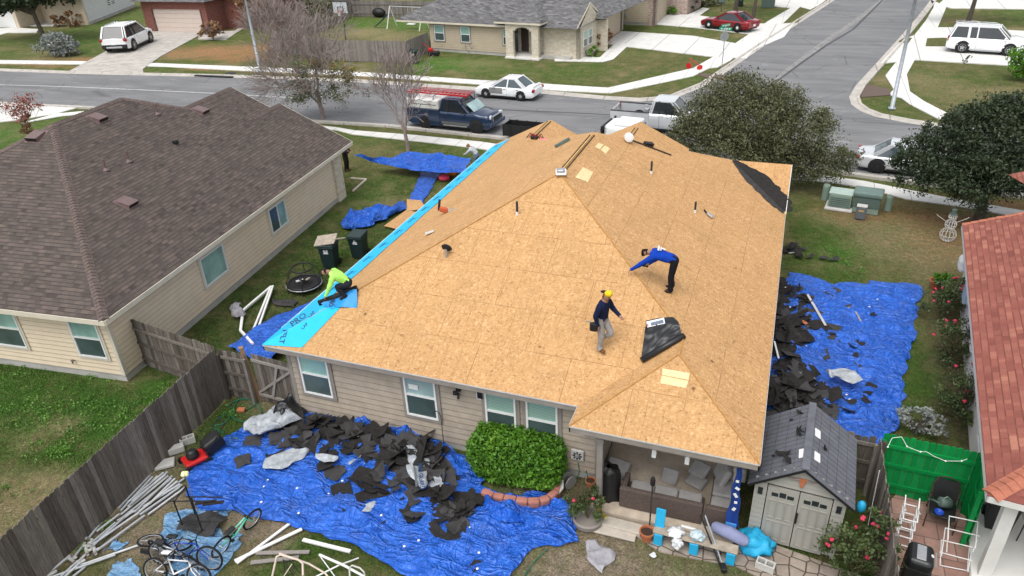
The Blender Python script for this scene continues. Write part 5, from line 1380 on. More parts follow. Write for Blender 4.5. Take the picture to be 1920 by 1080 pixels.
m = MB(); m.rbox((1.0*Lp/2-.02,0,.86), (.1,1.1,.34), .03); g_ = part('chrome_grille', m, M['chrome'], c); m = MB(); m.box(Lp/2+.03,-.48,.74,Lp/2+.05,.48,.98); part('grille_mesh', m, M['black'], g_)
m = MB(); m.rbox((Lp/2+.03,0,.55), (.2,1.9,.26), .05); part('bumper', m, bp_, c)
t = thing('ladder', 'red extension ladder lying along the roof of blue pickup', 'ladder', cpos+Vector((0,0,0)), yaw_)
for y in (-.55,-.1):
 m = MB(); m.bar((-3.1,y,2.12),(1.25,y,2.12),.05,.1); part('ladder_rail', m, M['red'], t)
for k in range(14):
 m = MB(); m.bar((-3.0+k*.31,-.53,2.12),(-3.0+k*.31,-.12,2.12),.05,.03); part('rung', m, M['red'] if k % 1 else M['steel'], t)
t = thing('roof_rack', 'steel pipe rack under the red ladder', 'rack', cpos, yaw_)
for x in (-2.7,-1.0,1.0):
 m = MB(); m.tube([(x,-.9,1.75 if x<0 else 1.5),(x,-.8,2.04),(x,.8,2.04),(x,.9,1.75 if x<0 else 1.5)], .022, 6); part('crossbar', m, M['black'], t)
for y in (.45,.6,.75):
 m = MB(); m.bar((-2.9,y,2.09),(1.1,y,2.09),.035,.03); part('pipe', m, M['red'] if y!=.6 else M['steel'], t)
# silver pickup: its tail at the bare roof
q = G(1146,243); d_ = Vector((math.cos(R(-4)), math.sin(R(-4)), 0)); cp = Vector((q.x, q.y, 0))+d_*2.95+Vector((0,.95,.012))
c = car('silver crew cab pickup with open black bed by the olive tree', 'pickup truck', cp, R(-4), 5.9, 2.0, 1.92, 3.6, .41, sp, 'pickup', M['chrome'], 'pickup_truck', tint='dark_glass')
pickup_bed(c, 5.9, 2.0, 1.92, sp, True, .41, 3.6)
m = MB(); m.rbox((-1.0,.3,1.02), (.3,.45,.4), .06); m.tube([(-1.0,.3,1.2),(-1.0,.3,1.35),(-1.15,.3,1.4)], .03, 6); c2 = tag(m.build('compressor', M['steel'], None), 'small metal compressor standing in the silver pickup bed', 'compressor'); c2.location = cp; c2.rotation_euler = (0,0,R(-4)); c2.location.z = -.05
# low white covered truck with a black tailgate
q = G(1121,270); cp = Vector((-9.35, 40.05, .012))
c = thing('utility_truck', 'white topped truck with black tailgate behind the bare roof peak', 'truck', cp, R(-6))
m = MB(); m.rbox((1.0,0,.95), (2.0,1.7,1.0), .3, seg=4); part('cab', m, wp, c)
m = MB(); m.rbox((1.25,0,1.42), (1.4,1.5,.3), .12, seg=3); part('roof', m, wp, c)
m = MB(); m.rbox((-.08,-.0,1.02), (.1,1.75,.62), .03); part('tailgate', m, M['black'], c)
m = MB(); m.rbox((-.14,.35,1.08), (.03,.34,.17), .01); part('number_plate', m, M['white'], c)
for s in (1,-1):
 m = MB(); m.rbox((-.15,s*.74,1.08), (.05,.14,.2), .02); part('tail_light', m, M['tail'], c)
 m = MB(); m.rbox((.1,s*.98,1.32), (.1,.2,.24), .03); part('mirror', m, M['black'], c)
 for x in (.3, 1.7): wheel(c, x, s*.8, .34, .2, M['black'], s)
m = MB(); m.box(2.0,-.7,1.0,2.02,.7,1.35); part('windscreen', m, M['dark_glass'], c)
# black trailer side
q = G(943,263)
c = thing('trailer', 'black walled trailer at the kerb behind left roof eave', 'trailer', (q.x+1.15, q.y+.55, .012), R(-3)); c.scale = (.7,.7,.8)
for y in (-.75,.75):
 m = MB(); m.box(-1.6,y-.02,.35,1.8,y+.02,1.15); part('side_panel', m, M['black'], c)
 for x in (-1.6,-1.0,-.85,.0,.85,1.75): m = MB(); m.box(x-.03,y-.05,.3,x+.03,y+.05,1.2); part('stake', m, M['black'], c)
m = MB(); m.box(-1.6,-.75,.35,-1.56,.75,1.15); m.box(-1.6,-.75,.33,1.8,.75,.38); part('deck', m, M['black'], c)
for s in (1,-1): wheel(c, .2, s*.9, .3, .2, M['steel'], s)
# ---------------------------------------------------------------- trees and plants
def leaf_mesh(name, pts, size, mat, parent=None, asp=.55, up=.35, droop=0.0, seed=1, out_from=None):
 """one small bent leaf-clump face pair per point, all in one mesh"""
 r = np.random.default_rng(seed); n = len(pts); pts = np.asarray(pts)
 a = r.normal(size=(n, 3)); a /= np.linalg.norm(a, axis=1)[:, None]
 b = r.normal(size=(n, 3)); b[:, 2] += up; b -= a*(a*b).sum(1)[:, None]; b /= np.linalg.norm(b, axis=1)[:, None]
 s = size*r.uniform(.6, 1.5, n)[:, None]
 c = np.cross(a, b)
 P = np.stack([pts-a*s, pts-b*s*asp+c*s*.12, pts+a*s, pts+b*s*asp+c*s*.12], 1).reshape(-1, 3)
 F = np.arange(n*4).reshape(n, 4)
 me = bpy.data.meshes.new(name)
 me.vertices.add(n*4); me.vertices.foreach_set('co', P.astype(np.float32).ravel())
 me.loops.add(n*4); me.loops.foreach_set('vertex_index', F.astype(np.int32).ravel())
 me.polygons.add(n); me.polygons.foreach_set('loop_start', np.arange(0, n*4, 4, dtype=np.int32)); me.polygons.foreach_set('loop_total', np.full(n, 4, dtype=np.int32))
 me.update(calc_edges=True)
 me.materials.append(mat)
 o = bpy.data.objects.new(name, me); COL.objects.link(o)
 if parent is not None: o.parent = parent
 return o
def crown_points(n, lobes, seed, shell=.55):
 """points in clumps spread over several lobes (centre, radii)"""
 r = np.random.default_rng(seed); out = []
 vol = np.array([l[1][0]*l[1][1]*l[1][2] for l in lobes])**.8; vol /= vol.sum()
 for (c, rad), v in zip(lobes, vol):
  m = int(n*v); k = max(6, m//60)
  d = r.normal(size=(k, 3)); d /= np.linalg.norm(d, axis=1)[:, None]
  q = d*(shell+(1.16-shell)*r.random(k)**.8)[:, None]
  cc = np.array(c)+q*np.array(rad)
  w = r.random(k)**1.5+.15; w /= w.sum(); idx = r.choice(k, m, p=w)
  cs = np.array(rad).mean()*.15
  out.append(cc[idx]+r.normal(size=(m, 3))*cs*np.array([1, 1, .75]))
 return np.concatenate(out)
def branch_tree(seed, base, height, spread, levels=4, r0=.14, first=.3, nb=(3, 5), upb=.5, twig_r=.006, lean=(0, 0), stems=1, wig=.12, lenf=.68, ang=(25, 50)):
 """recursive limbs as tapered tubes; returns (MB, twig tips)"""
 rnd = random.Random(seed); mb = MB(); tips = []
 def grow(p, d, L, r, lv):
  segs = 4 if lv > 1 else 3
  pts = [p]; rs = [r]; dd = d.copy(); q = p.copy()
  for i in range(segs):
   dd = (dd+Vector((rnd.uniform(-wig, wig), rnd.uniform(-wig, wig), rnd.uniform(-wig*.4, wig*.6)))).normalized()
   q = q+dd*(L/segs); pts.append(q.copy()); rs.append(max(twig_r, r*(1-.38*(i+1)/segs)))
  mb.tube(pts, rs, 7 if lv >= levels-1 else (5 if lv > 1 else 3), cap=False)
  if lv <= 0: tips.append(q); return
  k = rnd.randint(*nb)
  for i in range(k):
   a = 2*PI*(i+rnd.random()*.7)/k; an = R(rnd.uniform(*ang))
   s = dd.orthogonal().normalized(); s2 = dd.cross(s)
   nd = (dd*math.cos(an)+(s*math.cos(a)+s2*math.sin(a))*math.sin(an)*spread+Vector((0, 0, upb*.25))).normalized()
   j = rnd.choice([segs, segs, segs-1, max(1, segs-2)])
   grow(pts[j], nd, L*rnd.uniform(lenf*.85, lenf*1.15), rs[j]*rnd.uniform(.55, .75), lv-1)
 for s in range(stems):
  d = Vector((lean[0]+rnd.uniform(-.35, .35)*(stems > 1), lean[1]+rnd.uniform(-.35, .35)*(stems > 1), 1)).normalized()
  grow(Vector(base), d, height*first, r0*(1 if stems == 1 else .65), levels)
 return mb, tips
def tree(name, label, pos, trunk_h, lobes, n, size, leaf, seed, r0=.2, cat='tree', group=None, lean=(0, 0), twigs=True):
 t = thing(name, label, cat, pos, group=group)
 rnd = random.Random(seed)
 mb = MB(); top = Vector((lean[0]*trunk_h, lean[1]*trunk_h, trunk_h))
 mb.tube([(0,0,-.1), (lean[0]*trunk_h*.3+.03, lean[1]*trunk_h*.3, trunk_h*.35), (lean[0]*trunk_h*.7-.02, lean[1]*trunk_h*.7, trunk_h*.7), top], [r0*1.25, r0, r0*.85, r0*.75], 10)
 for c, rad in lobes:
  c = Vector(c)
  for k in range(3):
   e = c+Vector([rnd.uniform(-.55,.55)*rad[0], rnd.uniform(-.55,.55)*rad[1], rnd.uniform(-.2,.6)*rad[2]])
   m_ = top.lerp(e, .5)+Vector((0,0,rad[2]*.1)); mb.tube([top-Vector((0,0,trunk_h*.2*rnd.random())), m_, e], [r0*.5, r0*.28, r0*.06], 6)
 part('trunk', mb, M['trunk'], t)
 leaf_mesh('crown', crown_points(n, lobes, seed), size, M[leaf], t, seed=seed)
 return t
# bare tree right (crepe myrtle), behind the pulled tarp
p = G(765, 283)
t = thing('bare_tree', 'leafless spreading tree behind the blue tarp on the lawn', 'tree', (p.x, p.y, 0), group='bare trees by the street')
mb, tips = branch_tree(31, (0,0,0), 8.4, 1.05, 6, .13, .21, (3,3), .5, .013, wig=.1, lenf=.80, ang=(16,38)); part('trunk', mb, M['bare_bark'], t)
# bare tree left, with olive leaves low down
p = G(606, 222)
t = thing('bare_tree', 'wide thorny tree half bare with yellow green leaves low down', 'tree', (p.x, p.y, 0), group='bare trees by the street')
mb, tips = branch_tree(12, (0,0,0), 11.6, 1.15, 6, .17, .17, (3,4), .38, .012, wig=.13, lenf=.84, ang=(18,46)); part('trunk', mb, M['bare_bark'], t)
lp = crown_points(5200, [((0,-.2,1.9),(2.4,2.0,1.0)), ((-1.8,.3,2.6),(1.8,1.5,.9)), ((1.9,0,2.5),(1.9,1.5,1.0)), ((.4,.2,3.2),(1.9,1.6,1.0))], 5, .2)
leaf_mesh('crown', lp, .06, M['leaf_olive'], t, seed=3)
leaf_mesh('crown', crown_points(800, [((2.2,-.3,3.2),(1.0,.9,.7)), ((.6,-.4,3.4),(1.1,.8,.6))], 6, .2), .08, M['leaf_yellow'], t, seed=4)
# big olive tree behind the bare roof
p = Vector((-1.35, 36.4, 0))
tree('olive_oak', 'broad olive green tree behind the right end of bare roof', tuple(p), 1.2, [((-.4,0,3.1),(2.3,2.1,1.7)), ((-2.2,.2,2.7),(1.5,1.5,1.3)), ((1.8,-.2,2.4),(1.9,1.6,1.3)), ((3.1,-.5,1.5),(1.4,1.2,.9)), ((-.6,-1.4,2.0),(2.0,1.4,1.2)), ((-.9,.2,4.2),(1.5,1.3,.8)), ((-3.2,0,2.0),(.9,1.0,.8)), ((1.0,.5,3.7),(1.2,1.2,.8)), ((4.3,-.3,1.5),(.8,.8,.5)), ((2.6,.2,3.1),(.9,.8,.6)), ((1.6,-.8,1.2),(1.6,1.0,.7))], 66000, .05, 'leaf_olive', 21, .22)
# dark oak on the right
p = G(1833, 414)
tree('dark_oak', 'dense dark green oak tree beside the red roof', (p.x, p.y, 0), 1.5, [((.1,.1,3.5),(2.0,1.9,1.6)), ((-1.8,0,2.7),(1.5,1.6,1.2)), ((1.9,0,2.9),(1.9,1.7,1.4)), ((-.5,-1.0,2.3),(1.8,1.3,1.0)), ((0,0,4.6),(1.3,1.2,.7)), ((-2.6,.1,2.0),(1.0,1.1,.8)), ((1.9,.3,4.3),(1.3,1.2,.8)), ((-1.2,0,4.2),(1.2,1.1,.8)), ((3.2,0,2.4),(1.4,1.3,1.1)), ((-3.2,0,2.6),(.7,.8,.6)), ((.2,0,5.1),(.7,.7,.45)), ((-2.3,0,3.7),(.7,.7,.5))], 62000, .055, 'leaf_oak', 22, .2)
# oak top left
p = G(84, 76)
tree('dark_oak', 'dark oak tree on the lawn at top left', (p.x, p.y, 0), 3.2, [((0,0,5.6),(3.6,3,2.0)), ((-3.8,0,4.7),(2.6,2.3,1.7)), ((3.4,0,5.7),(3.0,2.2,1.5)), ((-6.0,-.4,3.6),(1.9,1.6,1.4)), ((1.2,1,7.2),(3,2.6,1.4)), ((-1.5,-1,4.2),(2.4,1.6,1.1))], 12000, .2, 'leaf_oak', 23, .24, lean=(-.1,0))
# tree top right in a brick ring
p = G(1814, 43)
t = tree('ringed_tree', 'small evergreen tree in a round edging on right lawn', (p.x, p.y, 0), 3.2, [((0,0,5.2),(2.6,2.4,1.6)), ((-2.4,0,4.7),(1.6,1.5,1.1)), ((2.8,0,4.8),(2.2,1.6,1.1))], 4500, .16, 'leaf_oak', 24, .2, lean=(.08,0))
m = MB(); m.smooth = True; m.tube([(.95*math.cos(k*PI/10), .95*math.sin(k*PI/10), .06) for k in range(20)], .08, 6, closed=True); part('edging', m, M['kerb'], t)
m = MB(); m.lathe([(.9,.03),(.001,.05)], 20, (0,0,0), cap=False); part('mulch', m, plain(MULCH,.95), t)
# trunks near the red car and far utility boxes
for px, py, s_, lb in ((1412,33,.15,'slim bare trunk beside the red car on the lawn'), (1379,20,.2,'thick bare trunk behind red car at top of photo')):
 p = G(px, py); t = thing('street_tree', lb, 'tree', (p.x, p.y, 0)); mb = MB(); mb.tube([(0,0,0),(.1,0,2.2),(.5,0,5)], [s_*1.2, s_, s_*.8], 8); part('trunk', mb, M['trunk'], t)
 leaf_mesh('crown', crown_points(1500, [((1,0,7.2),(2.6,2.4,1.5))], 8), .2, M['leaf_oak'], t)
# silver shrub
p = G(112, 104)
t = thing('silver_shrub', 'rounded silvery grey shrub on the lawn at left', 'shrub', (p.x, p.y, 0)); mb, tips = branch_tree(3, (0,0,0), 2.4, 1.2, 3, .05, .3, (4,5), .3, .012, stems=6); part('stems', mb, M['leaf_sage'], t)
leaf_mesh('foliage', crown_points(5200, [((0,0,1.0),(2.0,1.6,.85)), ((-.9,0,1.2),(1.2,1.1,.7)), ((1.0,0,1.1),(1.2,1.1,.7)), ((.2,0,1.6),(1.2,1,.6))], 9, .5), .12, M['leaf_sage'], t, up=1.4)
# brown vines / leafless brown trees by the brick house
for i, (px, py, hh, lb, ln, sz) in enumerate(((425,44,5.2,'tangled brown leaved tree against brick house wall','leaf_brown',.17), (500,52,4.6,'brown leaved tree in front of the dark fence','leaf_brown',.17), (585,52,3.6,'dull green shrubby tree near top fence','leaf_olive',.15), (400,75,1.9,'low yellow brown bush beside pale garage door','leaf_brown',.12))):
 p = G(px, py); t = thing('brown_tree', lb, 'tree', (p.x, p.y, 0)); mb, tips = branch_tree(40+i, (0,0,0), hh*1.15, 1.1, 4, .1, .26, (4,4), .4, .016, stems=2, lenf=.75); part('trunk', mb, M['bare_bark'], t)
 w = hh*.72; leaf_mesh('crown', crown_points([4600,4200,2400,900][i], [((0,0,hh*.5),(w,w*.8,hh*.4)), ((w*.5,0,hh*.4),(w*.6,w*.6,hh*.3)), ((-w*.4,0,hh*.7),(w*.6,w*.6,hh*.25))], 60+i, .3), sz, M[ln], t)
# bare grey twiggy tree in front of them (tall, by the light pole)
p = G(520, 118); t = thing('bare_tree', 'tall leafless grey tree beside left light pole', 'tree', (p.x, p.y, 0), group='bare trees by the street'); mb, tips = branch_tree(51, (0,0,0), 9.5, 1.0, 5, .12, .2, (3,4), .5, .018, stems=2, lenf=.82); part('trunk', mb, M['bare_bark'], t)
# red leaved sapling over the brown roof
p = G(62, 262); t = thing('red_sapling', 'thin sapling with sparse red leaves beyond brown roof', 'tree', (p.x, p.y, 0)); mb, tips = branch_tree(8, (0,0,0), 3.4, .8, 3, .04, .34, (3,4), .7, .008, stems=3); part('trunk', mb, M['bare_bark'], t)
pts = [Vector(q)+Vector((random.gauss(0,.12), random.gauss(0,.12), random.gauss(0,.12))) for q in tips for _ in range(5)]
leaf_mesh('crown', pts, .07, M['leaf_red'], t); leaf_mesh('crown', crown_points(500, [((0,0,.9),(.8,.6,.6))], 4, .2), .07, M['leaf_brown'], t)
# shrubs along the beige house across the street
def shrub(name, label, pos, lobes, n, size, leaf, cat='shrub', seed=5, stems=True, group=None):
 t = thing(name, label, cat, pos, group=group)
 if stems:
  mb, tips = branch_tree(seed, (0,0,0), lobes[0][1][2]*1.8, 1.0, 2, .03, .4, (3,4), .4, .008, stems=4); part('stems', mb, M['trunk'], t)
 leaf_mesh('foliage', crown_points(n, lobes, seed, .45), size, M[leaf], t, seed=seed, up=.6)
 return t
p = G(1118, 93); shrub('brown_shrub', 'tall purple brown shrub at corner of stone wall', (p.x,p.y,0), [((0,0,1.4),(.8,.75,1.2)), ((.3,0,.9),(.9,.8,.8))], 1500, .11, 'leaf_brown')
p = G(1113, 108); shrub('green_shrub', 'small bright green shrub under purple brown shrub', (p.x,p.y,0), [((0,0,.4),(.55,.5,.45))], 600, .08, 'leaf_hedge', seed=6)
p = G(1262, 27); shrub('green_shrub', 'yellow green shrub at the corner of mixed brick wall', (p.x,p.y,0), [((0,0,.6),(1.0,.8,.7))], 700, .12, 'leaf_hedge', seed=7)
p = G(1290, 22); shrub('dark_shrub', 'tall dark evergreen shrub beside path at top', (p.x,p.y,0), [((0,0,1.6),(1.1,1,1.7))], 1500, .14, 'leaf_oak', seed=8)
p = G(1325, 10); shrub('dark_shrub', 'wide greyish shrub at top edge above red car', (p.x,p.y,0), [((0,0,1.2),(2.2,1.4,1.3))], 1500, .16, 'leaf_olive', seed=9)
for px, lb in ((112,'left dark bush under picture window of white house'), (142,'right dark bush under picture window of white house')):
 p = G(px, 50); shrub('window_bush', lb, (p.x,p.y,0), [((0,0,.8),(1.0 if px>120 else .6,.7,.9))], 500, .14, 'leaf_brown', seed=px)
p = G(1928, 150); shrub('round_hedge', 'clipped green hedge ball at right edge of photo', (p.x,p.y,0), [((0,0,1.2),(1.4,1.3,1.2))], 3000, .1, 'leaf_hedge', seed=11)
p = G(878, 107); t = thing('bare_shrub', 'small leafless shrub before windows of beige house', 'shrub', (p.x,p.y,0)); mb, tips = branch_tree(17, (0,0,0), 2.0, 1.1, 3, .03, .34, (3,4), .5, .012); part('stems', mb, M['bare_bark'], t)
p = G(1806, 137); t = thing('sapling', 'tiny staked sapling on the right hand lawn', 'tree', (p.x,p.y,0)); mb, tips = branch_tree(18, (0,0,0), 1.2, .6, 2, .02, .5, (3,4), .6, .008); part('stems', mb, M['bare_bark'], t); leaf_mesh('foliage', [tuple(q) for q in tips for _ in range(4)], .08, M['leaf_oak'], t)
# the clipped hedge against the house wall
hx0, hx1 = G(880,900).x, G(1052,905).x
t = thing('hedge', 'bright green leafy hedge against the tan wall', 'hedge', ((hx0+hx1)/2, 13.35, 0))
r_ = np.random.default_rng(77)
def hedge_pts(n):
 w, d, h = 1.25, .62, 1.32; out = []
 while len(out) < n:
  p_ = r_.uniform(-1, 1, 3); q = abs(p_[0])**4+abs(p_[1])**4+(abs(p_[2])**4)
  if q > 1.02: continue
  if q < .38 and r_.random() < .9: continue
  x, y, z = p_
  bump = .07*noise.noise(Vector((x*3, y*3, z*3)))+.06*noise.noise(Vector((x*7, y*7, z*7)))
  out.append((x*(w+bump), y*(d+bump)-.05, .72+z*(.66+bump)))
 return out
leaf_mesh('foliage', hedge_pts(17000), .042, M['leaf_hedge'], t, seed=2, up=.5, asp=.6)
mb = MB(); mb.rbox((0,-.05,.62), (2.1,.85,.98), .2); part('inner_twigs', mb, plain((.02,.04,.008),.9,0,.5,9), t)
# curved brick edging of the hedge bed
t = thing('brick_edging', 'curved red scalloped brick edging round the hedge bed', 'edging', ((hx0+hx1)/2, 12.6, 0))
ring_px = [(905,925),(925,934),(945,938),(968,942),(990,945),(1012,944),(1030,938),(1043,926),(1050,910),(1054,893)]
mbk = plain((.36,.155,.12), .85, 0, .2, 5, .2, .3)
Q = [G(x, y, .1) for x, y in ring_px]
def resample(P, step):
 out = [P[0]]; acc = 0
 for a, b in zip(P, P[1:]):
  L = (b-a).length; k = max(1, round(L/step))
  for i in range(1, k+1): out.append(a.lerp(b, i/k))
 return out
Qr = resample(Q, .25)
for a, b in zip(Qr, Qr[1:]):
 m = MB(); d = (b-a); m.rbox(tuple((a+b)/2+Vector((0,0,.0))), (d.length*1.0, .2, .3), .05, (0,0,math.atan2(d.y,d.x))); world_part('brick', m, mbk, t)
# roses along the red roofed house
def rose(label, pos, lobes, n, blooms, seed, leaf='leaf_rose', size=.042, thin=False):
 n = int(n*.85); blooms = int(blooms*1.2)
 t = thing('rose_bush', label, 'rose bush', pos, group='rose bushes')
 mb, tips = branch_tree(seed, (0,0,0), lobes[0][1][2]*2.2, 1.1, 3, .022, .36, (3,4), .6, .005, stems=4); part('stems', mb, plain((.10,.075,.04),.9), t)
 pts = crown_points(n, lobes, seed, .3); leaf_mesh('foliage', pts, size, M[leaf], t, seed=seed)
 rr = random.Random(seed)
 for i in range(blooms):
  c, rad = lobes[rr.randrange(len(lobes))]; th = rr.uniform(0, 2*PI); ph = rr.uniform(.1, 1.2)
  q = (c[0]+rad[0]*math.cos(th)*math.cos(ph)*1.02, c[1]+rad[1]*math.sin(th)*math.cos(ph)*1.02, c[2]+rad[2]*math.sin(ph)*1.02)
  m = MB()
  for k in range(5): m.ball((q[0]+rr.uniform(-.025,.025), q[1]+rr.uniform(-.025,.025), q[2]+rr.uniform(-.015,.015)), (.036,.036,.026), 6, 4)
  part('bloom', m, M['petal'], t)
 return t
def gp(px, py, z=0): q = G(px, py, z); return (q.x, q.y, 0)
rose('rose bush with pink blooms nearest the lawn corner of red roof', gp(1775,600), [((0,0,.7),(.75,.6,.6)), ((.2,.5,.8),(.6,.6,.5))], 2600, 12, 3)
rose('rose bush with red blooms beside the blue tarp edge', gp(1785,680), [((0,0,.75),(.7,.7,.65)), ((.1,.6,.7),(.6,.5,.5))], 2600, 9, 4)
rose('sparse rose bush with yellowing leaves by white wall', gp(1795,775), [((0,0,.8),(.55,.8,.75)), ((-.15,-.5,.6),(.5,.5,.45))], 2300, 5, 5)
rose('tall rose bush with red blooms in front of plastic shed', gp(1600,1085), [((0,0,.95),(.62,.42,.65)), ((-.35,-.1,.7),(.5,.35,.45)), ((.25,.2,1.35),(.4,.35,.4))], 3000, 11, 6)
shrub('green_shrub', 'green and yellow plant in a pot beyond the rose bushes', gp(1765,555), [((0,0,.55),(.4,.35,.4))], 500, .06, 'leaf_hedge', seed=14)
shrub('grey_shrub', 'dusty grey green plant behind the green fence', gp(1712,812), [((0,0,.5),(.5,.45,.4)), ((.4,.1,.4),(.35,.35,.3))], 900, .05, 'leaf_sage', seed=15)
# potted rose by the patio step
p = G(1100, 985, 0)
t = thing('potted_rose', 'white stone pot planted with a rose beside the steps', 'potted plant', (p.x, p.y+.1, 0))
m = MB(); m.lathe([(.30,0),(.36,.05),(.38,.18),(.33,.2),(.31,.14),(.001,.14)], 20); part('pot', m, mat_brick('pebble', (.62,.6,.56), (.45,.42,.38), (.25,.22,.2), .07, .06, .01), t)
mb, tips = branch_tree(9, (0,0,.1), 1.3, 1.0, 3, .02, .34, (3,4), .7, .005, stems=4); part('stems', mb, plain((.10,.075,.04),.9), t)
leaf_mesh('foliage', crown_points(1500, [((0,0,.65),(.42,.38,.38)), ((-.2,0,.5),(.35,.3,.25)), ((.15,.1,.9),(.3,.3,.25))], 12, .3), .035, M['leaf_rose'], t)
leaf_mesh('foliage', crown_points(160, [((.28,-.05,.42),(.12,.1,.1))], 13, .3), .04, M['leaf_yellow'], t)
for q in ((-.32,-.1,.72),(.15,-.12,.95)):
 m = MB(); m.ball(q, (.045,.045,.035), 8, 5); part('bloom', m, M['petal'], t)
# ---------------------------------------------------------------- grass: short blades where the lawn is green
def build_grass():
 r = np.random.default_rng(5)
 def green(x, y):
  i = np.clip(np.searchsorted(GX, x), 0, len(GX)-1); j = np.clip(np.searchsorted(GY, y), 0, len(GY)-1)
  c = GC[j, i]; return c
 zones = [(-14.9,-12.9,5.5,13.4,3000), (-24,-15,5.5,13.2,16000), (-18.6,-12.8,13.9,36,15000), (.8,6,16,37,12000), (-9,1,9.5,12.2,5000), (-14.6,-9,9,13,3000), (-24,-3,29,37.2,6000)]
 P = []; C = []
 for x0, x1, y0, y1, n in zones:
  x = r.uniform(x0, x1, n*2); y = r.uniform(y0, y1, n*2)
  c = green(x, y); gr = c[:, 1]/(c[:, 0]+1e-4)
  keep = (gr > .95+r.uniform(0, .8, len(x)))
  P.append(np.stack([x[keep], y[keep]], 1)); C.append(c[keep])
 P = np.concatenate(P); C = np.concatenate(C); n = len(P)
 k = 4
 P = np.repeat(P, k, 0)+r.normal(size=(n*k, 2))*.035; C = np.repeat(C, k, 0); n = n*k
 # keep off the paving, houses and slabs
 ok = ~((P[:,0] > WX0-.05) & (P[:,0] < WX1+.05) & (P[:,1] > PY-.4) & (P[:,1] < 31))
 wl = (P[:,0]-c0.x)*(-F.a.x)+(P[:,1]-c0.y)*(-F.a.y); fwd = (P[:,0]-c0.x)*F.b.x+(P[:,1]-c0.y)*F.b.y
 ok &= ~((wl < .0) & (fwd > -.02) & (fwd < 16))
 P = P[ok]; C = C[ok]; n = len(P)
 h = r.uniform(.03, .075, n); a = r.uniform(0, 2*PI, n); w = .007
 dx = np.cos(a)*w; dy = np.sin(a)*w; lx = r.normal(size=n)*.025; ly = r.normal(size=n)*.025
 z = np.full(n, -.02)
 V = np.stack([np.stack([P[:,0]-dx, P[:,1]-dy, z], 1), np.stack([P[:,0]+dx, P[:,1]+dy, z], 1), np.stack([P[:,0]+lx, P[:,1]+ly, z+h], 1)], 1).reshape(-1, 3)
 me = bpy.data.meshes.new('grass')
 me.vertices.add(n*3); me.vertices.foreach_set('co', V.astype(np.float32).ravel())
 me.loops.add(n*3); me.loops.foreach_set('vertex_index', np.arange(n*3, dtype=np.int32))
 me.polygons.add(n); me.polygons.foreach_set('loop_start', np.arange(0, n*3, 3, dtype=np.int32)); me.polygons.foreach_set('loop_total', np.full(n, 3, dtype=np.int32))
 me.update(calc_edges=True)
 at = me.color_attributes.new('tint', 'FLOAT_COLOR', 'POINT')
 Cv = np.repeat(C*r.uniform(.8, 1.75, (n, 1)), 3, 0)
 at.data.foreach_set('color', np.concatenate([Cv, np.ones((n*3, 1))], 1).astype(np.float32).ravel())
 t = NT('grass_blade'); at_ = t.n('Attribute'); at_.attribute_name = 'tint'
 me.materials.append(t.out(at_.outputs['Color'], .7, 0, .2))
 o = bpy.data.objects.new('grass', me); COL.objects.link(o); tag(o, 'short patchy grass growing over the yards', 'grass', kind='stuff')
 print('grass blades', n)
build_grass()
# broad leaved weeds in clumps on the lawn at the left
def weeds():
 r = random.Random(4); P = []
 for px, py, n, sp in ((50,775,34,1.1),(110,770,20,.6),(195,755,20,.8),(230,790,16,.6),(120,840,20,.4),(110,850,16,.3),(20,700,20,1.0),(180,720,14,1.0),(60,835,9,.5),(15,930,8,.4),(150,800,18,.8),(300,740,10,.6),(420,775,8,.4),(430,825,6,.3),(200,985,6,.2),(150,1030,5,.15),(1560,470,12,.6),(1600,500,10,.5),(860,120,1,.1)):
  g = G(px, py)
  for i in range(n):
   cx, cy = r.gauss(g.x, sp*.5), r.gauss(g.y, sp*.5); s = r.uniform(.05,.16)
   for k in range(r.randint(8, 26)): P.append((r.gauss(cx, s), r.gauss(cy, s), r.uniform(.01,.09)))
 o = leaf_mesh('weeds', P, .028, mat_leaf('weed_leaves', [(0.05,0.13,0.02),(0.10,0.23,0.035),(0.18,0.34,0.06)]), None, asp=.7, up=1.6, seed=8); tag(o, 'clumps of bright green weeds growing in the lawns', 'weeds', kind='stuff')
weeds()
# ---------------------------------------------------------------- text as thin mesh
def text_mb(s, size, bold=0.0):
 cu = bpy.data.curves.new('t', 'FONT'); cu.body = s; cu.size = size; cu.extrude = .0012; cu.offset = bold; cu.resolution_u = 2; cu.align_x = 'CENTER'; cu.align_y = 'CENTER'
 ob = bpy.data.objects.new('t', cu); COL.objects.link(ob)
 dg = bpy.context.evaluated_depsgraph_get(); me = ob.evaluated_get(dg).to_mesh()
 mb = MB(); mb.add([v.co.copy() for v in me.vertices], [list(p.vertices) for p in me.polygons])
 bpy.data.objects.remove(ob); return mb
def text_part(s, size, p, u, n, name, mat, th, bold=.004, world=True):
 mb = text_mb(s, size, bold); u = Vector(u).normalized(); n = Vector(n).normalized(); v = n.cross(u)
 mb.v = [tuple(Vector(p)+u*a[0]+v*a[1]+n*(a[2]+.004)) for a in mb.v]
 return world_part(name, mb, mat, th) if world else part(name, mb, mat, th)
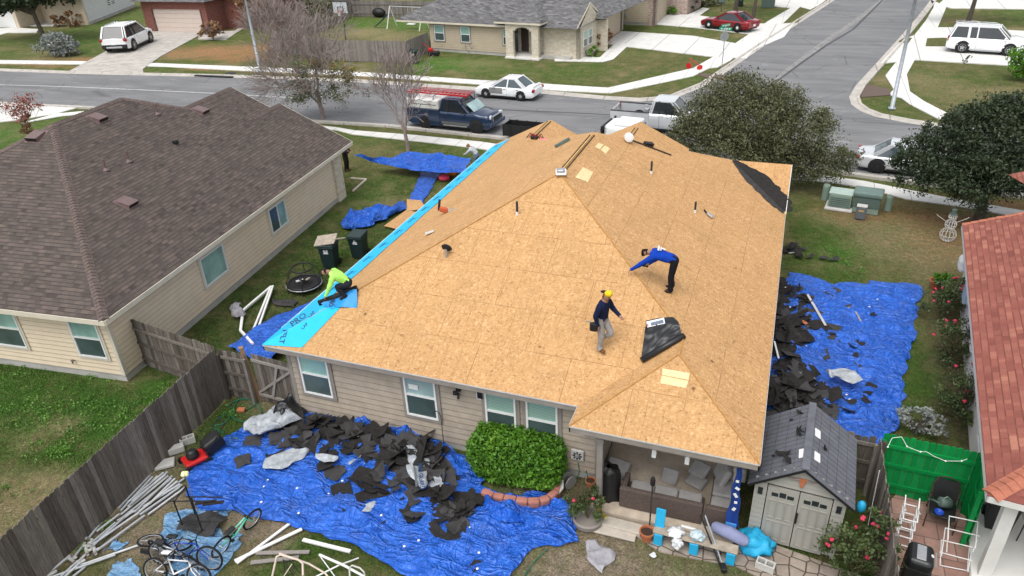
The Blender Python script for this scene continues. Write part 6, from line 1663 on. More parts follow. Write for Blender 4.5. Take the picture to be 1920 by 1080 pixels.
# ---------------------------------------------------------------- cloth and tarps
def ridged(x, y, s, seed):
 v = 1-abs(noise.noise(Vector((x*s, y*s, seed))))*2.4
 return max(v, 0)**2.2
def wrinkle(x, y, seed=0.0):
 a = ridged(x*.55+y*.35, y*1.5-x*.8, 1.6, seed)*.55+ridged(x*1.3-y*.5, y*.6+x*.5, 2.8, seed+4)*.32+ridged(x, y, 6, seed+9)*.12
 b = ridged(x*.5-y*.25, y*.9+x*.35, .9, seed+14)*.9+ridged(x*1.1+y*.2, y*.3-x*.1, 1.1, seed+17)*.6
 return a*.6+b+.3*noise.noise(Vector((x*.9, y*.9, seed+2)))
def interp(pts, n):
 d = [0]
 for a, b in zip(pts, pts[1:]): d.append(d[-1]+(b-a).length)
 out = []
 for i in range(n):
  t = d[-1]*i/(n-1); k = max(j for j in range(len(d)-1) if d[j] <= t+1e-9) if t < d[-1] else len(d)-2
  s = (t-d[k])/max(d[k+1]-d[k], 1e-9); out.append(pts[k].lerp(pts[k+1], s))
 return out
def tarp(name, label, cat, top, bot, nu, nv, mat, amp=.09, base=.015, seed=1.0, edge=.04, hfun=None, group=None):
 A = interp(top, nu); B = interp(bot, nu); mb = MB(); mb.smooth = True
 def P(i, j):
  v = j/(nv-1); p = A[i].lerp(B[i], v)
  ed = min(i/(nu-1), 1-i/(nu-1), v, 1-v); k = min(1, ed*14)
  w = wrinkle(p.x, p.y, seed)
  jx = noise.noise(Vector((p.x*2.1, p.y*2.1, seed+20)))*edge*(1+2*(1-k)); jy = noise.noise(Vector((p.x*2.1, p.y*2.1, seed+30)))*edge*(1+2*(1-k))
  h = base+max(0, w)*amp*(.35+.65*k)
  if hfun: h += hfun(p.x, p.y)
  return (p.x+jx, p.y+jy, p.z+h)
 mb.grid(P, nu, nv)
 o = mb.build(name, mat); tag(o, label, cat, group); return o
def V3(l, z=0.0): return [G(q[0], q[1], q[2] if len(q) > 2 else z) for q in l]
def mound(cs):
 """heap height from gaussian bumps [(px,py,r,h)]"""
 C_ = [(G(a, b), r, h) for a, b, r, h in cs]
 return lambda x, y: sum(h*math.exp(-((x-c.x)**2+(y-c.y)**2)/(2*r*r)) for c, r, h in C_)
HL = [(590,806,.38,.2), (630,826,.42,.2), (680,835,.42,.2), (725,850,.45,.22), (765,868,.4,.24), (800,880,.36,.26), (745,900,.42,.18), (700,915,.4,.12), (800,925,.4,.2), (835,955,.35,.14), (560,838,.4,.12), (860,975,.25,.1)]
HR = [(1470,550,.45,.16), (1478,600,.5,.2), (1475,660,.5,.3), (1490,700,.45,.32), (1480,740,.5,.3), (1535,755,.35,.14), (1515,570,.4,.12), (1445,760,.5,.32), (1520,625,.4,.12), (1455,530,.35,.14), (1460,575,.35,.18), (1455,630,.35,.22), (1500,770,.4,.2)]
hl, hr = mound(HL), mound(HR)
tarp('blue_tarp', 'large crumpled blue tarp covered in torn shingles behind the tan wall', 'tarp',
 V3([(383,850),(425,818),(470,795),(520,775),(575,775),(620,780),(660,790),(740,806),(782,812),(800,846),(850,862),(880,878),(905,915),(950,945),(1010,940),(1062,953)]),
 V3([(348,890),(352,925),(385,955),(440,965),(490,972),(545,988),(600,1003),(645,1020),(690,1040),(735,1064),(765,1088),(840,1100),(930,1105),(960,1078),(1000,1028),(1086,1020)]), 210, 90, M['tarp'], .11, .02, 3.0, .05, lambda x, y: hl(x, y)*.75)
tarp('blue_tarp', 'bunched folded end of blue tarp lying by the potted rose', 'tarp', V3([(900,918),(950,935),(1000,928),(1040,940),(1072,955)]), V3([(905,960),(950,990),(1010,1000),(1050,1018),(1088,1012)]), 70, 30, M['tarp_dark'], .26, .05, 8.0, .1)
tarp('blue_tarp', 'rolled up edge of blue tarp bunched against the tan wall', 'tarp', V3([(590,778),(660,788),(740,803),(790,812),(850,850),(905,905)]), V3([(590,794),(660,806),(735,822),(775,836),(835,875),(890,925)]), 90, 16, M['tarp_dark'], .26, .06, 5.0, .09)
tarp('blue_tarp', 'bright blue tarp spread on the right hand lawn under debris', 'tarp',
 V3([(1478,512),(1530,522),(1560,535),(1620,530),(1690,532),(1728,540)]), V3([(1400,820),(1480,830),(1540,832),(1600,836),(1640,836),(1682,800)]), 110, 160, M['tarp'], .13, .02, 11.0, .07, lambda x, y: hr(x, y)*.7)
tarp('blue_tarp', 'blue tarp held up and stretched across the front lawn', 'tarp',
 [G(664,291,1.0), G(700,297,.85), G(740,296,.7), G(760,286,.75), G(790,288,.75), G(830,292,.8), G(885,299,.9)], [G(664,292,.98), G(700,305,.6), G(740,314,.5), G(770,320,.45), G(800,323,.5), G(830,325,.6), G(868,327,.75)], 80, 40, M['tarp_dark'], .14, .0, 14.0, .03)
tarp('blue_tarp', 'narrow blue tarp strip laid on grass below the stretched tarp', 'tarp', V3([(790,322),(826,324)]), V3([(764,384),(790,388)]), 24, 60, M['tarp_dark'], .06, .015, 15.0, .04)
tarp('blue_tarp', 'crumpled blue tarp heap behind the two wheeled bins', 'tarp', V3([(640,414),(665,405),(700,396),(735,394),(765,386)]), V3([(642,432),(665,436),(695,428),(722,415),(752,402)]), 60, 24, M['tarp_dark'], .3, .04, 17.0, .08)
tarp('blue_tarp', 'blue tarp running along the eave between fence and bare roof', 'tarp',
 [G(432,650,.1), G(470,622,.1), G(520,594,.1), G(570,574,.05), G(615,548,.02), G(680,500,.02)], [G(500,690,.25), G(525,660,.25), G(560,625,.2), G(600,600,.2), G(640,570,.1), G(700,530,.1)], 80, 30, M['tarp'], .12, .02, 19.0, .05)
tarp('blue_tarp', 'blue tarp crumpled on the ground behind the gate', 'tarp', V3([(505,735),(530,715),(548,712)]), V3([(512,750),(530,748),(552,738)]), 26, 18, M['tarp_dark'], .3, .04, 23.0, .06)
# scraps of faded pool liner under the bicycles
for k, (pts, lb) in enumerate((([(310,965),(355,955),(400,960),(425,1010),(455,1000),(440,1040),(400,1080),(355,1110),(300,1110),(320,1060),(300,1020)],'faded blue liner sheet under the bicycles'), ([(400,950),(425,945),(435,960),(415,972)],'small torn faded liner piece near blue tarp edge'), ([(205,1075),(215,1055),(245,1050),(262,1068),(258,1100),(200,1100)],'torn faded liner piece among pipe ends'), ([(195,1030),(218,1014),(238,1018),(225,1032)],'smallest torn faded liner piece between the pipes'))):
 P = [G(a, b, .012) for a, b in pts]; Q = []
 for i in range(len(P)):
  a, b = P[i], P[(i+1) % len(P)]
  for s in range(6): Q.append(a.lerp(b, s/6)+Vector((random.uniform(-.06,.06), random.uniform(-.06,.06), .002*k)))
 mb = MB(); mb.prism(Q, (0,0,.004)); tag(mb.build('pool_liner', M['pool_blue']), lb, 'liner')
# ---------------------------------------------------------------- debris: torn shingles
def scrap_mesh(seed, mat, kind='tab'):
 r = random.Random(seed); mb = MB()
 if kind == 'tab': L, W = r.uniform(.22,.5), r.uniform(.16,.3)
 else: L, W = r.uniform(.45,.95), r.uniform(.25,.42)
 k = 15; pts = []; nt = {r.randrange(k): r.uniform(.45,.75) for _ in range(3)}
 for i in range(k):
  a = 2*PI*(i+.5)/k; x = math.copysign(abs(math.cos(a))**.3, math.cos(a))*L/2*(1+r.uniform(-.12,.1))*nt.get(i, 1); y = math.copysign(abs(math.sin(a))**.3, math.sin(a))*W/2*(1+r.uniform(-.15,.12))*nt.get(i, 1); pts.append((x, y))
 bx_, by_ = r.uniform(-.45,.45), r.uniform(-.3,.3); cv = r.choice([.1,.3,.8,1.5])*r.uniform(.6,1.2)
 z = lambda x, y: cv*x*x*1.2+bx_*x*y*1.5+by_*y*y+.012*math.sin(x*14+bx_*9)
 top = [(x, y, z(x, y)) for x, y in pts]; mid = [(x*.5, y*.5, z(x*.5, y*.5)) for x, y in pts]; c_ = (0, 0, 0); th = .007
 vs = top+mid+[c_]; n0 = len(vs); vs += [(a, b, c-th) for a, b, c in vs]
 fs = []
 for i in range(k):
  j = (i+1) % k; fs += [(i, j, k+j, k+i), (k+i, k+j, 2*k), (n0+j, n0+i, n0+k+i, n0+k+j), (n0+k+j, n0+k+i, n0+2*k), (j, i, n0+i, n0+j)]
 mb.add(vs, fs); return mb.mesh('shingle_scrap', mat)
SCR = [scrap_mesh(100+i, M['felt_grey'] if i % 4 == 0 else M['felt']) for i in range(9)]+[scrap_mesh(200+i, M['felt'] if i % 3 else M['felt_grey'], 'big') for i in range(7)]
def scatter(cs, n, hf, label, group, seed, spread=1.0, smin=.7, smax=1.5, tilt=.38, inside=None):
 r = random.Random(seed); w = [h for _, _, _, h in cs]
 i = 0; tries = 0
 while i < n and tries < n*12:
  tries += 1
  a, b, rr, h = r.choices(cs, w)[0]; c = G(a, b); x = r.gauss(c.x, rr*spread); y = r.gauss(c.y, rr*spread)
  if inside and not inside(x, y): continue
  o = bpy.data.objects.new('shingle_scrap', SCR[r.randrange(9) if r.random() < .4 else 9+r.randrange(7)]); COL.objects.link(o)
  hh = hf(x, y); t = tilt*min(1, .25+hh*3)
  o.location = (x, y, .09+hh*r.uniform(.95,1.2)); o.rotation_euler = (r.gauss(0,t), r.gauss(0,t), r.uniform(0,2*PI)); s = r.uniform(smin, smax); o.scale = (s, s, 1)
  tag(o, label, 'shingle scrap', group); i += 1
def heap(name, label, cs, hf, thr, seed):
 """dark crumpled mass under the loose pieces"""
 C_ = [G(a, b) for a, b, _, _ in cs]
 x0, x1 = min(c.x for c in C_)-.9, max(c.x for c in C_)+.9; y0, y1 = min(c.y for c in C_)-.9, max(c.y for c in C_)+.9
 nx, ny = int((x1-x0)/.06), int((y1-y0)/.06); mb = MB()
 def P(i, j):
  x = x0+(x1-x0)*i/(nx-1); y = y0+(y1-y0)*j/(ny-1); h = hf(x, y)
  cell = noise.noise(Vector((math.floor(x*4+noise.noise(Vector((x*3,y*3,0)))*2)*.7, math.floor(y*4+noise.noise(Vector((x*3,y*3,5)))*2)*.9, seed)))
  z = h*(1.0+.3*cell)+.07*noise.noise(Vector((x*6, y*6, seed)))
  return (x, y, z*1.02+.05 if h > thr+.06*cell else -.25)
 mb.grid(P, nx, ny)
 # drop the part that lies under the ground
 keep = [k for k, f in enumerate(mb.f) if max(mb.v[q][2] for q in f) > -.05]
 mb.f = [mb.f[k] for k in keep]; mb.m = [mb.m[k] for k in keep]; mb.s = [mb.s[k] for k in keep]; mb.uv = [None]*len(keep)
 tag(mb.build(name, M['felt']), label, 'shingle heap', kind='stuff')
heap('shingle_heap', 'dark heap of torn shingles on the large crumpled tarp', HL, hl, .145, 1.0)
heap('shingle_heap', 'dark heap of torn shingles against right house wall', HR, hr, .115, 2.0)
wallguard = lambda x, y: y < WY-.12 or x > XR-.2
scatter(HL, 150, hl, 'torn dark shingle piece lying on the large back yard tarp', 'torn shingles on the back yard tarp', 1, 1.0, .9, 1.7, inside=wallguard)
scatter(HR, 118, hr, 'torn dark shingle piece lying on the right side tarp', 'torn shingles on the right side tarp', 2, .95, inside=lambda x, y: x > .6 and y > 15.6)
LOOSE = [(660,945,.5,.1),(700,980,.02,.1),(880,1062,.02,.1),(505,870,.3,.1),(540,885,.25,.1),(560,845,.3,.1)]
scatter([(a,b,.35,.1) for a,b in ((500,800),(520,830),(480,850),(560,800),(540,870),(1560,560),(1590,580),(1570,700),(1620,690),(1600,740),(1500,480),(1545,500),(1475,470),(1580,640))], 30, lambda x, y: 0, 'flat torn shingle piece lying away from the heaps', 'scattered shingle pieces', 3, 1.0, .8, 1.3, .1, inside=wallguard)
def flat_piece(pts, z, mat, name, label, cat, parent=None, th=.008, rough=.02, n=None):
 Q = []
 P = [G(a, b, z) if n is None else n(a, b) for a, b in pts]
 for i in range(len(P)):
  a, b = P[i], P[(i+1) % len(P)]
  for s in range(4): Q.append(a.lerp(b, s/4)+Vector((random.uniform(-rough,rough), random.uniform(-rough,rough), 0)))
 mb = MB(); mb.prism(Q, (0,0,th)); o = mb.build(name, mat); tag(o, label, cat); return o
flat_piece([(668,992),(712,966),(724,966),(722,978),(700,990)], .07, M['felt'], 'shingle_scrap', 'lone dark shingle strip on the smooth part of large tarp', 'shingle scrap')
flat_piece([(866,1080),(890,1048),(903,1052),(882,1084)], .07, M['felt'], 'shingle_scrap', 'lone dark shingle strip near the bottom edge of photo', 'shingle scrap')
flat_piece([(630,960),(640,927),(690,922),(700,940),(675,962),(650,958)], .09, M['plastic_black'], 'felt_sheet', 'shiny black felt sheet at lower left of the heap', 'felt sheet')
flat_piece([(1480,590),(1578,612),(1575,642),(1500,622)], .14, M['felt_grey'], 'felt_sheet', 'stiff grey felt board lying on the right side tarp', 'felt sheet')
# crumpled grey wrapping film
def film(pts_top, pts_bot, z0, label, seed, amp=.12, mat='wrap_grey', name='wrapping_film'):
 t = tarp(name, label, 'wrapping', [G(a, b, z0+(c if c else 0)) for a, b, c in pts_top], [G(a, b, z0+(c if c else 0)) for a, b, c in pts_bot], 26, 22, M[mat], amp, 0, seed, .1); return t
f1 = film([(752,842,0),(770,835,.1),(785,850,0)], [(782,905,0),(800,918,.0),(808,890,0)], .42, 'pale grey printed wrapping film on top of the heap', 31)
a_, b_ = G(792,870,.56), G(798,915,.56)
tp = text_mb('PRO GUARD', .17, .004); u = (b_-a_).normalized(); n_ = Vector((0,-.25,1)).normalized(); v_ = n_.cross(u); c_ = G(789,893,.58)
tp.v = [tuple(c_+u*q[0]+v_*q[1]+n_*(q[2]+.01)) for q in tp.v]; o = tp.build('print', M['ink'], f1)
mb = MB(); c_ = G(779,893,.58); mb.cbox(tuple(c_+n_*.012), (.75,.05,.004), Matrix((u, n_.cross(u), n_)).transposed()); mb.build('print', plain((.1,.11,.12),.7), f1)
film([(818,888,0),(828,890,.05),(832,898,0)], [(800,922,0),(812,930,0),(822,915,0)], .30, 'small striped grey film piece right of the printed film', 33, .1)
film([(508,858,0),(560,842,.05),(585,845,0)], [(512,875,0),(555,868,0),(580,850,0)], .16, 'long grey wrapping film at left of the heap', 35, .08)
film([(595,852,0),(615,853,.05),(632,860,0)], [(610,868,0),(622,868,0),(630,864,0)], .30, 'small pale film scrap in the middle of the heap', 37, .06)
film([(478,790,0),(500,775,.1),(525,762,0)], [(480,815,0),(520,808,.1),(560,795,0)], .25, 'grey and black plastic film bunched by the gate corner', 39, .28)
film([(455,800,0),(475,785,.1),(500,780,0)], [(458,812,0),(490,818,.1),(515,815,0)], .12, 'light grey film scrap by the garden hose', 40, .2)
film([(520,775,0),(540,750,.15),(560,745,0)], [(530,800,0),(555,795,.1),(570,778,0)], .2, 'glossy black plastic bag bunched against house corner', 41, .35, 'plastic_black')
film([(725,848,0),(745,850,.0),(756,858,0)], [(722,852,0),(742,862,.0),(754,868,0)], .40, 'narrow printed film strip beside large grey film', 42, .06)
film([(1540,692,0),(1575,690,.1),(1605,698,0)], [(1545,705,0),(1580,715,.0),(1600,718,0)], .45, 'pale wrapping film sheet bent over on right side tarp', 43, .14)
film([(1488,700,0),(1510,700,.1),(1532,712,0)], [(1490,715,0),(1515,724,.0),(1530,728,0)], .42, 'printed white film on the right side heap', 44, .12)
film([(672,862,0),(680,853,.05),(680,852,0)], [(650,872,0),(655,874,0),(660,872,0)], .3, 'thin pale film strip across the heap middle', 45, .03)
film([(676,960,0),(690,945,0),(706,940,0)], [(672,960,0),(685,962,0),(700,948,0)], .14, 'pale film corner under shiny black felt', 46, .02)
# white plastic caps strewn over the tarps
mb = MB(); mb.lathe([(.001,.012),(.02,.012),(.032,.004),(.034,0)], 10); capm = mb.mesh('foam_disc', M['white'])
for px, py in ((502,900),(495,912),(514,911),(517,925),(490,941),(557,915),(616,926),(642,902),(715,966),(757,1035),(785,1013),(758,1024),(898,1036),(895,1066),(1645,561),(1660,545),(1606,633),(1590,597),(1520,660),(1575,587),(1540,555),(1587,740),(1593,749),(1607,741),(1566,784),(1510,655),(1472,545),(1480,583),(1540,600),(1553,632),(1500,678),(1630,575),(1602,703),(560,962),(705,826),(674,829),(480,895),(850,970),(880,990),(1030,1000),(1060,985)):
 o = bpy.data.objects.new('foam_disc', capm); COL.objects.link(o); q = G(px, py, .1); o.location = (q.x, q.y, .1+max(hl(q.x,q.y), hr(q.x,q.y))*.8); tag(o, 'small white round plastic disc lying on a blue tarp', 'plastic disc', 'white plastic discs on the tarps')
# ---------------------------------------------------------------- things on the bare roof
def on_roof_strip(A, B, fnz, name, label, mat, lift=.012, cat='underlayment'):
 pass
ul = thing('underlayment', 'bright blue roofing underlayment strip along left eave of bare roof', 'underlayment', (XL, 20, ZE))
LC = .98   # width up the slope in plan
mb = MB(); nseg = 60; LE = -.03
def lp_(y, x, l=.012): return Vector((x, y, ZE+K*(x-XL)))+n_left*(l)
def wave(y): return .02*math.sin(y*1.3)
wrows = [LE, .25, .5, .75]
yy0, yy1 = YF+.9, 30.9
mb.grid(lambda i, j: lp_(yy0+(yy1-yy0)*i/(nseg-1), XL+[LE,.28,.57,.86][j]+(wave(i*.5) if j == 3 else 0), .012+.008*abs(math.sin(i*.9+j))), nseg, 4)
world_part('sheet', mb, M['cyan'], ul)
mb = MB(); mb.bar(lp_(yy0,XL-.01,.016), lp_(yy1,XL-.01,.016), .03, .012); world_part('edge_line', mb, plain((.45,.62,.72),.5), ul)
for k in range(14):
 y = 16.3+k*1.08; c_ = lp_(y, XL+.36, .028)
 text_part('PRO', .2, c_, (0,-1,0), n_left, 'print', M['ink'], ul, .003)
 mb = MB(); q = lp_(y+.0, XL+.56, .026); mb.cbox(tuple(q), (.018,.2,.003), Matrix(((Vector((1,0,K)).normalized()), Vector((0,1,0)), n_left)).transposed()); world_part('print', mb, M['ink'], ul)
# front corner sheet lying over the hip
ul2 = thing('underlayment', 'bright blue underlayment sheet covering the front left roof corner', 'underlayment', (XL, YF, ZE))
pa = [onF(x, y)+n_front*.014 for x, y in ((492,650),(566,653),(600,578),(596,572))]
hipd = (P1-Z(XL,YF)).normalized()
mb = MB()
c0_ = Z(XL,YF)-Vector((.02,.02,0))+Vector((0,0,.02))
e_ = onF(566,652)+n_front*.014; f_ = onF(598,580)+n_front*.014
hp_ = Z(XL,YF)+hipd*3.0+Vector((0,0,.02))
mb.poly([c0_, e_, f_, hp_])
mb.poly([c0_, hp_, lp_(hp_.y+.25, XL+.8, .02), lp_(YF+.9+.3, XL+LE, .02)])
world_part('sheet', mb, M['cyan'], ul2)
text_part('FELT', .22, onF(528,638)+n_front*.018+Vector((0,.1,.05)), (.25,-1,-.49), n_front, 'print', M['ink'], ul2, .008)
text_part('PRO', .26, onF(560,600)+n_front*.018, (.75,1,.49), n_front, 'print', M['ink'], ul2, .005)
for q in ((572,612),(585,590)):
 text_part('LAP', .13, onF(*q)+n_front*.018, (.35,1,.49), n_front, 'print', M['ink'], ul2, .003)
# roll being unrolled by the crouching man
rl = thing('underlayment_roll', 'dark roll with blue sheet unrolling under crouching man', 'roll', tuple(onF(640,560)))
a_, b_ = onF(600,572)+n_front*.09, onF(672,543)+n_front*.09
mb = MB(); mb.smooth = True; mb.tube([a_, b_], .085, 14); world_part('roll', mb, M['black'], rl)
mb = MB(); tA = [a_+n_front*.0, b_]; tB = [onF(615,578)+n_front*.03, onF(670,577)+n_front*.03]
mb.smooth = True; mb.grid(lambda i, j: Vector(tA[0]).lerp(tA[1], i/11).lerp(Vector(tB[0]).lerp(tB[1], i/11), j/7)+n_front*(.03*math.sin(i*.8+j*.5)+.05*(1-j/7)), 12, 8); world_part('sheet', mb, plain((0.005,.25,.62),.45), rl)
text_part('PRO', .2, onF(625,570)+n_front*.12, (.3,-1,-.49), n_front, 'print', M['ink'], rl, .005)
# black underlayment roll with paper label
bl = thing('felt_roll', 'black plastic underlayment sheet with rolled lower edge and white label', 'roll', tuple(onF(1235,640)))
onS = lambda x, y, l=.03: onF(x, y)+n_front*l
ptsT = [onS(1212,603), onS(1235,598), onS(1262,596), onS(1272,605)]; ptsB = [onS(1203,672), onS(1225,660), onS(1255,642), onS(1278,628)]
A = interp(ptsT, 20); B = interp(ptsB, 20); mb = MB(); mb.smooth = True
mb.grid(lambda i, j: A[i].lerp(B[i], j/17)+n_front*(.02+.06*ridged(i*.16, j*.2, 1.0, 4)*min(1, j/6)*(1 if j < 17 else 0)), 20, 18); world_part('sheet', mb, M['plastic_black'], bl)
mb = MB(); mb.smooth = True; mb.tube([onS(1203,678,.07), onS(1283,632,.07)], .075, 14); world_part('roll', mb, M['plastic_black'], bl)
lbp = [onS(1212,606,.075), onS(1245,598.5,.075), onS(1247,609.5,.075), onS(1214,617,.075)]
mb = MB(); mb.poly(lbp); world_part('label', mb, M['white'], bl)
mb = MB(); q = [lbp[0].lerp(lbp[3],.35), lbp[1].lerp(lbp[2],.3), lbp[1].lerp(lbp[2],.88), lbp[0].lerp(lbp[3],.9)]; q = [q[0].lerp(q[1],.22), q[1].lerp(q[0],.06), q[2].lerp(q[3],.06), q[3].lerp(q[2],.22)]; mb.poly([p+n_front*.004 for p in q]); world_part('label_print', mb, plain((.13,.16,.22),.6,0,.5,30), bl)
mb = MB(); q = [lbp[0].lerp(lbp[3],.45), lbp[0].lerp(lbp[3],.9)]; dx_ = (lbp[1]-lbp[0])*.06; q2 = [p+dx_*.3+n_front*.004 for p in q]; mb.poly([q2[0], q2[0]+dx_, q2[1]+dx_, q2[1]]); world_part('label_print', mb, M['red'], bl)
# small things near the ridges
def roof_thing(px, py, fn, label, cat, name):
 p = fn(px, py); return thing(name, label, cat, tuple(p)), p
t, p = roof_thing(1002, 262, onL, 'orange framed tool tangle with pink rag near the left gable', 'tool', 'chainsaw_tool')
for k in range(7):
 m = MB(); a = k*.9; m.tube([(-.35+.08*k,.1*math.sin(a),.05),(-.2+.08*k,.1*math.cos(a),.25),(-.05+.07*k,-.1*math.sin(a),.06)], .022, 6); part('frame_tube', m, M['red'] if k % 2 else M['black'], t)
m = MB(); m.rbox((.0,0,.1), (.3,.2,.16), .04); part('motor', m, M['black'], t); m = MB(); m.rbox((.42,0,.04), (.3,.2,.06), .03, (0,0,.4)); part('rag', m, plain((.75,.2,.25),.8), t)
t, p = roof_thing(838, 399, onL, 'orange nail tool with white cloth lying on left slope', 'tool', 'nail_tool')
m = MB(); m.bar((-.3,0,.05),(-.28,.1,.42),.06); part('handle', m, M['black'], t)
m = MB(); m.rbox((-.12,0,.1), (.28,.14,.18), .04, (0,.3,.4)); part('tool_body', m, plain((.5,.1,.04),.6), t); m = MB(); m.rbox((.18,.06,.08), (.3,.16,.12), .05, (0,-.2,.3)); part('cloth', m, M['wood_old'], t)
def vent_piece(px0, py0, px1, py1, fn, w, label, n, mat='steel', name='metal_vent', lift=.05, hh=.1):
 a = fn(px0, py0)+n*lift; b = fn(px1, py1)+n*lift; t = thing(name, label, 'vent', tuple((a+b)/2)); mb = MB(); mb.bar(a, b, w, hh, up=n); world_part('body', mb, M[mat], t)
 mb = MB(); mb.bar(a-n*(hh/2+.01), b-n*(hh/2+.01), w*1.3, .012, up=n); world_part('flange', mb, M['felt_grey'], t); return t
vent_piece(1043,277,1068,263, onL, .2, 'grey metal ridge vent lying loose on the left slope', n_left, 'util_dark')
t = thing('turtle_vent', 'white metal box vent standing at the main ridge end', 'vent', tuple(P1+Vector((.05,-.05,0))))
m = MB(); m.rbox((0,0,.05), (.32,.34,.05), .02, (R(10),0,.3)); part('flange', m, M['white'], t); m = MB(); m.rbox((.0,-.03,.11), (.24,.2,.11), .05, (R(15),0,.3)); part('hood', m, M['steel'], t)
a_ = onR(1178,265); t = thing('white_bucket', 'white roll with red end near the right gable ridge', 'roll', tuple(a_))
m = MB(); m.lathe([(.001,0),(.09,0),(.16,.02),(.16,.2),(.09,.22),(.001,.22)], 18, (0,0,.16), rot=(R(80),0,R(20))); part('reel', m, M['white'], t); m = MB(); m.lathe([(.001,.0),(.06,.0),(.06,.03),(.001,.03)], 12, (.0,-.03,.16), rot=(R(80),0,R(20))); m.M=None; part('hub', m, M['red'], t)
vent_piece(1207,272,1222,274, onR, .15, 'dark clamp tool resting on the right slope', n_right, 'black', 'clamp_tool', .06, .14)
mb = MB(); mb.bar(onR(1185,265)+n_right*.04, onR(1258,292)+n_right*.03, .03, .04, up=n_right); tag(mb.build('metal_bar', M['felt_grey']), 'long dark metal bar lying across the right slope', 'bar')
t, p = roof_thing(1326, 403, onR, 'small grey hand tool on the right slope', 'tool', 'trowel'); m = MB(); m.rbox((.1,-.05,.03), (.24,.13,.05), .03, (0,.4,-.5)); part('blade', m, M['steel'], t); m = MB(); m.bar((-.02,.02,.04),(-.12,.12,.12),.04); part('handle', m, M['black'], t)
t, p = roof_thing(812, 436, onL, 'scrap of white paper and dark felt on left slope', 'scrap', 'paper_scrap'); m = MB(); m.rbox((-.1,-.05,.02), (.3,.16,.02), .008, (0,-.3,.4)); part('paper', m, M['cement'], t); m = MB(); m.rbox((.25,.15,.05), (.3,.08,.03), .01, (0,-.4,.6)); part('felt_scrap', m, M['felt'], t)
# ---------------------------------------------------------------- plywood and bins beside the house
def plate(px, name, label, cat, mat, z=.05, th=.015):
 mb = MB(); mb.prism([G(*q) if len(q) == 3 else G(q[0], q[1], z) for q in px], (0,0,th)); P = mb;
 mb.uv = [[(mb.v[k][0], mb.v[k][1]) for k in f] for f in mb.f]; o = mb.build(name, mat); tag(o, label, cat); return o
plate([(763,374,.1),(789,376,.1),(800,392,.1),(762,396,.1)], 'plywood_offcut', 'upright looking square plywood offcut beside blue underlayment', 'plywood', M['osb'])
plate([(720,424,.08),(762,394,.08),(790,400,.08),(745,430,.08)], 'plywood_offcut', 'long plywood offcut lying below the square offcut', 'plywood', M['osb'])
def wheelie_bin(label, pos, rz, openlid=None, mat='bin_green', txt=None):
 t = thing('wheelie_bin', label, 'wheelie bin', pos, rz)
 m = MB(); B = [(-.24,-.27,.06),(.24,-.27,.06),(.24,.27,.06),(-.24,.27,.06)]; T = [(-.3,-.36,1.0),(.3,-.36,1.0),(.3,.36,1.0),(-.3,.36,1.0)]
 m.add([Vector(p) for p in B+T], [(0,3,2,1),(0,1,5,4),(1,2,6,5),(2,3,7,6),(3,0,4,7),(4,5,6,7)]); part('body', m, M[mat], t)
 m = MB(); m.rbox((0,0,.98), (.66,.78,.07), .02); part('rim', m, M[mat], t)
 m = MB(); m.rbox((0,0,1.05), (.64,.78,.08), .035); part('lid', m, M[mat], t)
 m = MB(); m.tube([(-.28,.42,.95),(.28,.42,.95)], .02, 8); part('handle', m, M['black'], t)
 for s in (1,-1): m = MB(); m.lathe([(.001,-.03),(.12,-.03),(.12,.03),(.001,.03)], 16, (s*.27,.28,.12), rot=(0,R(90),0)); part('wheel', m, M['rubber'], t)
 for k_, (w_, z_) in enumerate(((.17,.8),(.2,.74))): m = MB(); m.box(-w_/2, -.345-.0, z_-.02, w_/2, -.335, z_+.02); m.v = [(a, b-(c-.06)*.0+(-.0), c) for a, b, c in m.v]; part('logo', m, M['white'], t)
 if txt: text_part(txt, .11, (0,-.352,.86), (1,0,0), (0,-1,0), 'lettering', M['white'], t, .002, world=False)
 return t
p = G(617, 503); wheelie_bin('left dark green wheeled bin topped with a cream board', (p.x,p.y+.2,0), R(12), txt='AUS')
tb = thing('board', 'cream lid board resting on the left wheeled bin', 'board', (p.x-.1,p.y+.25,1.12), R(20)); m = MB(); m.rbox((0,0,.04), (.85,.8,.05), .02, (.1,-.12,0)); part('panel', m, M['wood_old'], tb); m = MB(); m.bar((.3,-.1,.1),(.8,.0,.1),.04); part('handle', m, M['wood_old'], tb)
p = G(664, 487); wheelie_bin('right dark green wheeled bin with closed lid', (p.x+.1,p.y+.35,0), R(8), txt='D')
p = G(777, 118); wheelie_bin('dark bin with red items by the fence across street', (p.x,p.y,0), R(20))
# small trampoline with net on the side lawn
p = G(568, 543); t = thing('trampoline', 'small black trampoline with netted ring on side lawn', 'trampoline', (p.x, p.y+.15, 0))
rr = [(math.cos(k*PI/14), math.sin(k*PI/14)) for k in range(28)]
m = MB(); m.smooth=True; m.tube([(a*.62,b*.62,.24) for a,b in rr], .05, 8, closed=True); part('pad', m, M['black'], t)
m = MB(); m.smooth=True; m.tube([(a*.68,b*.68,.2) for a,b in rr], .022, 8, closed=True); part('frame_ring', m, M['steel'], t)
m = MB(); m.lathe([(.6,.235),(.001,.2)], 28, cap=False); part('mat', m, M['black'], t)
m = MB(); m.smooth=True; m.tube([(a*.42,b*.42+.05,.86) for a,b in rr], .03, 8, closed=True); part('top_ring', m, M['black'], t)
for k in range(6):
 a, b = math.cos(k*PI/3), math.sin(k*PI/3); m = MB(); m.tube([(a*.68,b*.68,-.02),(a*.7,b*.7,.5),(a*.46,b*.46+.04,.86)], .014, 6); part('pole', m, M['black'], t)
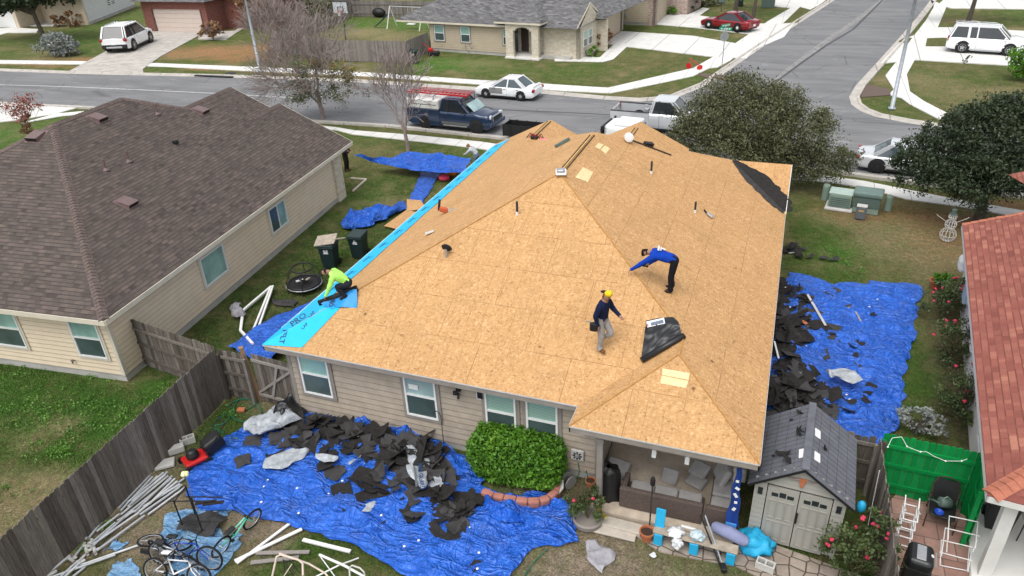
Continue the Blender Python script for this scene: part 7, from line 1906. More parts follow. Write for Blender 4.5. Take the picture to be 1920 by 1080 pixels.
for k in range(5): m = MB(); m.rbox((random.uniform(-.2,.2), random.uniform(-.15,.2), .3+.04*k), (.3,.1,.05), .02, (random.random(),random.random(),random.random()*3)); part('toy', m, M[('black','white','wood_old','felt_grey','black')[k]], t)
# crumpled cloths on the side lawn
tarp('cloth_bundle', 'striped grey cloth bundle on the grass beside white gutter', 'cloth', V3([(430,578),(455,575)]), V3([(432,598),(458,602)]), 20, 20, M['cloth_grey'], .3, .02, 51, .1)
tarp('cloth_bundle', 'dark grey cloth strewn below the small trampoline', 'cloth', V3([(508,566),(530,560),(555,570)]), V3([(512,574),(535,575),(552,578)]), 24, 12, M['felt_grey'], .2, .02, 52, .1)
# white gutters lying folded
def pole_thing(pts, r, name, label, cat, mat, group=None, sq=None):
 mb = MB(); P = [G(*q) if len(q) == 3 else G(q[0], q[1], .05) for q in pts]
 if sq:
  for a, b in zip(P, P[1:]): mb.bar(a, b, sq[0], sq[1])
 else: mb.tube(P, r, 8)
 return tag(mb.build(name, mat), label, cat, group)
pole_thing([(474,645,.3),(451,620,.1),(456,582,.1),(509,537,.2)], 0, 'gutter', 'bent white gutter length leaning on the grey fence', 'gutter', M['white'], sq=(.09,.07))
pole_thing([(474,621,.06),(507,540,.2)], 0, 'gutter', 'left of two straight white gutters lying on grass', 'gutter', M['white'], sq=(.07,.06))
pole_thing([(482,622,.06),(512,536,.2)], 0, 'gutter', 'right of two straight white gutters lying on grass', 'gutter', M['white'], sq=(.07,.06))
# ---------------------------------------------------------------- pipes by the long fence
Z5 = lambda x, y: (x/4, 810+y/4)
pipe_m = [plain((.52,.54,.55), .45, .15, .15, 5), plain((.42,.44,.46), .5, .2, .15, 5)]
PIPES = [(1145,335,905,590),(1290,330,1010,600),(1330,370,1040,600),(1365,395,1090,600),(1000,590,740,800),(930,640,690,860),(700,860,560,1000),(450,870,225,1085),(1240,320,990,520),(1125,325,890,570),(1225,305,955,530),(1255,300,975,545),(1260,330,905,620),(1285,350,890,665),(1310,350,1120,540),(1380,350,1070,570),(1350,390,1075,560),(1345,415,1050,620),(1390,415,1110,620),(1085,625,725,890),(1040,605,700,840),(980,600,690,835),(895,615,725,745),(865,680,700,820),(815,610,665,795),(640,830,545,950),(480,850,215,1075),(470,900,245,1090),(525,925,330,1085),(455,895,230,1095),(1065,840,600,1000),(865,920,380,1090),(600,980,480,1090),(640,1010,540,1090),(575,975,455,1085),(1200,350,1000,520),(1180,330,960,560),(1050,570,880,665)]
for i, (a, b, c, d) in enumerate(PIPES):
 z = .04+.035*(i % 3)
 pole_thing([(*Z5(a,b), z),(*Z5(c,d), z+.01)], .028, 'metal_pipe', 'dull silver pool frame pipe lying beside the long fence', 'pipe', pipe_m[i % 2], 'silver pipes lying by the fence')
for i, (x, y, an) in enumerate(((630,795,.2),(690,830,-.7),(650,895,-.6),(710,890,-.6),(540,960,-.2),(600,985,1.4),(385,1065,1.2),(655,855,.3))):
 q = G(*Z5(x, y), .06); m = MB(); m.smooth=True; m.tube([(-.12,0,0),(.12,0,0)], .04, 10); m.tube([(0,0,0),(0,.11,.0)], .038, 10); o = m.build('pipe_joint', M['cement']); o.location = q; o.rotation_euler = (0,0,an); tag(o, 'pale T shaped pipe joint lying among the silver pipes', 'pipe joint', 'pipe joints among the pipes')
# cinder blocks, slab, mower, brick
def block(px, py, z, rz, label, L=.4, W=.2, H=.2, rot=None, holes=True):
 q = G(px, py, 0); t = thing('concrete_block', label, 'concrete block', (q.x, q.y, z), rz)
 m = MB(); th = .035
 if holes:
  for x in (-L/2+th/2, 0, L/2-th/2): m.box(x-th/2, -W/2+th, 0, x+th/2, W/2-th, H)
  m.box(-L/2, -W/2, 0, L/2, -W/2+th, H); m.box(-L/2, W/2-th, 0, L/2, W/2, H)
  m.box(-L/2+th,-W/2+th,0,L/2-th,W/2-th,.01)
 else: m.rbox((0,0,H/2),(L,W,H),.02)
 part('block', m, M['cement'], t); return t
block(353, 830, 0, R(48), 'hollow grey concrete block next to the black mower bag'); block(332, 847, 0, R(48), 'pale block lying on its side between slab and hollow block', .42,.22,.2, holes=False)
block(310, 872, 0, R(40), 'cream flat stone slab at the head of the silver pipes', .5,.35,.09, holes=False)
block(1434, 1066, 0, R(-12), 'hollow concrete block in front of the plastic shed')
q = G(453, 771); o = thing('brick', 'single pink paving brick by the fence corner', 'brick', (q.x,q.y,0), .3); m = MB(); m.rbox((0,0,.05),(.24,.16,.1),.02); part('block', m, M['terracotta'], o)
q = G(368, 868); t = thing('lawn_mower', 'red push mower with black grass bag by the fence', 'lawn mower', (q.x, q.y, 0), R(62))
m = MB(); m.rbox((0,0,.17),(.62,.5,.13),.06,seg=3); part('deck', m, M['red'], t)
m = MB(); m.lathe([(.001,.0),(.16,.0),(.17,.1),(.13,.2),(.07,.24),(.001,.24)],18,(-.03,0,.24)); part('engine', m, M['black'], t)
m = MB(); m.rbox((.55,0,.38),(.55,.42,.42),.08,(0,-.3,0)); part('grass_bag', m, M['black'], t)
for x in (-.28,.28):
 for s in (1,-1): m = MB(); m.lathe([(.001,-.025),(.1,-.025),(.1,.025),(.001,.025)],16,(x,s*.28,.1),rot=(R(90),0,0)); part('wheel', m, M['rubber'], t)
for s in (1,-1): m = MB(); m.tube([(.25,s*.2,.25),(.95,s*.2,.95)],.014,6); part('handle', m, M['black'], t)
m = MB(); m.tube([(.95,-.2,.95),(.95,.2,.95)],.014,6); part('handle', m, M['black'], t)
# garden hoses
def hose(name, label, pts, r=.014, mat='hose'):
 P = [G(*q) if len(q)==3 else G(q[0],q[1],.03) for q in pts]; Q = []
 for i in range(len(P)-1):
  for s in range(6):
   t_ = s/6; p0 = P[max(i-1,0)]; p1 = P[i]; p2 = P[i+1]; p3 = P[min(i+2,len(P)-1)]
   Q.append(.5*((2*p1)+(-p0+p2)*t_+(2*p0-5*p1+4*p2-p3)*t_*t_+(-p0+3*p1-3*p2+p3)*t_**3))
 mb = MB(); mb.smooth=True; mb.tube(Q+[P[-1]], r, 6, cap=False); return tag(mb.build(name, M[mat]), label, 'hose')
hose('garden_hose', 'green hose coiled on the ground behind the gate post', [(405,790),(430,772),(460,768),(480,755),(455,748),(430,760),(440,785),(470,790),(490,770),(465,745),(445,752),(425,790),(400,800),(420,812)], .016)
hose('garden_hose', 'straight green hose running to bottom edge by the tarp', [(980,1085),(1000,1055),(1028,1028)], .012)
hose('garden_hose', 'dark green hose hanging from the reel on the wall', [(1084,868,1.0),(1086,885,.6),(1080,898,.2),(1070,905,.05)], .014)
# shepherd hook
q = G(834, 848); t = thing('hanging_hook', 'thin black shepherd hook standing before the second window', 'hook', (q.x, q.y, 0)); m = MB(); m.tube([(0,0,-.1),(0,0,1.25),(-.04,0,1.36),(-.13,0,1.4),(-.2,0,1.33),(-.2,0,1.27)], .011, 8); part('rod', m, M['black'], t)
# ---------------------------------------------------------------- bicycles
def bike(label, a, b, frame, r=.31, lean=0.0, tyre='rubber', seatcol='black', lying=False, bars=True, small=False, bmx=False, rimm='steel', z0=0.0):
 """a: px of rear wheel foot, b: px of front wheel foot"""
 A, B = G(*a), G(*b); d = (B-A); wbs = d.length; d.normalize(); c = (A+B)/2
 t = thing('bicycle', label, 'bicycle', (c.x, c.y, z0 + (.06 if lying else 0)), math.atan2(d.y, d.x))
 t.rotation_euler = (lean, 0, math.atan2(d.y, d.x))
 h = wbs/2; q = Euler((R(90),0,0)).to_matrix()
 for x in (-h, h):
  m = MB(); m.smooth=True; m.tube([(x+r*math.cos(k*PI/16), 0, r+r*math.sin(k*PI/16)) for k in range(32)], .026, 8, closed=True); w_ = part('wheel', m, M['rubber'], t)
  m = MB(); m.tube([(x+r*.91*math.cos(k*PI/12), 0, r+r*.91*math.sin(k*PI/12)) for k in range(24)], .012, 6, closed=True); part('rim', m, M[rimm], w_)
  m = MB()
  for k in range(14): m.tube([(x,.0,r),(x+r*.9*math.cos(k*PI/7+.1),0,r+r*.9*math.sin(k*PI/7+.1))], .0035, 3, cap=False)
  m.tube([(x,-.05,r),(x,.05,r)], .02, 8); part('spokes', m, M['steel'], w_)
 bb = (-h*.15, 0, r*.9); st = (-h*.38, 0, r*2.05 if not bmx else r*1.75); hd = (h*.55, 0, r*2.15); hd2 = (h*.62, 0, r*1.75)
 for p0_, p1_, rr_ in ((bb,st,.018),(bb,hd2,.022),(st,hd,.018),(hd,hd2,.024),(bb,(-h,.0,r),.012),(st,(-h,0,r),.011)):
  m = MB(); m.smooth=True; m.tube([p0_, p1_], rr_, 8); part('frame_tube', m, frame, t)
 for s in (1,-1): m = MB(); m.tube([hd2,(h*.72,s*.045,r*1.5),(h,s*.05,r)], .014, 6); part('fork', m, frame if not bmx else frame, t)
 sz = st[2]+(.14 if not bmx else .08); m = MB(); m.tube([st,(st[0]-.03,0,sz)], .013, 6); part('seat_post', m, M['steel'], t)
 m = MB(); m.rbox((st[0]-.02,0,sz+.03),(.26,.13,.06),.028,(0,-.05,0),3); part('saddle', m, M[seatcol], t)
 hz = hd[2]+.12; m = MB(); m.smooth=True; m.tube([(h*.5,-.28,hz+.06),(h*.5,-.15,hz+.05),(h*.55,0,hz),(h*.5,.15,hz+.05),(h*.5,.28,hz+.06)], .014, 8); m.tube([hd,(h*.55,0,hz)], .015, 6); part('handlebar', m, M['black'], t)
 m = MB(); m.lathe([(.085,-.004),(.085,.004)],16,(bb[0],.04,bb[2]),rot=q); m.tube([(bb[0],.05,bb[2]),(bb[0]+.15,.06,bb[2]-.06)],.01,6); m.tube([(bb[0],-.05,bb[2]),(bb[0]-.15,-.06,bb[2]+.06)],.01,6); m.rbox((bb[0]+.15,.1,bb[2]-.06),(.09,.07,.02),.006); m.rbox((bb[0]-.15,-.1,bb[2]+.06),(.09,.07,.02),.006); part('pedals', m, M['black'], t)
 return t
bluef = mat_paint((.012,.06,.42)); turq = mat_paint((.12,.62,.44)); whitef = mat_paint((.7,.7,.72)); silv = mat_paint((.45,.47,.5), .3, .3)
bike('blue bicycle with black saddle and tall black handlebars', (306,1058), (396,1068), bluef, .31, R(-12))
bike('black and silver bicycle leaning between the blue bicycles', (310,1040), (372,1066), silv, .30, R(14), rimm='black')
bike('white framed bicycle with white saddle at bottom edge', (292,1092), (374,1104), whitef, .29, R(-22), seatcol='white')
tb_ = bike('turquoise small bicycle lying back with wide handlebars', (416,1038), (474,986), turq, .27, R(14), bmx=True)
bb_ = bike('dark bicycle lying flat behind the blue bicycles', (296,1003), (350,1012), silv, .27, R(70), rimm='steel')
# black folding chair / stroller frame with net and yellow ball
q = G(378, 985); t = thing('garden_cart', 'black wire frame cart with mesh cloth beside the bicycles', 'cart', (q.x, q.y, 0), R(10))
for p0_, p1_ in (((-.35,-.2,0),(-.35,-.2,1.0)),((-.35,.3,0),(-.35,.3,1.0)),((.15,-.2,.05),(.15,-.2,1.15)),((-.5,-.2,.95),(.55,-.1,1.0)),((-.45,.3,.6),(.5,.4,.62)),((-.4,-.25,.35),(.45,-.2,.4)),((-.35,-.2,.95),(-.35,.3,.95))):
 m = MB(); m.tube([p0_,p1_], .018, 6); part('frame_tube', m, M['black'], t)
m = MB(); m.grid(lambda i, j: (-.45+i*.2, -.35+j*.16, .12+.1*math.sin(i*1.3+j)), 6, 5); part('mesh_cloth', m, M['felt_grey'], t)
for x_ in (.1,.3): m = MB(); m.rbox((x_+.1,.15,.66),(.5,.1,.03),.01,(0,0,.3)); part('slat', m, M['felt'], t)
q = G(371, 960); t = thing('solar_light', 'stake with pale yellow flower head above the black cart', 'garden stake', (q.x, q.y, 0)); m = MB(); m.tube([(0,0,0),(0,0,1.25)], .012, 6); part('stake', m, M['steel'], t);
m = MB(); m.smooth=True
for k in range(6): m.ball((.05*math.cos(k),.05*math.sin(k),1.27+.02*(k%2)), .05, 8, 6)
part('flower', m, plain((.75,.72,.4),.7,0,.2,12), t)
# boards and frames at the bottom
pole_thing([(444,1056,.05),(560,969,.05)], 0, 'board', 'white narrow board nearest to the turquoise bicycle', 'board', M['white'], sq=(.07,.03))
pole_thing([(440,1052,.06),(566,992,.06)][::-1], 0, 'board', 'second white narrow board below the first', 'board', M['white'], sq=(.085,.03))
pole_thing([(568,1012,.06),(657,1034,.06)], 0, 'board', 'white board lying against the lower edge of tarp', 'board', M['white'], sq=(.09,.04))
pole_thing([(480,1037,.04),(580,1035,.04)], 0, 'plank', 'long weathered grey plank lying on grass', 'plank', M['fence_far'], sq=(.1,.03))
pole_thing([(470,1055,.04),(560,1045,.04)], 0, 'plank', 'lower weathered grey plank crossing the grass', 'plank', M['fence_far'], sq=(.1,.03))
Z6 = lambda x, y, z: (480+x/8, 1000+y/8, z)
def frame6(pts, mat, label, r=.02):
 return pole_thing([Z6(*p) for p in pts], r, 'tube_frame', label, 'tube frame', mat)
pk_ = plain((.62,.5,.42),.5)
frame6([(240,660,.05),(285,460,.3),(310,350,.45),(370,320,.5),(640,400,.5),(700,450,.45),(705,620,.3),(705,720,.05)], pk_, 'pinkish bent tube frame with black legs at bottom edge', .024)
frame6([(350,300,.4),(800,460,.3),(1040,600,.12),(1100,680,.05)], pk_, 'second pinkish tube leaning from the bent frame', .022)
frame6([(950,320,.3),(1320,480,.25),(1700,690,.1)], M['white'], 'thick white tube of crossed frame by tarp edge', .03)
frame6([(960,340,.28),(1100,530,.15),(1220,700,.03)], M['steel'], 'thin grey tube hanging from thick white tube', .016)
frame6([(880,660,.05),(1240,480,.2),(1540,370,.05)], M['white'], 'thin white tube crossing the thick one', .018)
frame6([(1410,700,.05),(1400,520,.25),(1440,480,.3),(1560,520,.3),(1620,580,.25),(1650,700,.05)], M['cement'], 'grey rounded tube loop by the white tubes', .02)
for a, b in (((410,390,.3),(440,640,.03)),((430,400,.3),(560,650,.03)),((500,400,.3),(660,600,.05)),((540,460,.3),(420,640,.03))):
 frame6([a, b], M['black'] if a[0] != 540 else pk_, 'black thin strut under the pinkish frame' if a[0] != 540 else 'pinkish thin strut among the black struts', .012)['group'] = 'struts under the pinkish frame'
# towel on the grass
tarp('towel', 'crumpled grey towel lying on the back lawn', 'towel', V3([(1100,1018),(1115,1016),(1126,1030),(1148,1035)]), V3([(1098,1048),(1115,1060),(1128,1078),(1150,1050)]), 34, 30, M['cloth_grey'], .12, .015, 61, .05)
flat_piece([(1217,1042),(1224,1036),(1231,1042),(1226,1048)], .03, M['bag_white'], 'paper_scrap', 'scrap of white paper on grass near paving', 'scrap', th=.02)
# ---------------------------------------------------------------- plastic shed
S0 = Vector((.50, 13.08, 0)); S1 = Vector((2.38, 12.98, 0))
t = shed = thing('plastic_shed', 'beige plastic garden shed with double doors and slate grey roof', 'shed', (1.44, 14.1, 0))
sd = (S1-S0).normalized(); sb = Vector((-sd.y, sd.x, 0)); SW = (S1-S0).length; SD = 2.15
sp_ = lambda i, f, z=0.0: S0+sd*i+sb*f+Vector((0,0,z))
mb = MB(); ze_, zr_ = 1.78, 2.42
mb.prism([sp_(0,0), sp_(0,SD), sp_(.08,SD), sp_(.08,0)], (0,0,ze_)); mb.prism([sp_(SW-.08,0), sp_(SW-.08,SD), sp_(SW,SD), sp_(SW,0)], (0,0,ze_)); mb.prism([sp_(.08,SD-.08), sp_(.08,SD), sp_(SW-.08,SD), sp_(SW-.08,SD-.08)], (0,0,ze_))
world_part('wall', mb, M['shed_wall'], t)
mb = MB()
for k in range(11): z0_ = .1+k*.15; lap_wall(mb, sp_(.0,0), sp_(.26,0), z0_, z0_+.15, .15, .02); lap_wall(mb, sp_(SW-.26,0), sp_(SW,0), z0_, z0_+.15, .15, .02)
for k in range(5):
 z0_ = ze_+k*.12; w_ = (1-(z0_-ze_)/(zr_-ze_))*SW/2; w2_ = w_-.12*SW/2/(zr_-ze_)*.0
 lap_wall(mb, sp_(SW/2-w_,0), sp_(SW/2+w_,0), z0_, z0_+.12, .12, .02)
world_part('siding', mb, M['shed_wall'], t)
for s in (0, 1):
 x0 = .27+s*(SW-.54)/2+.01; x1 = x0+(SW-.54)/2-.02
 mb = MB(); mb.prism([sp_(x0,-.03,.06), sp_(x1,-.03,.06), sp_(x1,.02,.06), sp_(x0,.02,.06)], (0,0,1.66)); d_ = world_part('door', mb, M['shed_wall'], t)
 wv = (x1-x0);
 for r_i, (za, zb_) in enumerate(((.16,.72),(.82,1.34))):
  for c_i in range(3):
   a = x0+.05+c_i*(wv-.1)/3+.02; b = a+(wv-.1)/3-.04
   fr_ = MB(); e = .014
   for p_, q_ in (((a,za),(b,za)),((b,za),(b,zb_)),((b,zb_),(a,zb_)),((a,zb_),(a,za))): fr_.bar(sp_(p_[0],-.036,p_[1]), sp_(q_[0],-.036,q_[1]), .02, .02)
   world_part('panel_moulding', fr_, M['shed_wall'], t)
 for c_i in range(3):
  a = x0+.08+c_i*(wv-.16)/3+.012; b = a+(wv-.16)/3-.024; top_ = 1.6 if c_i == 1 else 1.56
  mb = MB(); mb.prism([sp_(a,-.034,1.46), sp_(b,-.034,1.46), sp_(b,-.034,top_), sp_(a,-.034,top_)], -sb*.004); world_part('door_window', mb, M['dark_glass'], t)
mb = MB(); mb.bar(sp_(SW/2+.02,-.06,.85), sp_(SW/2+.02,-.06,1.15), .04, .04, up=sb); world_part('handle', mb, M['black'], t)
for x in (.13, SW-.13): mb = MB(); mb.prism([sp_(x-.05,-.03,1.42), sp_(x+.05,-.03,1.42), sp_(x+.05,-.03,1.62), sp_(x-.05,-.03,1.62)], -sb*.01); world_part('side_window', mb, M['dark_glass'], t)
ov = .14; slope = (zr_+.06-ze_+.0)/(SW/2)
for s in (0, 1):
 mb = MB(); e = sp_(-ov,-ov,ze_-.08) if s == 0 else sp_(SW+ov,-ov,ze_-.08); e2 = sp_(-ov,SD+.1,ze_-.08) if s == 0 else sp_(SW+ov,SD+.1,ze_-.08)
 r0_, r1_ = sp_(SW/2,-ov,zr_+.05), sp_(SW/2,SD+.1,zr_+.05); up_ = Vector((0,0,.03)); P_ = [e, r0_, r1_, e2]
 nn = (r0_-e).cross(e2-e).normalized(); nn = nn if nn.z > 0 else -nn
 mb.prism(P_, nn*.03); world_part('roof', mb, M['shed_roof'], t)
 mb = MB()
 for k in range(1, 15):
  a = e.lerp(e2, k/15)+nn*.031; b = r0_.lerp(r1_, k/15)+nn*.031; mb.bar(a, b, .008, .004, up=nn)
 for k in range(1, 5):
  a = e.lerp(r0_, k/5)+nn*.031; b = e2.lerp(r1_, k/5)+nn*.031; mb.bar(a, b, .006, .004, up=nn)
 world_part('roof_seams', mb, M['felt_grey'], t)
 mb = MB(); mb.bar(e+nn*.0-sb*.01, r0_-sb*.01, .02, .05); world_part('roof_trim', mb, M['black'], t)
mb = MB(); mb.bar(sp_(SW/2,-ov,zr_+.09), sp_(SW/2,SD+.1,zr_+.09), .16, .03); world_part('ridge', mb, M['shed_roof'], t)
onShR = lambda px, py: RP(px, py, sp_(SW/2,0,zr_+.08), Vector((sd.x*slope, sd.y*slope, 1)).normalized()); onShL = lambda px, py: RP(px, py, sp_(SW/2,0,zr_+.08), Vector((-sd.x*slope, -sd.y*slope, 1)).normalized())
for fn, px, py in ((onShR,1533,814),(onShR,1532,858),(onShL,1504,851),(onShL,1505,811)):
 q = fn(px, py); mb = MB(); mb.rbox(tuple(q+Vector((0,0,.02))), (.15,.28,.03), .012, (0, -.55 if fn is onShL else .55, 0), 3); world_part('skylight', mb, M['white'] if (px, py) != (1505,811) else M['dark_glass'], t)
# longhorn plaque
q = sp_(SW/2,-.05,2.05); th_ = thing('horn_plaque', 'rusty longhorn skull plaque on the shed gable', 'plaque', tuple(q)); m = MB(); m.prism([(-.09,-.01,.1),(.09,-.01,.1),(.05,-.01,-.02),(.03,-.01,-.14),(-.03,-.01,-.14),(-.05,-.01,-.02)], (0,.02,0)); part('skull', m, M['terracotta'], th_)
for s in (1,-1): m = MB(); m.tube([(s*.07,0,.07),(s*.2,0,.05),(s*.34,-.0,.1),(s*.4,0,.16)], [.025,.02,.014,.005], 6); part('horn', m, M['bare_bark'], th_)
# shingle pieces fallen on the shed roof
for px, py, s in ((1480,865,1.0),(1470,855,.7),(1500,775,.8),(1497,812,.5),(1483,790,.3),(1450,858,.35),(1545,845,.3)):
 q = onShL(px, py) if px < 1518 else onShR(px, py); o = bpy.data.objects.new('shingle_scrap', SCR[(px*7+py) % 9]); COL.objects.link(o); o.location = q+Vector((0,0,.05)); o.scale = (s, s, 1); o.rotation_euler = (0, -.5 if px < 1518 else .5, px); tag(o, 'torn shingle scrap fallen on the shed roof', 'shingle scrap', 'shingle scraps on the shed roof')
# pole and blue bag between shed and fence
q = G(1628, 985); mb = MB(); mb.tube([(q.x,q.y,0),(q.x-.02,q.y+.25,1.5)], .016, 8); tag(mb.build('broom_pole', M['white']), 'white pole leaning between shed and dark fence', 'pole')
mb = MB(); mb.smooth = True; q = G(1615, 950, 1.3); mb.ball(tuple(q), (.1,.1,.16), 12, 9); tag(mb.build('bag', M['cyan_paint']), 'small light blue bag hanging beside the shed eave', 'bag')
# ---------------------------------------------------------------- back patio
def wp(px, py, z): q = G(px, py, z); return q
t = thing('outdoor_sofa', 'brown wicker sofa seen from behind with grey cushions', 'sofa', tuple(wp(1240,965,.16)))
a, b = wp(1160,950,.16), wp(1314,985,.16); d = (b-a).normalized(); n = Vector((-d.y, d.x, 0)); L = (b-a).length; rz = math.atan2(d.y, d.x)
Q_ = Euler((0,0,rz)).to_matrix(); sc = lambda i, f, z: tuple(a+d*i+n*f+Vector((0,0,z)))
m = MB(); m.rbox(sc(L/2,.06,.32), (L,.13,.6), .03, Q_); world_part('backrest', m, M['wicker'], t)
m = MB(); m.rbox(sc(L/2,.36,.16), (L,.58,.26), .03, Q_); world_part('base', m, M['wicker'], t)
m = MB(); m.rbox(sc(.07,.36,.27), (.13,.7,.5), .03, Q_); world_part('armrest', m, M['wicker'], t)
for k in range(3): m = MB(); m.rbox(sc(.2+(L-.25)*(k+.5)/3,.4,.34), ((L-.3)/3,.5,.12), .05, Q_, 3); world_part('cushion', m, M['cushion'], t)
m = MB(); m.rbox(sc(.4,.16,.6), (.5,.14,.4), .05, Q_, 3)
t2 = thing('outdoor_sofa', 'second wicker sofa section nearest to the shed with cushions', 'sofa', tuple(wp(1345,985,.16)))
a2, b2 = wp(1317,985,.16), wp(1362,997,.16)
a2 = a+d*(L+.06); L2 = .95
sc2 = lambda i, f, z: tuple(a2+d*i+n*f+Vector((0,0,z)))
m = MB(); m.rbox(sc2(L2*.3,.06,.32), (L2*.6,.13,.6), .03, Q_); world_part('backrest', m, M['wicker'], t2)
m = MB(); m.rbox(sc2(L2/2-.1,1.0,.16), (.62,1.9,.26), .03, Q_); world_part('base', m, M['wicker'], t2)
for k in range(3): m = MB(); m.rbox(sc2(L2/2-.1,.38+k*.62,.34), (.58,.58,.12), .05, Q_, 3); world_part('cushion', m, M['cushion'], t2)
m = MB(); m.rbox(sc2(L2-.2,1.5,.65), (.14,.6,.42), .06, Q_, 3); world_part('cushion', m, M['cushion'], t2)
def cushion(px, py, z, s, rot, label):
 q = wp(px, py, z); t = thing('cushion', label, 'cushion', tuple(q)); m = MB(); m.rbox((0,0,0), s, .06, rot, 3); part('cover', m, M['cushion'], t); return t
cushion(1256,893,.3,(.42,.12,.42),(R(-35),0,R(-10)),'square grey cushion propped beside the wicker sofa')
cushion(1312,880,.4,(.5,.42,.12),(R(25),R(-10),R(-30)),'upper grey cushion of the pair on patio floor'); cushion(1306,902,.25,(.48,.42,.12),(R(5),R(5),R(-20)),'lower grey cushion of the pair on patio floor')
cushion(1157,877,.3,(.6,.5,.14),(R(20),0,R(-10)),'grey cushion behind the covered black grill'); cushion(1355,885,.75,(.62,.16,.55),(R(-20),0,R(-70)),'large grey cushion leaning at the right patio post')
t = thing('covered_grill', 'black cloth covered grill beside the patio post', 'grill', tuple(wp(1140,928,.16))); m = MB(); m.smooth = True
m.grid(lambda i, j: ((.34-.1*(j/9)+.03*math.sin(i*2.1+j))*math.cos(i*PI/12)*(1 if j < 9 else .3), (.26-.06*(j/9)+.03*math.cos(i*1.7))*math.sin(i*PI/12)*(1 if j < 9 else .3), [0,.1,.22,.35,.5,.62,.72,.82,.9,.95][j]+.02*math.sin(i)), 25, 10); part('cover', m, M['black'], t)
# steps
for lb, (px0,py0,px1,py1), z0_, dep in (('lower cracked concrete step in front of the patio', (1112,990,1197,1010), .0, .3),):
 pass
stp = [(1110,984),(1110,968)]
def stepb(A, B, dep, z0_, h, label):
 a = G(*A, 0); b = G(*B, 0); a.z = b.z = 0; dd = (b-a).normalized(); nn = Vector((-dd.y, dd.x, 0)); m = MB(); m.rbox(tuple((a+b)/2+nn*dep/2+Vector((0,0,z0_+h/2))), ((b-a).length, dep, h), .02, Euler((0,0,math.atan2(dd.y,dd.x))).to_matrix()); return tag(m.build('concrete_step', M['step']), label, 'step')
stepb((1108,998), (1190,1018), .36, 0, .06, 'low broken concrete paver below the step block'); stepb((1114,986), (1200,1008), .3, 0, .13, 'thick concrete step block against the patio slab')
# terracotta pots
def pot(px, py, r, h, label, mat='terracotta', z=0):
 q = G(px, py, z); t = thing('flower_pot', label, 'flower pot', (q.x, q.y, z)); m = MB(); m.smooth=False; m.lathe([(r*.62,0),(r*.92,h*.8),(r*1.05,h*.8),(r*1.05,h),(r*.9,h),(r*.86,h*.8),(.001,h*.78)], 22); part('pot', m, M[mat], t); m = MB(); m.lathe([(r*.88,h*.82),(.001,h*.84)], 18, cap=False); part('soil', m, plain((.05,.03,.02),.95), t); return t
pot(1212, 1012, .17, .3, 'terracotta pot with soil beside the patio steps'); pot(1107, 912, .13, .22, 'small brown pot between hose reel and post', z=.02)
pot(1752, 540, .22, .34, 'terracotta pot at the far end of rose bed');
# patio torch
q = G(1218, 985, .16); t = thing('patio_torch', 'black topped steel garden torch standing on the patio edge', 'torch', (q.x,q.y,0)); m = MB(); m.tube([(0,0,.1),(0,0,1.45)], .018, 8); part('pole', m, M['felt_grey'], t); m = MB(); m.lathe([(.02,1.4),(.055,1.46),(.06,1.6),(.045,1.66),(.02,1.7)], 12); part('head', m, M['black'], t)
# bench made of a board on pale blue uprights, with bags
t = thing('bench', 'plank bench on bright light blue blocks', 'bench', tuple(wp(1310,1010,.0)))
a, b = wp(1226,990,.38), wp(1384,1032,.38); d = (b-a).normalized(); n = Vector((-d.y, d.x, 0)); rz = math.atan2(d.y, d.x); Qb = Euler((0,0,rz)).to_matrix(); Lb = (b-a).length
m = MB(); m.rbox(tuple((a+b)/2), (Lb,.26,.04), .01, Qb); world_part('plank', m, M['wood_old'], t)
for f_ in (.07,.5,.93):
 c = a+d*(Lb*f_); m = MB(); m.rbox((c.x, c.y, .18), (.2,.3,.34), .015, Qb); world_part('upright', m, M['cyan_paint'], t)
c = a+d*(Lb*.06)+n*.12; m = MB(); m.rbox((c.x, c.y, .62), (.22,.05,.5), .015, Matrix(Qb) @ Euler((R(-12),0,0)).to_matrix()); world_part('end_board', m, M['cyan_paint'], t)
def soft(name, label, cat, pos, rad, mat, rz=0, seed=1, amp=.2):
 mb = MB(); mb.smooth=True; N1, N2 = 30, 20
 def P(i, j):
  th = 2*PI*i/(N1-1); ph = -PI/2+PI*j/(N2-1); x, y, z = math.cos(th)*math.cos(ph), math.sin(th)*math.cos(ph), math.sin(ph)
  k = 1+amp*noise.noise(Vector((x*1.8, y*1.8, z*1.8+seed)))+amp*.5*noise.noise(Vector((x*5, y*5, z*5+seed)))
  return (x*rad[0]*k, y*rad[1]*k, max(z*rad[2]*k, -rad[2]*.8)+rad[2]*.8)
 mb.grid(P, N1, N2); o = mb.build(name, mat); o.location = pos; o.rotation_euler = (0,0,rz); return tag(o, label, cat)
c = a+d*(Lb*.27); soft('plastic_bag', 'crumpled white plastic bag on the bench plank', 'bag', (c.x,c.y-.02,.40), (.17,.14,.09), M['bag_white'], rz, 3, .5)
c = a+d*(Lb*.3); soft('plastic_bag', 'white plastic bag hanging off the bench front', 'bag', (c.x,c.y-.2,.2), (.13,.1,.14), M['bag_white'], rz, 4, .5)
c = a+d*(Lb*.52); soft('plastic_bag', 'pale blue white rounded bag at middle of bench', 'bag', (c.x,c.y,.40), (.17,.14,.13), plain((.5,.6,.64),.5,0,.15,9,.3,.5), rz, 5, .35)
c = a+d*(Lb*.4)+n*.2; m = MB(); m.rbox((c.x,c.y,.46), (.36,.06,.06), .02, Qb); tag(m.build('foam_bar', M['white']), 'white foam bar lying behind the plastic bags', 'foam bar')
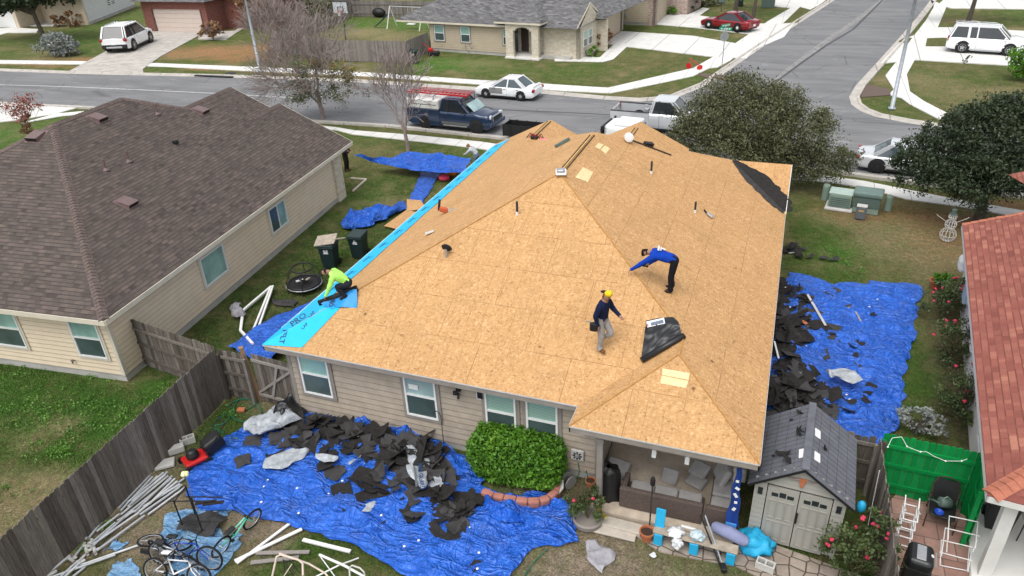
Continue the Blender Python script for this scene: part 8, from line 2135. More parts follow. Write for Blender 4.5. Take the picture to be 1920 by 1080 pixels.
c0_, c1_ = wp(1335,985,.5), wp(1403,1018,.45); mb = MB(); mb.smooth=True; mb.tube([c0_, c0_.lerp(c1_,.08), c0_.lerp(c1_,.5)+Vector((0,0,.03)), c0_.lerp(c1_,.92), c1_], [.07,.13,.15,.13,.06], 16); tag(mb.build('rolled_sack', M['lavender']), 'long lavender grey sack lying over the bench end', 'sack')
q = G(1410, 1035); soft('big_bag', 'large bright blue stuffed bag before the shed corner', 'bag', (q.x+.05,q.y+.12,0), (.40,.32,.24), M['cyan_paint'], -.2, 7, .42)
for k, (p0_, p1_) in enumerate((((1313,965,.9),(1350,1060,.03)),((1322,966,.9),(1356,1062,.03)))): pole_thing([p0_, p1_], .02, 'tent_pole', ('left','right')[k]+' dark and silver pole leaning over the bench', 'pole', M['galv'] if k else M['black'])
q = G(1356, 1068); m = MB(); m.rbox((q.x,q.y,.06), (.12,.22,.12), .03, (0,0,.3)); tag(m.build('pole_foot', M['black']), 'black pole foot on the paving at bottom edge', 'pole foot')
# banner flag on the post
t = thing('flag', 'blue and white feather flag hanging beside patio post', 'flag', (XR-.3, PY-.05, 1.2)); mb = MB(); mb.smooth=True
a_, b_ = RP(1386,878,(0,PY-.12,0),Vector((0,1,0))), RP(1372,985,(0,PY-.12,0),Vector((0,1,0)))
mb.grid(lambda i, j: a_.lerp(b_, j/19)+Vector(((i/5-.5)*(.1+.2*j/19)+.02*math.sin(j*.7), .03*math.sin(i*1.6+j*.5), 0)), 6, 20); world_part('cloth', mb, plain((.008,.04,.22),.7,0,.15,4), t)
for k, ch in enumerate('LOSRO'[:5]):
 c = a_.lerp(b_, .2+.12*k)+Vector((.0,-.045,0)); m = MB(); m.rbox(tuple(c+Vector((.02*(k % 2),0,0))), (.07+.03*(k % 3),.008,.07), .02, (0,.5*k,0)); world_part('white_mark', m, M['white'], t)
c = b_+Vector((-.02,-.03,.02)); m = MB(); m.rbox(tuple(c), (.24,.02,.16), .02); world_part('hem', m, plain((.06,.25,.6),.7), t)
# hose reel on wall and reel on ground, downspout
q = wpt(1084, 850); t = thing('hose_reel', 'grey wall mounted hose reel disc with spokes', 'hose reel', (q.x, WY-.1, q.z)); m = MB(); m.rbox((0,.04,0), (.34,.06,.34), .06, None, 3); part('case', m, M['cement'], t)
for k in range(8): a = k*PI/4; m = MB(); m.rbox((.09*math.cos(a),-.0,.09*math.sin(a)), (.07,.03,.035), .012, (0,-a,0)); part('opening', m, M['black'], t)
m = MB(); m.lathe([(.03,0),(.03,.05)],12,(0,-.0,0),rot=(R(90),0,0)); part('hub', m, M['steel'], t)
q = G(1066, 912); t = thing('cable_reel', 'grey plastic cable reel standing on the ground by hedge', 'reel', (q.x,q.y,0), R(60))
for y in (-.09,.09): m = MB(); m.lathe([(.001,-.012),(.19,-.012),(.19,.012),(.001,.012)],24,(0,y,.19),rot=(R(90),0,0)); part('disc', m, M['steel'], t)
m = MB(); m.lathe([(.08,-.09),(.08,.09)],16,(0,0,.19),rot=(R(90),0,0)); part('drum', m, M['felt_grey'], t)
q = G(1050, 925); m = MB(); m.rbox((q.x,q.y,.18), (.05,.3,.34), .02, (0,.5,.3)); tag(m.build('stone_slab', M['cement']), 'grey slab leaning against the brick edging end', 'slab')
hose('garden_hose', 'thin green hose standing beside the cable reel', [(1090,945,.05),(1094,915,.5),(1098,888,1.0),(1100,884,.6),(1102,900,.1)], .01)
# ---------------------------------------------------------------- right yard
mb = MB(); sl = thing('string_lights', 'thin white string lights draped over green fence', 'string lights', tuple(G(1720,840,1.8)))
pts = [(1664,833,1.86),(1672,816,1.95),(1690,814,1.95),(1700,832,1.8),(1725,842,1.8),(1735,841,1.85),(1752,851,1.78),(1772,859,1.75),(1802,859,1.78),(1812,855,1.85)]
P = [G(*p)-Vector((0,.1,0)) for p in pts]; mb.tube(interp(P, 50), .006, 5); world_part('wire', mb, M['white'], sl)
for k in (0,3,4,7,8): m = MB(); m.ball(tuple(P[k]), .022, 8, 6); world_part('bulb', m, M['white'], sl)
# patio chair with watering can
q = G(1760, 985); t = thing('patio_chair', 'brown metal frame armchair facing camera by green fence', 'chair', (q.x, q.y+.1, 0), R(-10))
br = plain((.05,.03,.028),.5)
for s in (1,-1):
 m = MB(); m.tube([(s*.3,-.3,0),(s*.3,-.28,.42),(s*.31,-.1,.62),(s*.31,.25,.62),(s*.28,.35,.55)], .016, 7); part('arm', m, br, t)
 m = MB(); m.tube([(s*.28,.42,0),(s*.27,.3,.42)], .016, 7); part('leg', m, br, t)
m = MB(); m.smooth=True; m.tube([(.27,.3,.4),(.28,.42,.75),(.2,.48,.95),(0,.5,1.0),(-.2,.48,.95),(-.28,.42,.75),(-.27,.3,.4)], .016, 7); part('back_frame', m, br, t)
m = MB(); m.grid(lambda i, j: ((i/6-.5)*.5, .3+.17*(j/6), .45+.48*j/6), 7, 7); part('backrest', m, M['black'], t)
m = MB(); m.smooth=True; m.rbox((0,0,.42), (.54,.58,.04), .02); part('seat', m, M['black'], t)
t3 = thing('watering_can', 'dull green watering can lying on the patio chair', 'watering can', (q.x+.02, q.y+.12, .47), R(20)); m = MB(); m.smooth=True; m.lathe([(.001,0),(.12,0),(.12,.24),(.09,.26),(.001,.26)],18,(.1,0,.12),rot=(0,R(-75),0)); part('body', m, M['util_dark'], t3); m = MB(); m.smooth=True; m.tube([(-.12,0,.12),(-.3,0,.25),(-.4,0,.28)],[.03,.02,.035],8); part('spout', m, M['util_dark'], t3); m = MB(); m.tube([(.1,0,.24),(.0,0,.34),(-.1,0,.26)],.014,6); part('handle', m, M['util_green'], t3)
m = MB(); m.smooth=True; m.lathe([(.06,0),(.1,.05),(.1,.08),(.085,.08),(.05,.02),(.001,.02)],16); o = m.build('bowl', plain((.01,.06,.4),.4)); o.location = (q.x-.12,q.y-.12,.46); tag(o, 'small blue bowl on the patio chair seat', 'bowl')
# drying racks
def rack(label, px0, px1, w, hgt, pos, rz, tilt=0.0):
 pass
q = G(1690, 1010); t = thing('drying_rack', 'folded white zigzag drying rack against the dark fence', 'drying rack', (q.x,q.y-.05,0), R(85))
for k in range(4):
 z0_, z1_ = .1+k*.26, .1+(k+1)*.26; x0, x1 = (-.25,.25) if k % 2 else (.25,-.25)
 for y in (-.14,.14):
  m = MB(); m.tube([(x0,y,z0_),(x1,y,z1_)],.014,6); part('strut', m, M['white'], t)
  m = MB(); m.tube([(-x0,y,z0_),(-x1,y,z1_)],.014,6); part('strut', m, M['white'], t)
 for x in (-.25,.25): m = MB(); m.tube([(x,-.14,z0_),(x,.14,z0_)],.014,6); part('rail', m, M['white'], t)
t = thing('drying_rack', 'white wire tiered drying rack beside the stucco wall', 'drying rack', tuple(G(1797,1070,0)), R(-12))
m = MB()
zz = lambda x, y, z: G(1760+(x-0), y, z)
def r4(x, y, z): q_ = G(1440+x/4, 810+y/4, z); return q_
segs = [((1360,630),(1575,675),1.0),((1575,675),(1555,870),.8),((1360,630),(1350,810),.8),((1330,720),(1585,780),.7),((1330,720),(1300,930),.6),((1585,780),(1535,900),.6),((1300,810),(1560,870),.55),((1285,900),(1530,965),.35),((1530,860),(1500,1050),.3),((1300,810),(1290,1000),.3),((1290,1000),(1495,1040),.05),((1495,1040),(1510,870),.2),((1350,720),(1340,900),.5)]
t = t
for (a, b, z) in segs:
 m = MB(); m.tube([r4(*a, z), r4(*b, max(.03, z-.0))], .011, 6); world_part('wire_tube', m, M['white'], t)
# grill
q = G(1705, 1095); t = thing('gas_grill', 'black gas grill with glossy lid at bottom edge', 'grill', (q.x+.02,q.y-.05,0), R(82))
m = MB(); m.rbox((0,0,.4),(.55,.5,.75),.03); part('cabinet', m, M['black'], t); m = MB(); m.rbox((0,0,.9),(.62,.5,.3),.12,None,4); part('lid', m, M['plastic_black'], t); m = MB(); m.rbox((0,.0,1.045),(.42,.18,.02),.008); part('lid_panel', m, M['steel'], t); m = MB(); m.tube([(-.2,-.28,.95),(.2,-.28,.95)],.014,8); part('handle', m, M['steel'], t); m = MB(); m.lathe([(.001,0),(.035,0),(.035,.015),(.001,.015)],14,(0,-.2,1.03),rot=(R(40),0,0)); part('gauge', m, M['white'], t)
# black storage bin by stucco wall
q = G(1868, 990); wheelie_bin('tall black bin by the white stucco post', (q.x, q.y+.1, 0), R(-8), mat='black')
# folding table and chair on the white porch
q = G(1900, 1010, .06); t = thing('folding_table', 'white topped folding table with black legs on porch', 'table', (q.x+.45, q.y+.2, .06)); m = MB(); m.rbox((0,0,.7),(.9,.6,.04),.015); part('table_top', m, M['cement'], t)
for x, y in ((-.4,-.25),(.4,-.25),(.4,.25),(-.4,.25)): m = MB(); m.tube([(x,y,0),(x*.9,y*.9,.68)],.014,6); part('leg', m, M['black'], t)
# utility boxes on the verge
def ub(name, label, px, py, s, mats, rz=R(-8)):
 q = G(px, py); t = thing(name, label, 'utility box', (q.x, q.y, 0), rz); return t
t = ub('utility_box', 'pale green transformer box with louvres on concrete pad', 1572, 392, None, None)
m = MB(); m.rbox((0,.2,.05),(1.15,1.0,.1),.02); part('pad', m, M['cement'], t); m = MB(); m.rbox((0,.25,.42),(.95,.75,.62),.04); part('cabinet', m, M['util_green'], t); m = MB(); m.rbox((0,.28,.75),(1.0,.8,.06),.02); part('lid', m, plain((.38,.47,.42),.6), t)
for k in range(5): m = MB(); m.box(-.42,-.14,.18+k*.09,.42,-.125,.22+k*.09); part('louvre', m, M['util_dark'], t)
t = ub('utility_box', 'large dark green cabinet with overhanging lid on the lawn', 1621, 400, None, None)
m = MB(); m.rbox((0,.3,.15),(1.05,.75,.3),.02); part('base', m, M['util_green'], t); m = MB(); m.rbox((0,.3,.55),(1.1,.8,.55),.04); part('cabinet', m, M['util_dark'], t); m = MB(); m.rbox((0,.3,.88),(1.2,.9,.22),.06); part('lid', m, plain((.13,.19,.17),.55), t)
t = ub('utility_box', 'small grey meter box in front of green cabinet', 1612, 410, None, None)
m = MB(); m.rbox((0,0,.3),(.42,.3,.6),.06); part('cabinet', m, plain((.12,.13,.15),.5), t); m = MB(); m.rbox((0,.0,.61),(.42,.32,.06),.02); part('lid', m, M['cement'], t); m = MB(); m.rbox((0,-.16,.42),(.2,.01,.06),.004); part('warning_label', m, plain((.6,.4,.1),.5), t)
for px, py, lb, h in ((1546,374,'left pale green round pedestal on the lawn',.75),(1663,394,'right pale green round pedestal on the lawn',.7)):
 q = G(px, py); t = thing('pedestal', lb, 'pedestal', (q.x,q.y,0)); m = MB(); m.lathe([(.17,0),(.16,h*.9),(.13,h),(.001,h)],14); part('post', m, M['util_green'], t)
# wire snowman
q = G(1774, 452); t = thing('wire_snowman', 'white wire snowman decoration standing on the lawn', 'garden decoration', (q.x,q.y,0))
wm = plain((.55,.53,.5),.6)
for c_, r_i in ((.3,.3),(.75,.21),(1.08,.15)):
 for k in range(6): a = k*PI/6; m = MB(); m.tube([(r_i*math.cos(a)*math.sin(th),r_i*math.sin(a)*math.sin(th),c_+r_i*math.cos(th)) for th in [j*PI/8 for j in range(16)]],.011,4,closed=True); part('hoop', m, wm, t)
 m = MB(); m.tube([(r_i*math.cos(j*PI/8),r_i*math.sin(j*PI/8),c_) for j in range(16)],.011,4,closed=True); part('hoop', m, wm, t)
for s in (1,-1): m = MB(); m.tube([(s*.18,0,.85),(s*.5,0,1.05),(s*.58,0,1.12)],.011,4); part('arm', m, wm, t)
m = MB(); m.lathe([(.14,1.2),(.14,1.22),(.09,1.22),(.09,1.4),(.001,1.4)],12); part('hat', m, M['util_dark'], t)
# debris strips right of the house
pole_thing([(1514,552,.3),(1548,610,.25)], 0, 'metal_flashing', 'straight pale metal flashing strip on right side tarp', 'flashing', M['cement'], sq=(.08,.02))
pole_thing([(1590,576,.1),(1602,580,.1),(1619,612,.1)], 0, 'metal_flashing', 'bent dark metal strip on the right side tarp', 'flashing', M['wood_old'], sq=(.05,.02))
pole_thing([(1478,474,.05),(1503,472,.05)], 0, 'metal_flashing', 'short white strip on grass near right eave', 'flashing', M['white'], sq=(.09,.02))
pole_thing([(1452,640,.5),(1460,672,.4)], 0, 'metal_flashing', 'white strip standing by the right house wall', 'flashing', M['white'], sq=(.05,.02))
flat_piece([(1500,602),(1506,600),(1516,606),(1510,608)], .32, M['terracotta'], 'red_scrap', 'small pinkish red scrap on the right side tarp', 'scrap')
# small frame by the neighbour's stone column
pole_thing([(658,334,.03),(687,336,.03),(662,358,.03)], 0, 'timber_edging', 'white timber corner edging by the stone column', 'edging', M['trim_cream'], sq=(.07,.07))
# ---------------------------------------------------------------- street furniture, far toys
def light_pole(px, py, label, top, rz):
 q = G(px, py); t = thing('street_lamp', label, 'street lamp', (q.x,q.y,0), rz); m = MB(); m.smooth=True; m.tube([(0,0,0),(0,0,9)],[.13,.075],12); part('pole', m, M['galv'], t); m = MB(); m.rbox((0,0,.04),(.42,.42,.08),.02); part('base_plate', m, M['galv'], t)
 m = MB(); m.tube([(0,0,8.7),(.6,0,9.3),(1.8,0,9.5)],.04,8); part('arm', m, M['galv'], t); m = MB(); m.rbox((2.0,0,9.48),(.6,.28,.14),.06); part('lamp_head', m, M['galv'], t)
light_pole(1672, 204, 'tall grey lamp pole on grass corner at right', 9, R(180)); light_pole(488, 135, 'tall grey lamp pole behind the brown roof at left', 9, R(-90))
q = G(1353, 130); t = thing('street_sign', 'stop sign seen from behind under green street name plates', 'street sign', (q.x,q.y,0), R(35))
m = MB(); m.tube([(0,0,0),(0,0,3.3)],.035,8); part('post', m, M['galv'], t)
m = MB(); m.prism([(.38*math.cos(PI/8+k*PI/4),.04,2.45+.38*math.sin(PI/8+k*PI/4)) for k in range(8)],(0,.01,0)); part('stop_sign', m, M['steel'], t)
m = MB(); m.prism([(.36*math.cos(PI/8+k*PI/4),.055,2.45+.36*math.sin(PI/8+k*PI/4)) for k in range(8)],(0,.004,0)); part('sign_face', m, M['red'], t)
gs = plain((.0,.28,.15),.5)
for z, rr_ in ((3.02,-.6),(3.27,.25)):
 qq = Euler((0,0,rr_)).to_matrix(); m = MB(); m.rbox((0,0,z),(.95,.012,.22),.004,qq); pl = part('name_plate', m, gs, t)
 for k in range(4): m = MB(); m.rbox(tuple(qq @ Vector((-.28+k*.19,-.012,z))),(.12,.004,.09),.002,qq); part('lettering', m, M['white'], pl)
q = G(1320, 132); t = thing('tricycle', 'red balance tricycle left at the sidewalk edge', 'tricycle', (q.x-.8,q.y+.3,0), R(-15)); rd = M['red']
for x, y, r_i in ((-.45,0,.22),(.45,.14,.17),(.45,-.14,.17)): m = MB(); m.lathe([(.001,-.03),(r_i,-.03),(r_i,.03),(.001,.03)],16,(x,y,r_i),rot=(R(90),0,0)); part('wheel', m, rd, t)
m = MB(); m.tube([(-.45,0,.22),(-.3,0,.7),(.45,0,.3)],.035,8); m.tube([(-.35,-.2,.75),(-.35,.2,.75)],.025,6); part('frame_tube', m, rd, t)
bike('dark kids bicycle parked at the stone wall across street', (1080,106), (1100,107), M['black'], .26, 0)
q = G(1006, 96); t = thing('scooter', 'red and grey kids scooter in the arched entry', 'scooter', (q.x,q.y,.12)); m = MB(); m.ball((-.2,0,.18),.18,12,8); part('ball', m, M['red'], t); m = MB(); m.tube([(.2,0,0),(.1,0,.9)],.03,6); m.tube([(-.05,0,.9),(.25,0,.9)],.02,6); part('handlebar', m, M['black'], t)
q = G(814, 104); t = thing('lawn_mower', 'red and black mower at corner of beige house', 'lawn mower', (q.x,q.y,0), R(15)); m = MB(); m.rbox((0,0,.25),(.9,.6,.25),.06); part('deck', m, M['black'], t); m = MB(); m.rbox((-.3,0,.5),(.4,.4,.3),.08); part('engine', m, M['red'], t); m = MB(); m.tube([(.3,0,.3),(-1.0,0,1.1)],.03,6); part('handle', m, M['red'], t)
for x in (-.35,.35):
 for y in (-.3,.3): m = MB(); m.lathe([(.001,-.04),(.14,-.04),(.14,.04),(.001,.04)],12,(x,y,.14),rot=(R(90),0,0)); part('wheel', m, M['rubber'], t)
q = G(648, 74); t = thing('basketball_hoop', 'portable basketball hoop in the yard across street', 'basketball hoop', (q.x,q.y,0), R(0)); m = MB(); m.tube([(0,0,0),(0,.2,3.2)],.07,8); part('pole', m, M['black'], t); m = MB(); m.rbox((0,-.15,3.1),(1.7,.05,1.1),.02); part('backboard', m, plain((.5,.53,.56),.3), t)
for a, b in (((-.85,3.65),(.85,3.65)),((-.85,2.55),(.85,2.55)),((-.85,2.55),(-.85,3.65)),((.85,2.55),(.85,3.65)),((-.3,2.75),(.3,2.75)),((-.3,3.15),(.3,3.15)),((-.3,2.75),(-.3,3.15)),((.3,2.75),(.3,3.15))): m = MB(); m.bar((a[0],-.19,a[1]),(b[0],-.19,b[1]),.05); part('board_edge', m, M['black'], t)
m = MB(); m.tube([(.23*math.cos(k*PI/8),-.45+.23*math.sin(k*PI/8),2.75) for k in range(16)],.02,5,closed=True); part('rim', m, M['red'], t); m = MB(); m.lathe([(.22,2.74),(.14,2.35)],10,(0,-.45,0),cap=False); part('net', m, M['white'], t)
q = G(735, 52); t = thing('swing_set', 'white swing set with blue slide in the far yard', 'swing set', (q.x,q.y,0), R(-8))
for x in (0,4.2):
 for s in (1,-1): m = MB(); m.tube([(x,s*.9,0),(x,0,2.2)],.05,6); part('leg', m, M['white'], t)
m = MB(); m.tube([(0,0,2.2),(4.2,0,2.2)],.05,6); part('top_bar', m, M['steel'], t); m = MB(); m.grid(lambda i, j: (-.3-j*.28, -.3+i*.15-.05*j, 1.3*(1-j/6)**1.2+.05+.05*abs(i-1.5)), 4, 7); part('slide', m, plain((.06,.1,.3),.4), t)
m = MB(); m.rbox((2.6,0,.5),(.9,.5,.08),.03); part('seat', m, M['white'], t); m = MB(); m.tube([(2.3,0,2.2),(2.3,0,.5)],.015,4); m.tube([(2.9,0,2.2),(2.9,0,.5)],.015,4); part('chain', m, M['white'], t)
q = G(670, 27); t = thing('patio_umbrella', 'folded black umbrella standing by far fence', 'umbrella', (q.x,q.y,0)); m = MB(); m.smooth=True; m.lathe([(.05,0),(.05,.6),(.45,.8),(.5,1.6),(.3,2.6),(.05,3.0)],12); part('cover', m, M['black'], t)
q = G(712, 32); m = MB(); m.smooth=True; m.ball((q.x,q.y,.5),(.9,.6,.55),14,10); tag(m.build('play_tunnel', M['black']), 'black round tub leaning at the far fence', 'tub')
q = G(1388, 12); wheelie_bin('dark green bin beside far utility boxes', (q.x,q.y,0), 0); q = G(1448, 15); t = thing('utility_box', 'green and white utility box at top by the far driveway', 'utility box', (q.x-.5,q.y+.4,0)); m = MB(); m.rbox((0,0,.5),(1.4,1.0,1.0),.05); part('cabinet', m, M['util_dark'], t); m = MB(); m.rbox((.4,0,1.05),(1.3,1.1,.12),.03); part('lid', m, M['util_green'], t)
q = G(1352, 22); t = thing('mailbox', 'small dark grill or stand on lawn behind the red car', 'stand', (q.x,q.y,0)); m = MB(); m.bar((0,0,0),(0,0,1.0),.08); part('post', m, M['trunk'], t); m = MB(); m.rbox((0,0,1.1),(.7,.4,.35),.06); part('box', m, M['util_dark'], t)
# storm drain
mb = MB(); a, b = G(364,143.6), G(434,146.8); mb.bar(Vector((a.x,a.y+.15,.06)), Vector((b.x,b.y+.15,.06)), .3, .1); tag(mb.build('storm_drain', M['black']), 'long dark storm drain slot in the far kerb', 'storm drain')
q = G(432, 138); m = MB(); m.lathe([(.001,.05),(.45,.05),(.45,0)],20,(q.x,q.y,0)); tag(m.build('manhole_cover', M['felt_grey']), 'round manhole cover behind the storm drain', 'manhole cover')
# ---------------------------------------------------------------- people
def capsule_d(P, a, b, ra, rb):
 ab = b-a; L2 = max((ab*ab).sum(), 1e-9); t = np.clip(((P-a)@ab)/L2, 0, 1)
 return np.linalg.norm(P-(a+t[..., None]*ab), axis=-1)-(ra+(rb-ra)*t), t
def person(label, pos, rz, J, cols, hair='hair', cap=None, scale=1.0, extra=None, slope_fix=None):
 """J: joints (x forward, y left, z up). One continuous skinned body; shirt, trousers, hair and shoes are children"""
 t = thing('person', label, 'person', tuple(pos), rz)
 V = {k: Vector(v)*scale for k, v in J.items()}
 verts = []; rad = []; idx = {}; edges = []
 def ad(k, p, r): idx[k] = len(verts); verts.append(tuple(p)); rad.append(r*scale); return idx[k]
 def ed(a, b): edges.append((idx[a], idx[b]))
 pel, che, nec, hea = V['pelvis'], V['chest'], V['neck'], V['head']
 up = (che-pel).normalized()
 ad('pelvis', pel, .13); ad('waist', pel.lerp(che, .45), .125); ad('chest', che, .155); ad('neck', nec, .062)
 hd = (hea-nec).normalized(); face = Vector(J.get('face', (1, 0, 0))).normalized()
 ad('jaw', nec.lerp(hea, .45), .075); ad('head', hea, .105); ad('crown', hea+hd*.07*scale, .085)
 for a, b in (('pelvis','waist'),('waist','chest'),('chest','neck'),('neck','jaw'),('jaw','head'),('head','crown')): ed(a, b)
 ad('nose', hea+face*.112*scale-hd*.01*scale, .014); ed('head', 'nose')
 for s in 'LR':
  sh, el, wr, ha = V['sh'+s], V['el'+s], V['wr'+s], V['ha'+s]
  ad('sh'+s, sh, .075); ad('el'+s, el, .048); ad('wr'+s, wr, .030); ed('chest', 'sh'+s); ed('sh'+s, 'el'+s); ed('el'+s, 'wr'+s)
  hdv = (ha-wr).normalized(); side = hdv.cross(Vector((0, 0, 1)) if abs(hdv.z) < .8 else Vector((1, 0, 0))).normalized(); nrm = side.cross(hdv)
  ad('palm'+s, wr+hdv*.055*scale, .030); ed('wr'+s, 'palm'+s)
  for k in range(4):
   o_ = (k-1.5)*.021; L_ = [.062, .075, .07, .055][k]
   b0 = wr+(hdv*.09+side*o_)*scale; ad(f'f{s}{k}a', b0, .010); ed('palm'+s, f'f{s}{k}a')
   ad(f'f{s}{k}b', b0+(hdv*L_*.55+nrm*-.014)*scale, .0088); ed(f'f{s}{k}a', f'f{s}{k}b'); ad(f'f{s}{k}c', b0+(hdv*L_*.85+nrm*-.04)*scale, .0078); ed(f'f{s}{k}b', f'f{s}{k}c')
  ts = 1 if s == 'L' else -1
  ad(f't{s}a', wr+(hdv*.045+side*.035*ts)*scale, .011); ed('palm'+s, f't{s}a'); ad(f't{s}b', wr+(hdv*.085+side*.055*ts)*scale, .009); ed(f't{s}a', f't{s}b')
  hi, kn, an, to = V['hi'+s], V['kn'+s], V['an'+s], V['to'+s]
  ad('hi'+s, hi, .095); ad('kn'+s, kn, .062); ad('an'+s, an, .04); ad('to'+s, to, .036); ad('heel'+s, an+(an-to).normalized()*.04*scale-Vector((0,0,.03*scale)), .034)
  for a, b in (('pelvis','hi'+s),('hi'+s,'kn'+s),('kn'+s,'an'+s),('an'+s,'to'+s),('an'+s,'heel'+s)): ed(a, b)
 me = bpy.data.meshes.new('body'); me.from_pydata(verts, edges, []); o = bpy.data.objects.new('tmp', me); COL.objects.link(o)
 sk = o.modifiers.new('s', 'SKIN'); sk.use_smooth_shade = True
 for i, v in enumerate(me.skin_vertices[0].data): v.radius = (rad[i], rad[i]); v.use_root = (i == 0)
 ss = o.modifiers.new('u', 'SUBSURF'); ss.levels = 2; ss.render_levels = 2
 dg = bpy.context.evaluated_depsgraph_get(); dg.update(); ev = bpy.data.meshes.new_from_object(o.evaluated_get(dg)); bpy.data.objects.remove(o)
 ev.name = 'body'; ev.materials.clear(); ev.materials.append(M['skin'])
 bo = bpy.data.objects.new('body', ev); COL.objects.link(bo); bo.parent = t
 for p in ev.polygons: p.use_smooth = True
 n = len(ev.vertices); co = np.zeros(n*3, dtype=np.float32); ev.vertices.foreach_get('co', co); co = co.reshape(-1, 3); nr = np.array([v.normal[:] for v in ev.vertices])
 A = lambda k: np.array(verts[idx[k]])
 def near(bones):
  return np.min(np.stack([capsule_d(co, A(a), A(b), .0, .0)[0]/((rad[idx[a]]+rad[idx[b]])/2) for a, b in bones]), 0)
 torso = [('pelvis','waist'),('waist','chest')]; arms = [(f'sh{s}', f'el{s}') for s in 'LR']+[(f'el{s}', f'wr{s}') for s in 'LR']+[('chest', f'sh{s}') for s in 'LR']
 legs = [('pelvis', f'hi{s}') for s in 'LR']+[(f'hi{s}', f'kn{s}') for s in 'LR']+[(f'kn{s}', f'an{s}') for s in 'LR']
 feet = [(f'an{s}', f'to{s}') for s in 'LR']+[(f'an{s}', f'heel{s}') for s in 'LR']
 head = [('neck','jaw'),('jaw','head'),('head','crown')]; hands = [(f'wr{s}', f'palm{s}') for s in 'LR']+[(f'palm{s}', f'f{s}{k}a') for s in 'LR' for k in range(4)]+[(f'f{s}{k}a', f'f{s}{k}c') for s in 'LR' for k in range(4)]
 neckb = [('chest','neck')]
 D = np.stack([near(torso+arms), near(legs), near(feet), near(head), near(hands), near(neckb)*1.15], 0); lab = D.argmin(0)
 # the waistline: below the pelvis joint belongs to the trousers
 tt = ((co-A('pelvis'))@(A('waist')-A('pelvis')))/((A('waist')-A('pelvis'))**2).sum()
 lab = np.where((lab == 0) & (tt < .15) & (near(torso) < near(arms)), 1, lab)
 polys = [list(p.vertices) for p in ev.polygons]
 def garment(name, which, mat, off, seed=0, test=None):
  keep = [f for f in polys if any(lab[v] == which for v in f) and (test is None or all(test[v] for v in f))]
  if not keep: return
  used = sorted({v for f in keep for v in f}); mp = {v: i for i, v in enumerate(used)}
  vs = []
  for v in used:
   w = off*scale+.012*noise.noise(Vector((float(co[v][0])*9, float(co[v][1])*9, float(co[v][2])*9+seed)))
   vs.append(tuple(co[v]+nr[v]*w))
  m2 = bpy.data.meshes.new(name); m2.from_pydata(vs, [], [[mp[v] for v in f] for f in keep]); m2.materials.append(mat)
  for p in m2.polygons: p.use_smooth = True
  ob = bpy.data.objects.new(name, m2); COL.objects.link(ob); ob.parent = t; return ob
 garment('shirt', 0, cols['shirt'], .018, 1); garment('trousers', 1, cols['trousers'], .022, 2); garment('shoes', 2, cols['shoes'], .014, 3)
 hv = (co-A('head')); fz = hv@np.array(face); uz = hv@np.array(hd)
 garment('cap' if cap else 'hair', 3, cols['hair'], .018, 4, test=((uz > (.035 if cap else .0)*scale) | (fz < -.01*scale)) & (uz > -.07*scale))
 if cap:
  c = hea+hd*.05*scale
  m = MB(); bk = -face if cap == 'back' else face; m.ball(tuple(c+bk*.10*scale), (.085*scale,.075*scale,.014*scale), 12, 6); part('cap_brim', m, cols.get('brim', cols['hair']), t)
  if 'front' in cols: m = MB(); m.smooth=True; q_ = c+face*.035*scale+hd*.035*scale; m.ball(tuple(q_), (.10*scale,.10*scale,.078*scale), 14, 10); part('cap_front', m, cols['front'], t)
 for s in (1, -1):
  sd_ = face.cross(hd).normalized()*s; q_ = hea+face*.098*scale+sd_*.035*scale+hd*.012*scale; m = MB(); m.ball(tuple(q_), .012*scale, 8, 6); part('eye', m, M['black'], t)
 return t, V
DK = lambda c, r=.85: plain(c, r, 0, .12, 8, .15, .2)
# walking man, navy shirt, yellow fronted cap
f0 = onF(1126, 657)
J = dict(pelvis=(0,0,.93), chest=(.06,0,1.28), neck=(.08,0,1.47), head=(.12,0,1.60), face=(.95,-.25,-.25),
shL=(.07,.19,1.38), elL=(.17,.27,1.13), wrL=(.37,.2,1.03), haL=(.47,.16,.99), shR=(.05,-.19,1.38), elR=(-.03,-.27,1.12), wrR=(.02,-.24,.88), haR=(.06,-.23,.78),
hiL=(.02,.09,.88), knL=(.24,.1,.50), anL=(-.06,.09,.30), toL=(-.02,.09,.14), hiR=(0,-.09,.88), knR=(.06,-.09,.49), anR=(-.0,-.08,.10), toR=(.16,-.1,.04))
person('person in navy top and yellow fronted cap walking across roof', f0, R(-12), J, dict(shirt=DK((.008,.014,.045)), trousers=DK((.30,.28,.27)), shoes=DK((.16,.075,.03)), hair=DK((.02,.02,.025)), front=DK((.75,.5,.02)), brim=DK((.02,.02,.025))), cap='back')
p_ = f0+Vector((-.12,-.2,.82)); t = thing('tool_belt', 'dark tool pouch at hip of the walking person', 'tool belt', tuple(p_)); m = MB(); m.rbox((0,-.04,0),(.2,.12,.24),.04); part('pouch', m, M['black'], t); m = MB(); m.bar((-.2,-.03,.12),(.02,-.03,.1),.03); part('hammer', m, M['wood_old'], t)
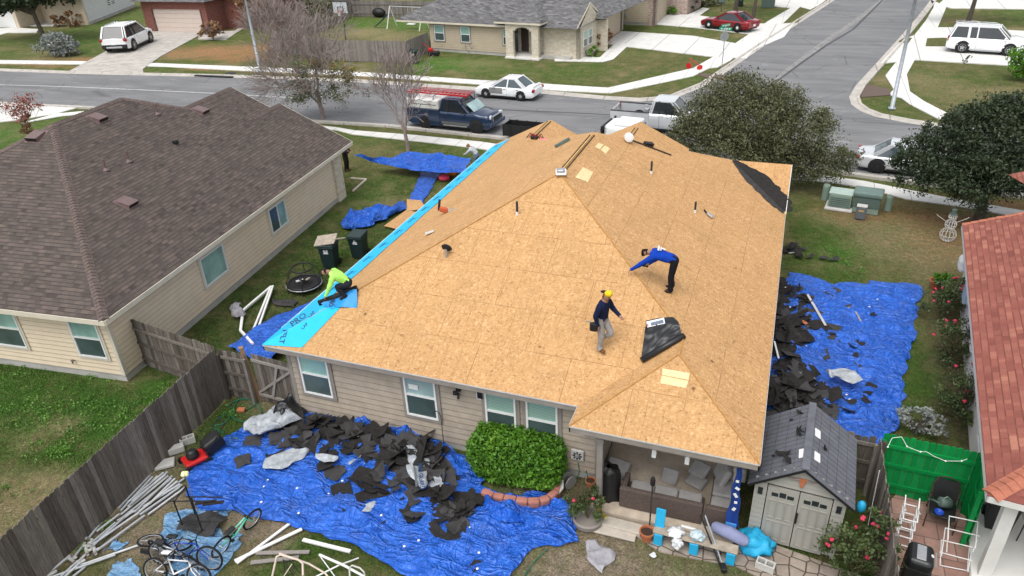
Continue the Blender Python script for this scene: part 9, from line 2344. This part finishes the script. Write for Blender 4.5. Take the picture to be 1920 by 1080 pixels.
# bending man, blue shirt
f0 = onR(1256, 545)
J = dict(pelvis=(-.06,0,.93), chest=(.38,.02,1.08), neck=(.56,.03,1.10), head=(.69,.02,1.08), face=(.7,.1,-.7),
shL=(.48,.2,1.06), elL=(.78,.18,.82), wrL=(1.0,.14,.62), haL=(1.1,.12,.54), shR=(.44,-.19,1.05), elR=(.38,-.3,.78), wrR=(.58,-.22,.66), haR=(.68,-.18,.62),
hiL=(-.06,.09,.88), knL=(.0,.12,.46), anL=(-.03,.13,.09), toL=(.13,.15,.03), hiR=(-.08,-.09,.88), knR=(.0,-.1,.46), anR=(-.05,-.1,.10), toR=(.12,-.12,.04))
t, V = person('person in royal blue top bending down and reaching left on roof', f0, R(186), J, dict(shirt=DK((.005,.045,.36)), trousers=DK((.010,.010,.013)), shoes=DK((.035,.025,.022)), hair=DK((.010,.008,.007))))
m = MB(); m.cbox((.36,.02,1.245),(.30,.28,.006),(0,R(-16),0));
for i, (x, y, a, b) in enumerate(((.46,.0,.05,.26),(.40,.0,.03,.2),(.34,-.05,.12,.05))): m = MB(); m.smooth=False; m.rbox((x-.1,y,1.222-(.46-x)*.33),(a,b,.02),.008,(0,R(-18),0)); part('shirt_print', m, M['white'], t)
hd_ = t.matrix_basis @ Vector((.70,-.18,.60)); t = thing('nail_gun', 'small dark tool held by the bending person', 'tool', tuple(hd_)); m = MB(); m.rbox((0,0,0),(.2,.07,.08),.02,(0,.3,.4)); part('tool_body', m, M['black'], t)
# crouching man in hi-vis yellow
f0 = onF(640, 566)
J = dict(pelvis=(-.24,0,.46), chest=(.08,.02,.74), neck=(.22,.02,.82), head=(.36,.02,.82), face=(.75,.1,-.65),
shL=(.12,.2,.74), elL=(.24,.25,.46), wrL=(.38,.2,.2), haL=(.45,.19,.1), shR=(.10,-.18,.74), elR=(.22,-.23,.46), wrR=(.36,-.18,.2), haR=(.43,-.17,.1),
hiL=(-.24,.1,.42), knL=(.08,.18,.42), anL=(-.14,.17,.09), toL=(.02,.19,.03), hiR=(-.24,-.1,.42), knR=(.02,-.16,.12), anR=(-.36,-.16,.09), toR=(-.42,-.17,.02))
person('person in bright yellow green top crouching over the blue roll', onF(641,556)+Vector((0,0,.0)), R(205), J, dict(shirt=DK((.42,.85,.16)), trousers=DK((.018,.020,.03)), shoes=DK((.03,.02,.02)), hair=DK((.015,.013,.012)), brim=DK((.02,.02,.02))), cap='front')
# dark figure holding the end of the tarp by the stone column
q = G(657, 322)
J = dict(pelvis=(0,0,.95), chest=(.0,0,1.3), neck=(.02,0,1.5), head=(.04,0,1.62), face=(1,0,-.1),
shL=(.0,.19,1.4), elL=(.12,.25,1.15), wrL=(.3,.12,1.1), haL=(.4,.08,1.1), shR=(.0,-.19,1.4), elR=(.12,-.24,1.15), wrR=(.3,-.1,1.1), haR=(.4,-.06,1.1),
hiL=(0,.09,.9), knL=(.04,.1,.48), anL=(-.02,.1,.09), toL=(.14,.11,.03), hiR=(0,-.09,.9), knR=(.02,-.1,.48), anR=(-.04,-.12,.09), toR=(.12,-.14,.03))
person('person in dark clothes holding blue tarp end beside stone column', (q.x-.25,q.y+.1,0), R(5), J, dict(shirt=DK((.03,.025,.025)), trousers=DK((.02,.018,.018)), shoes=DK((.12,.06,.03)), hair=DK((.012,.010,.010))))
q = G(893, 318)
J2 = dict(J); J2.update(pelvis=(-.1,0,.85), chest=(.15,0,1.12), neck=(.28,0,1.24), head=(.38,0,1.3), shL=(.2,.19,1.15), shR=(.2,-.19,1.15), elL=(.4,.22,.95), elR=(.4,-.22,.95), wrL=(.55,.15,.85), wrR=(.55,-.15,.85), haL=(.64,.12,.83), haR=(.64,-.12,.83), hiL=(-.1,.09,.82), hiR=(-.1,-.09,.82))
person('person in pale top stooping at right end of blue tarp', (q.x,q.y,0), R(178), J2, dict(shirt=DK((.45,.47,.5)), trousers=DK((.12,.17,.26)), shoes=DK((.3,.3,.3)), hair=DK((.2,.12,.05))))
q = G(846, 330); m = MB(); m.smooth=True; m.ball((q.x,q.y,.2),(.3,.2,.2),12,8); tag(m.build('bucket_bag', plain((.8,.25,.02),.6)), 'orange bag half hidden by blue underlayment', 'bag')
q = G(833, 338); m = MB(); m.smooth=True; m.ball((q.x,q.y,.15),(.3,.25,.18),12,8); tag(m.build('cloth_bundle', plain((.75,.06,.12),.7)), 'pink red bundle beside the orange bag', 'bundle')
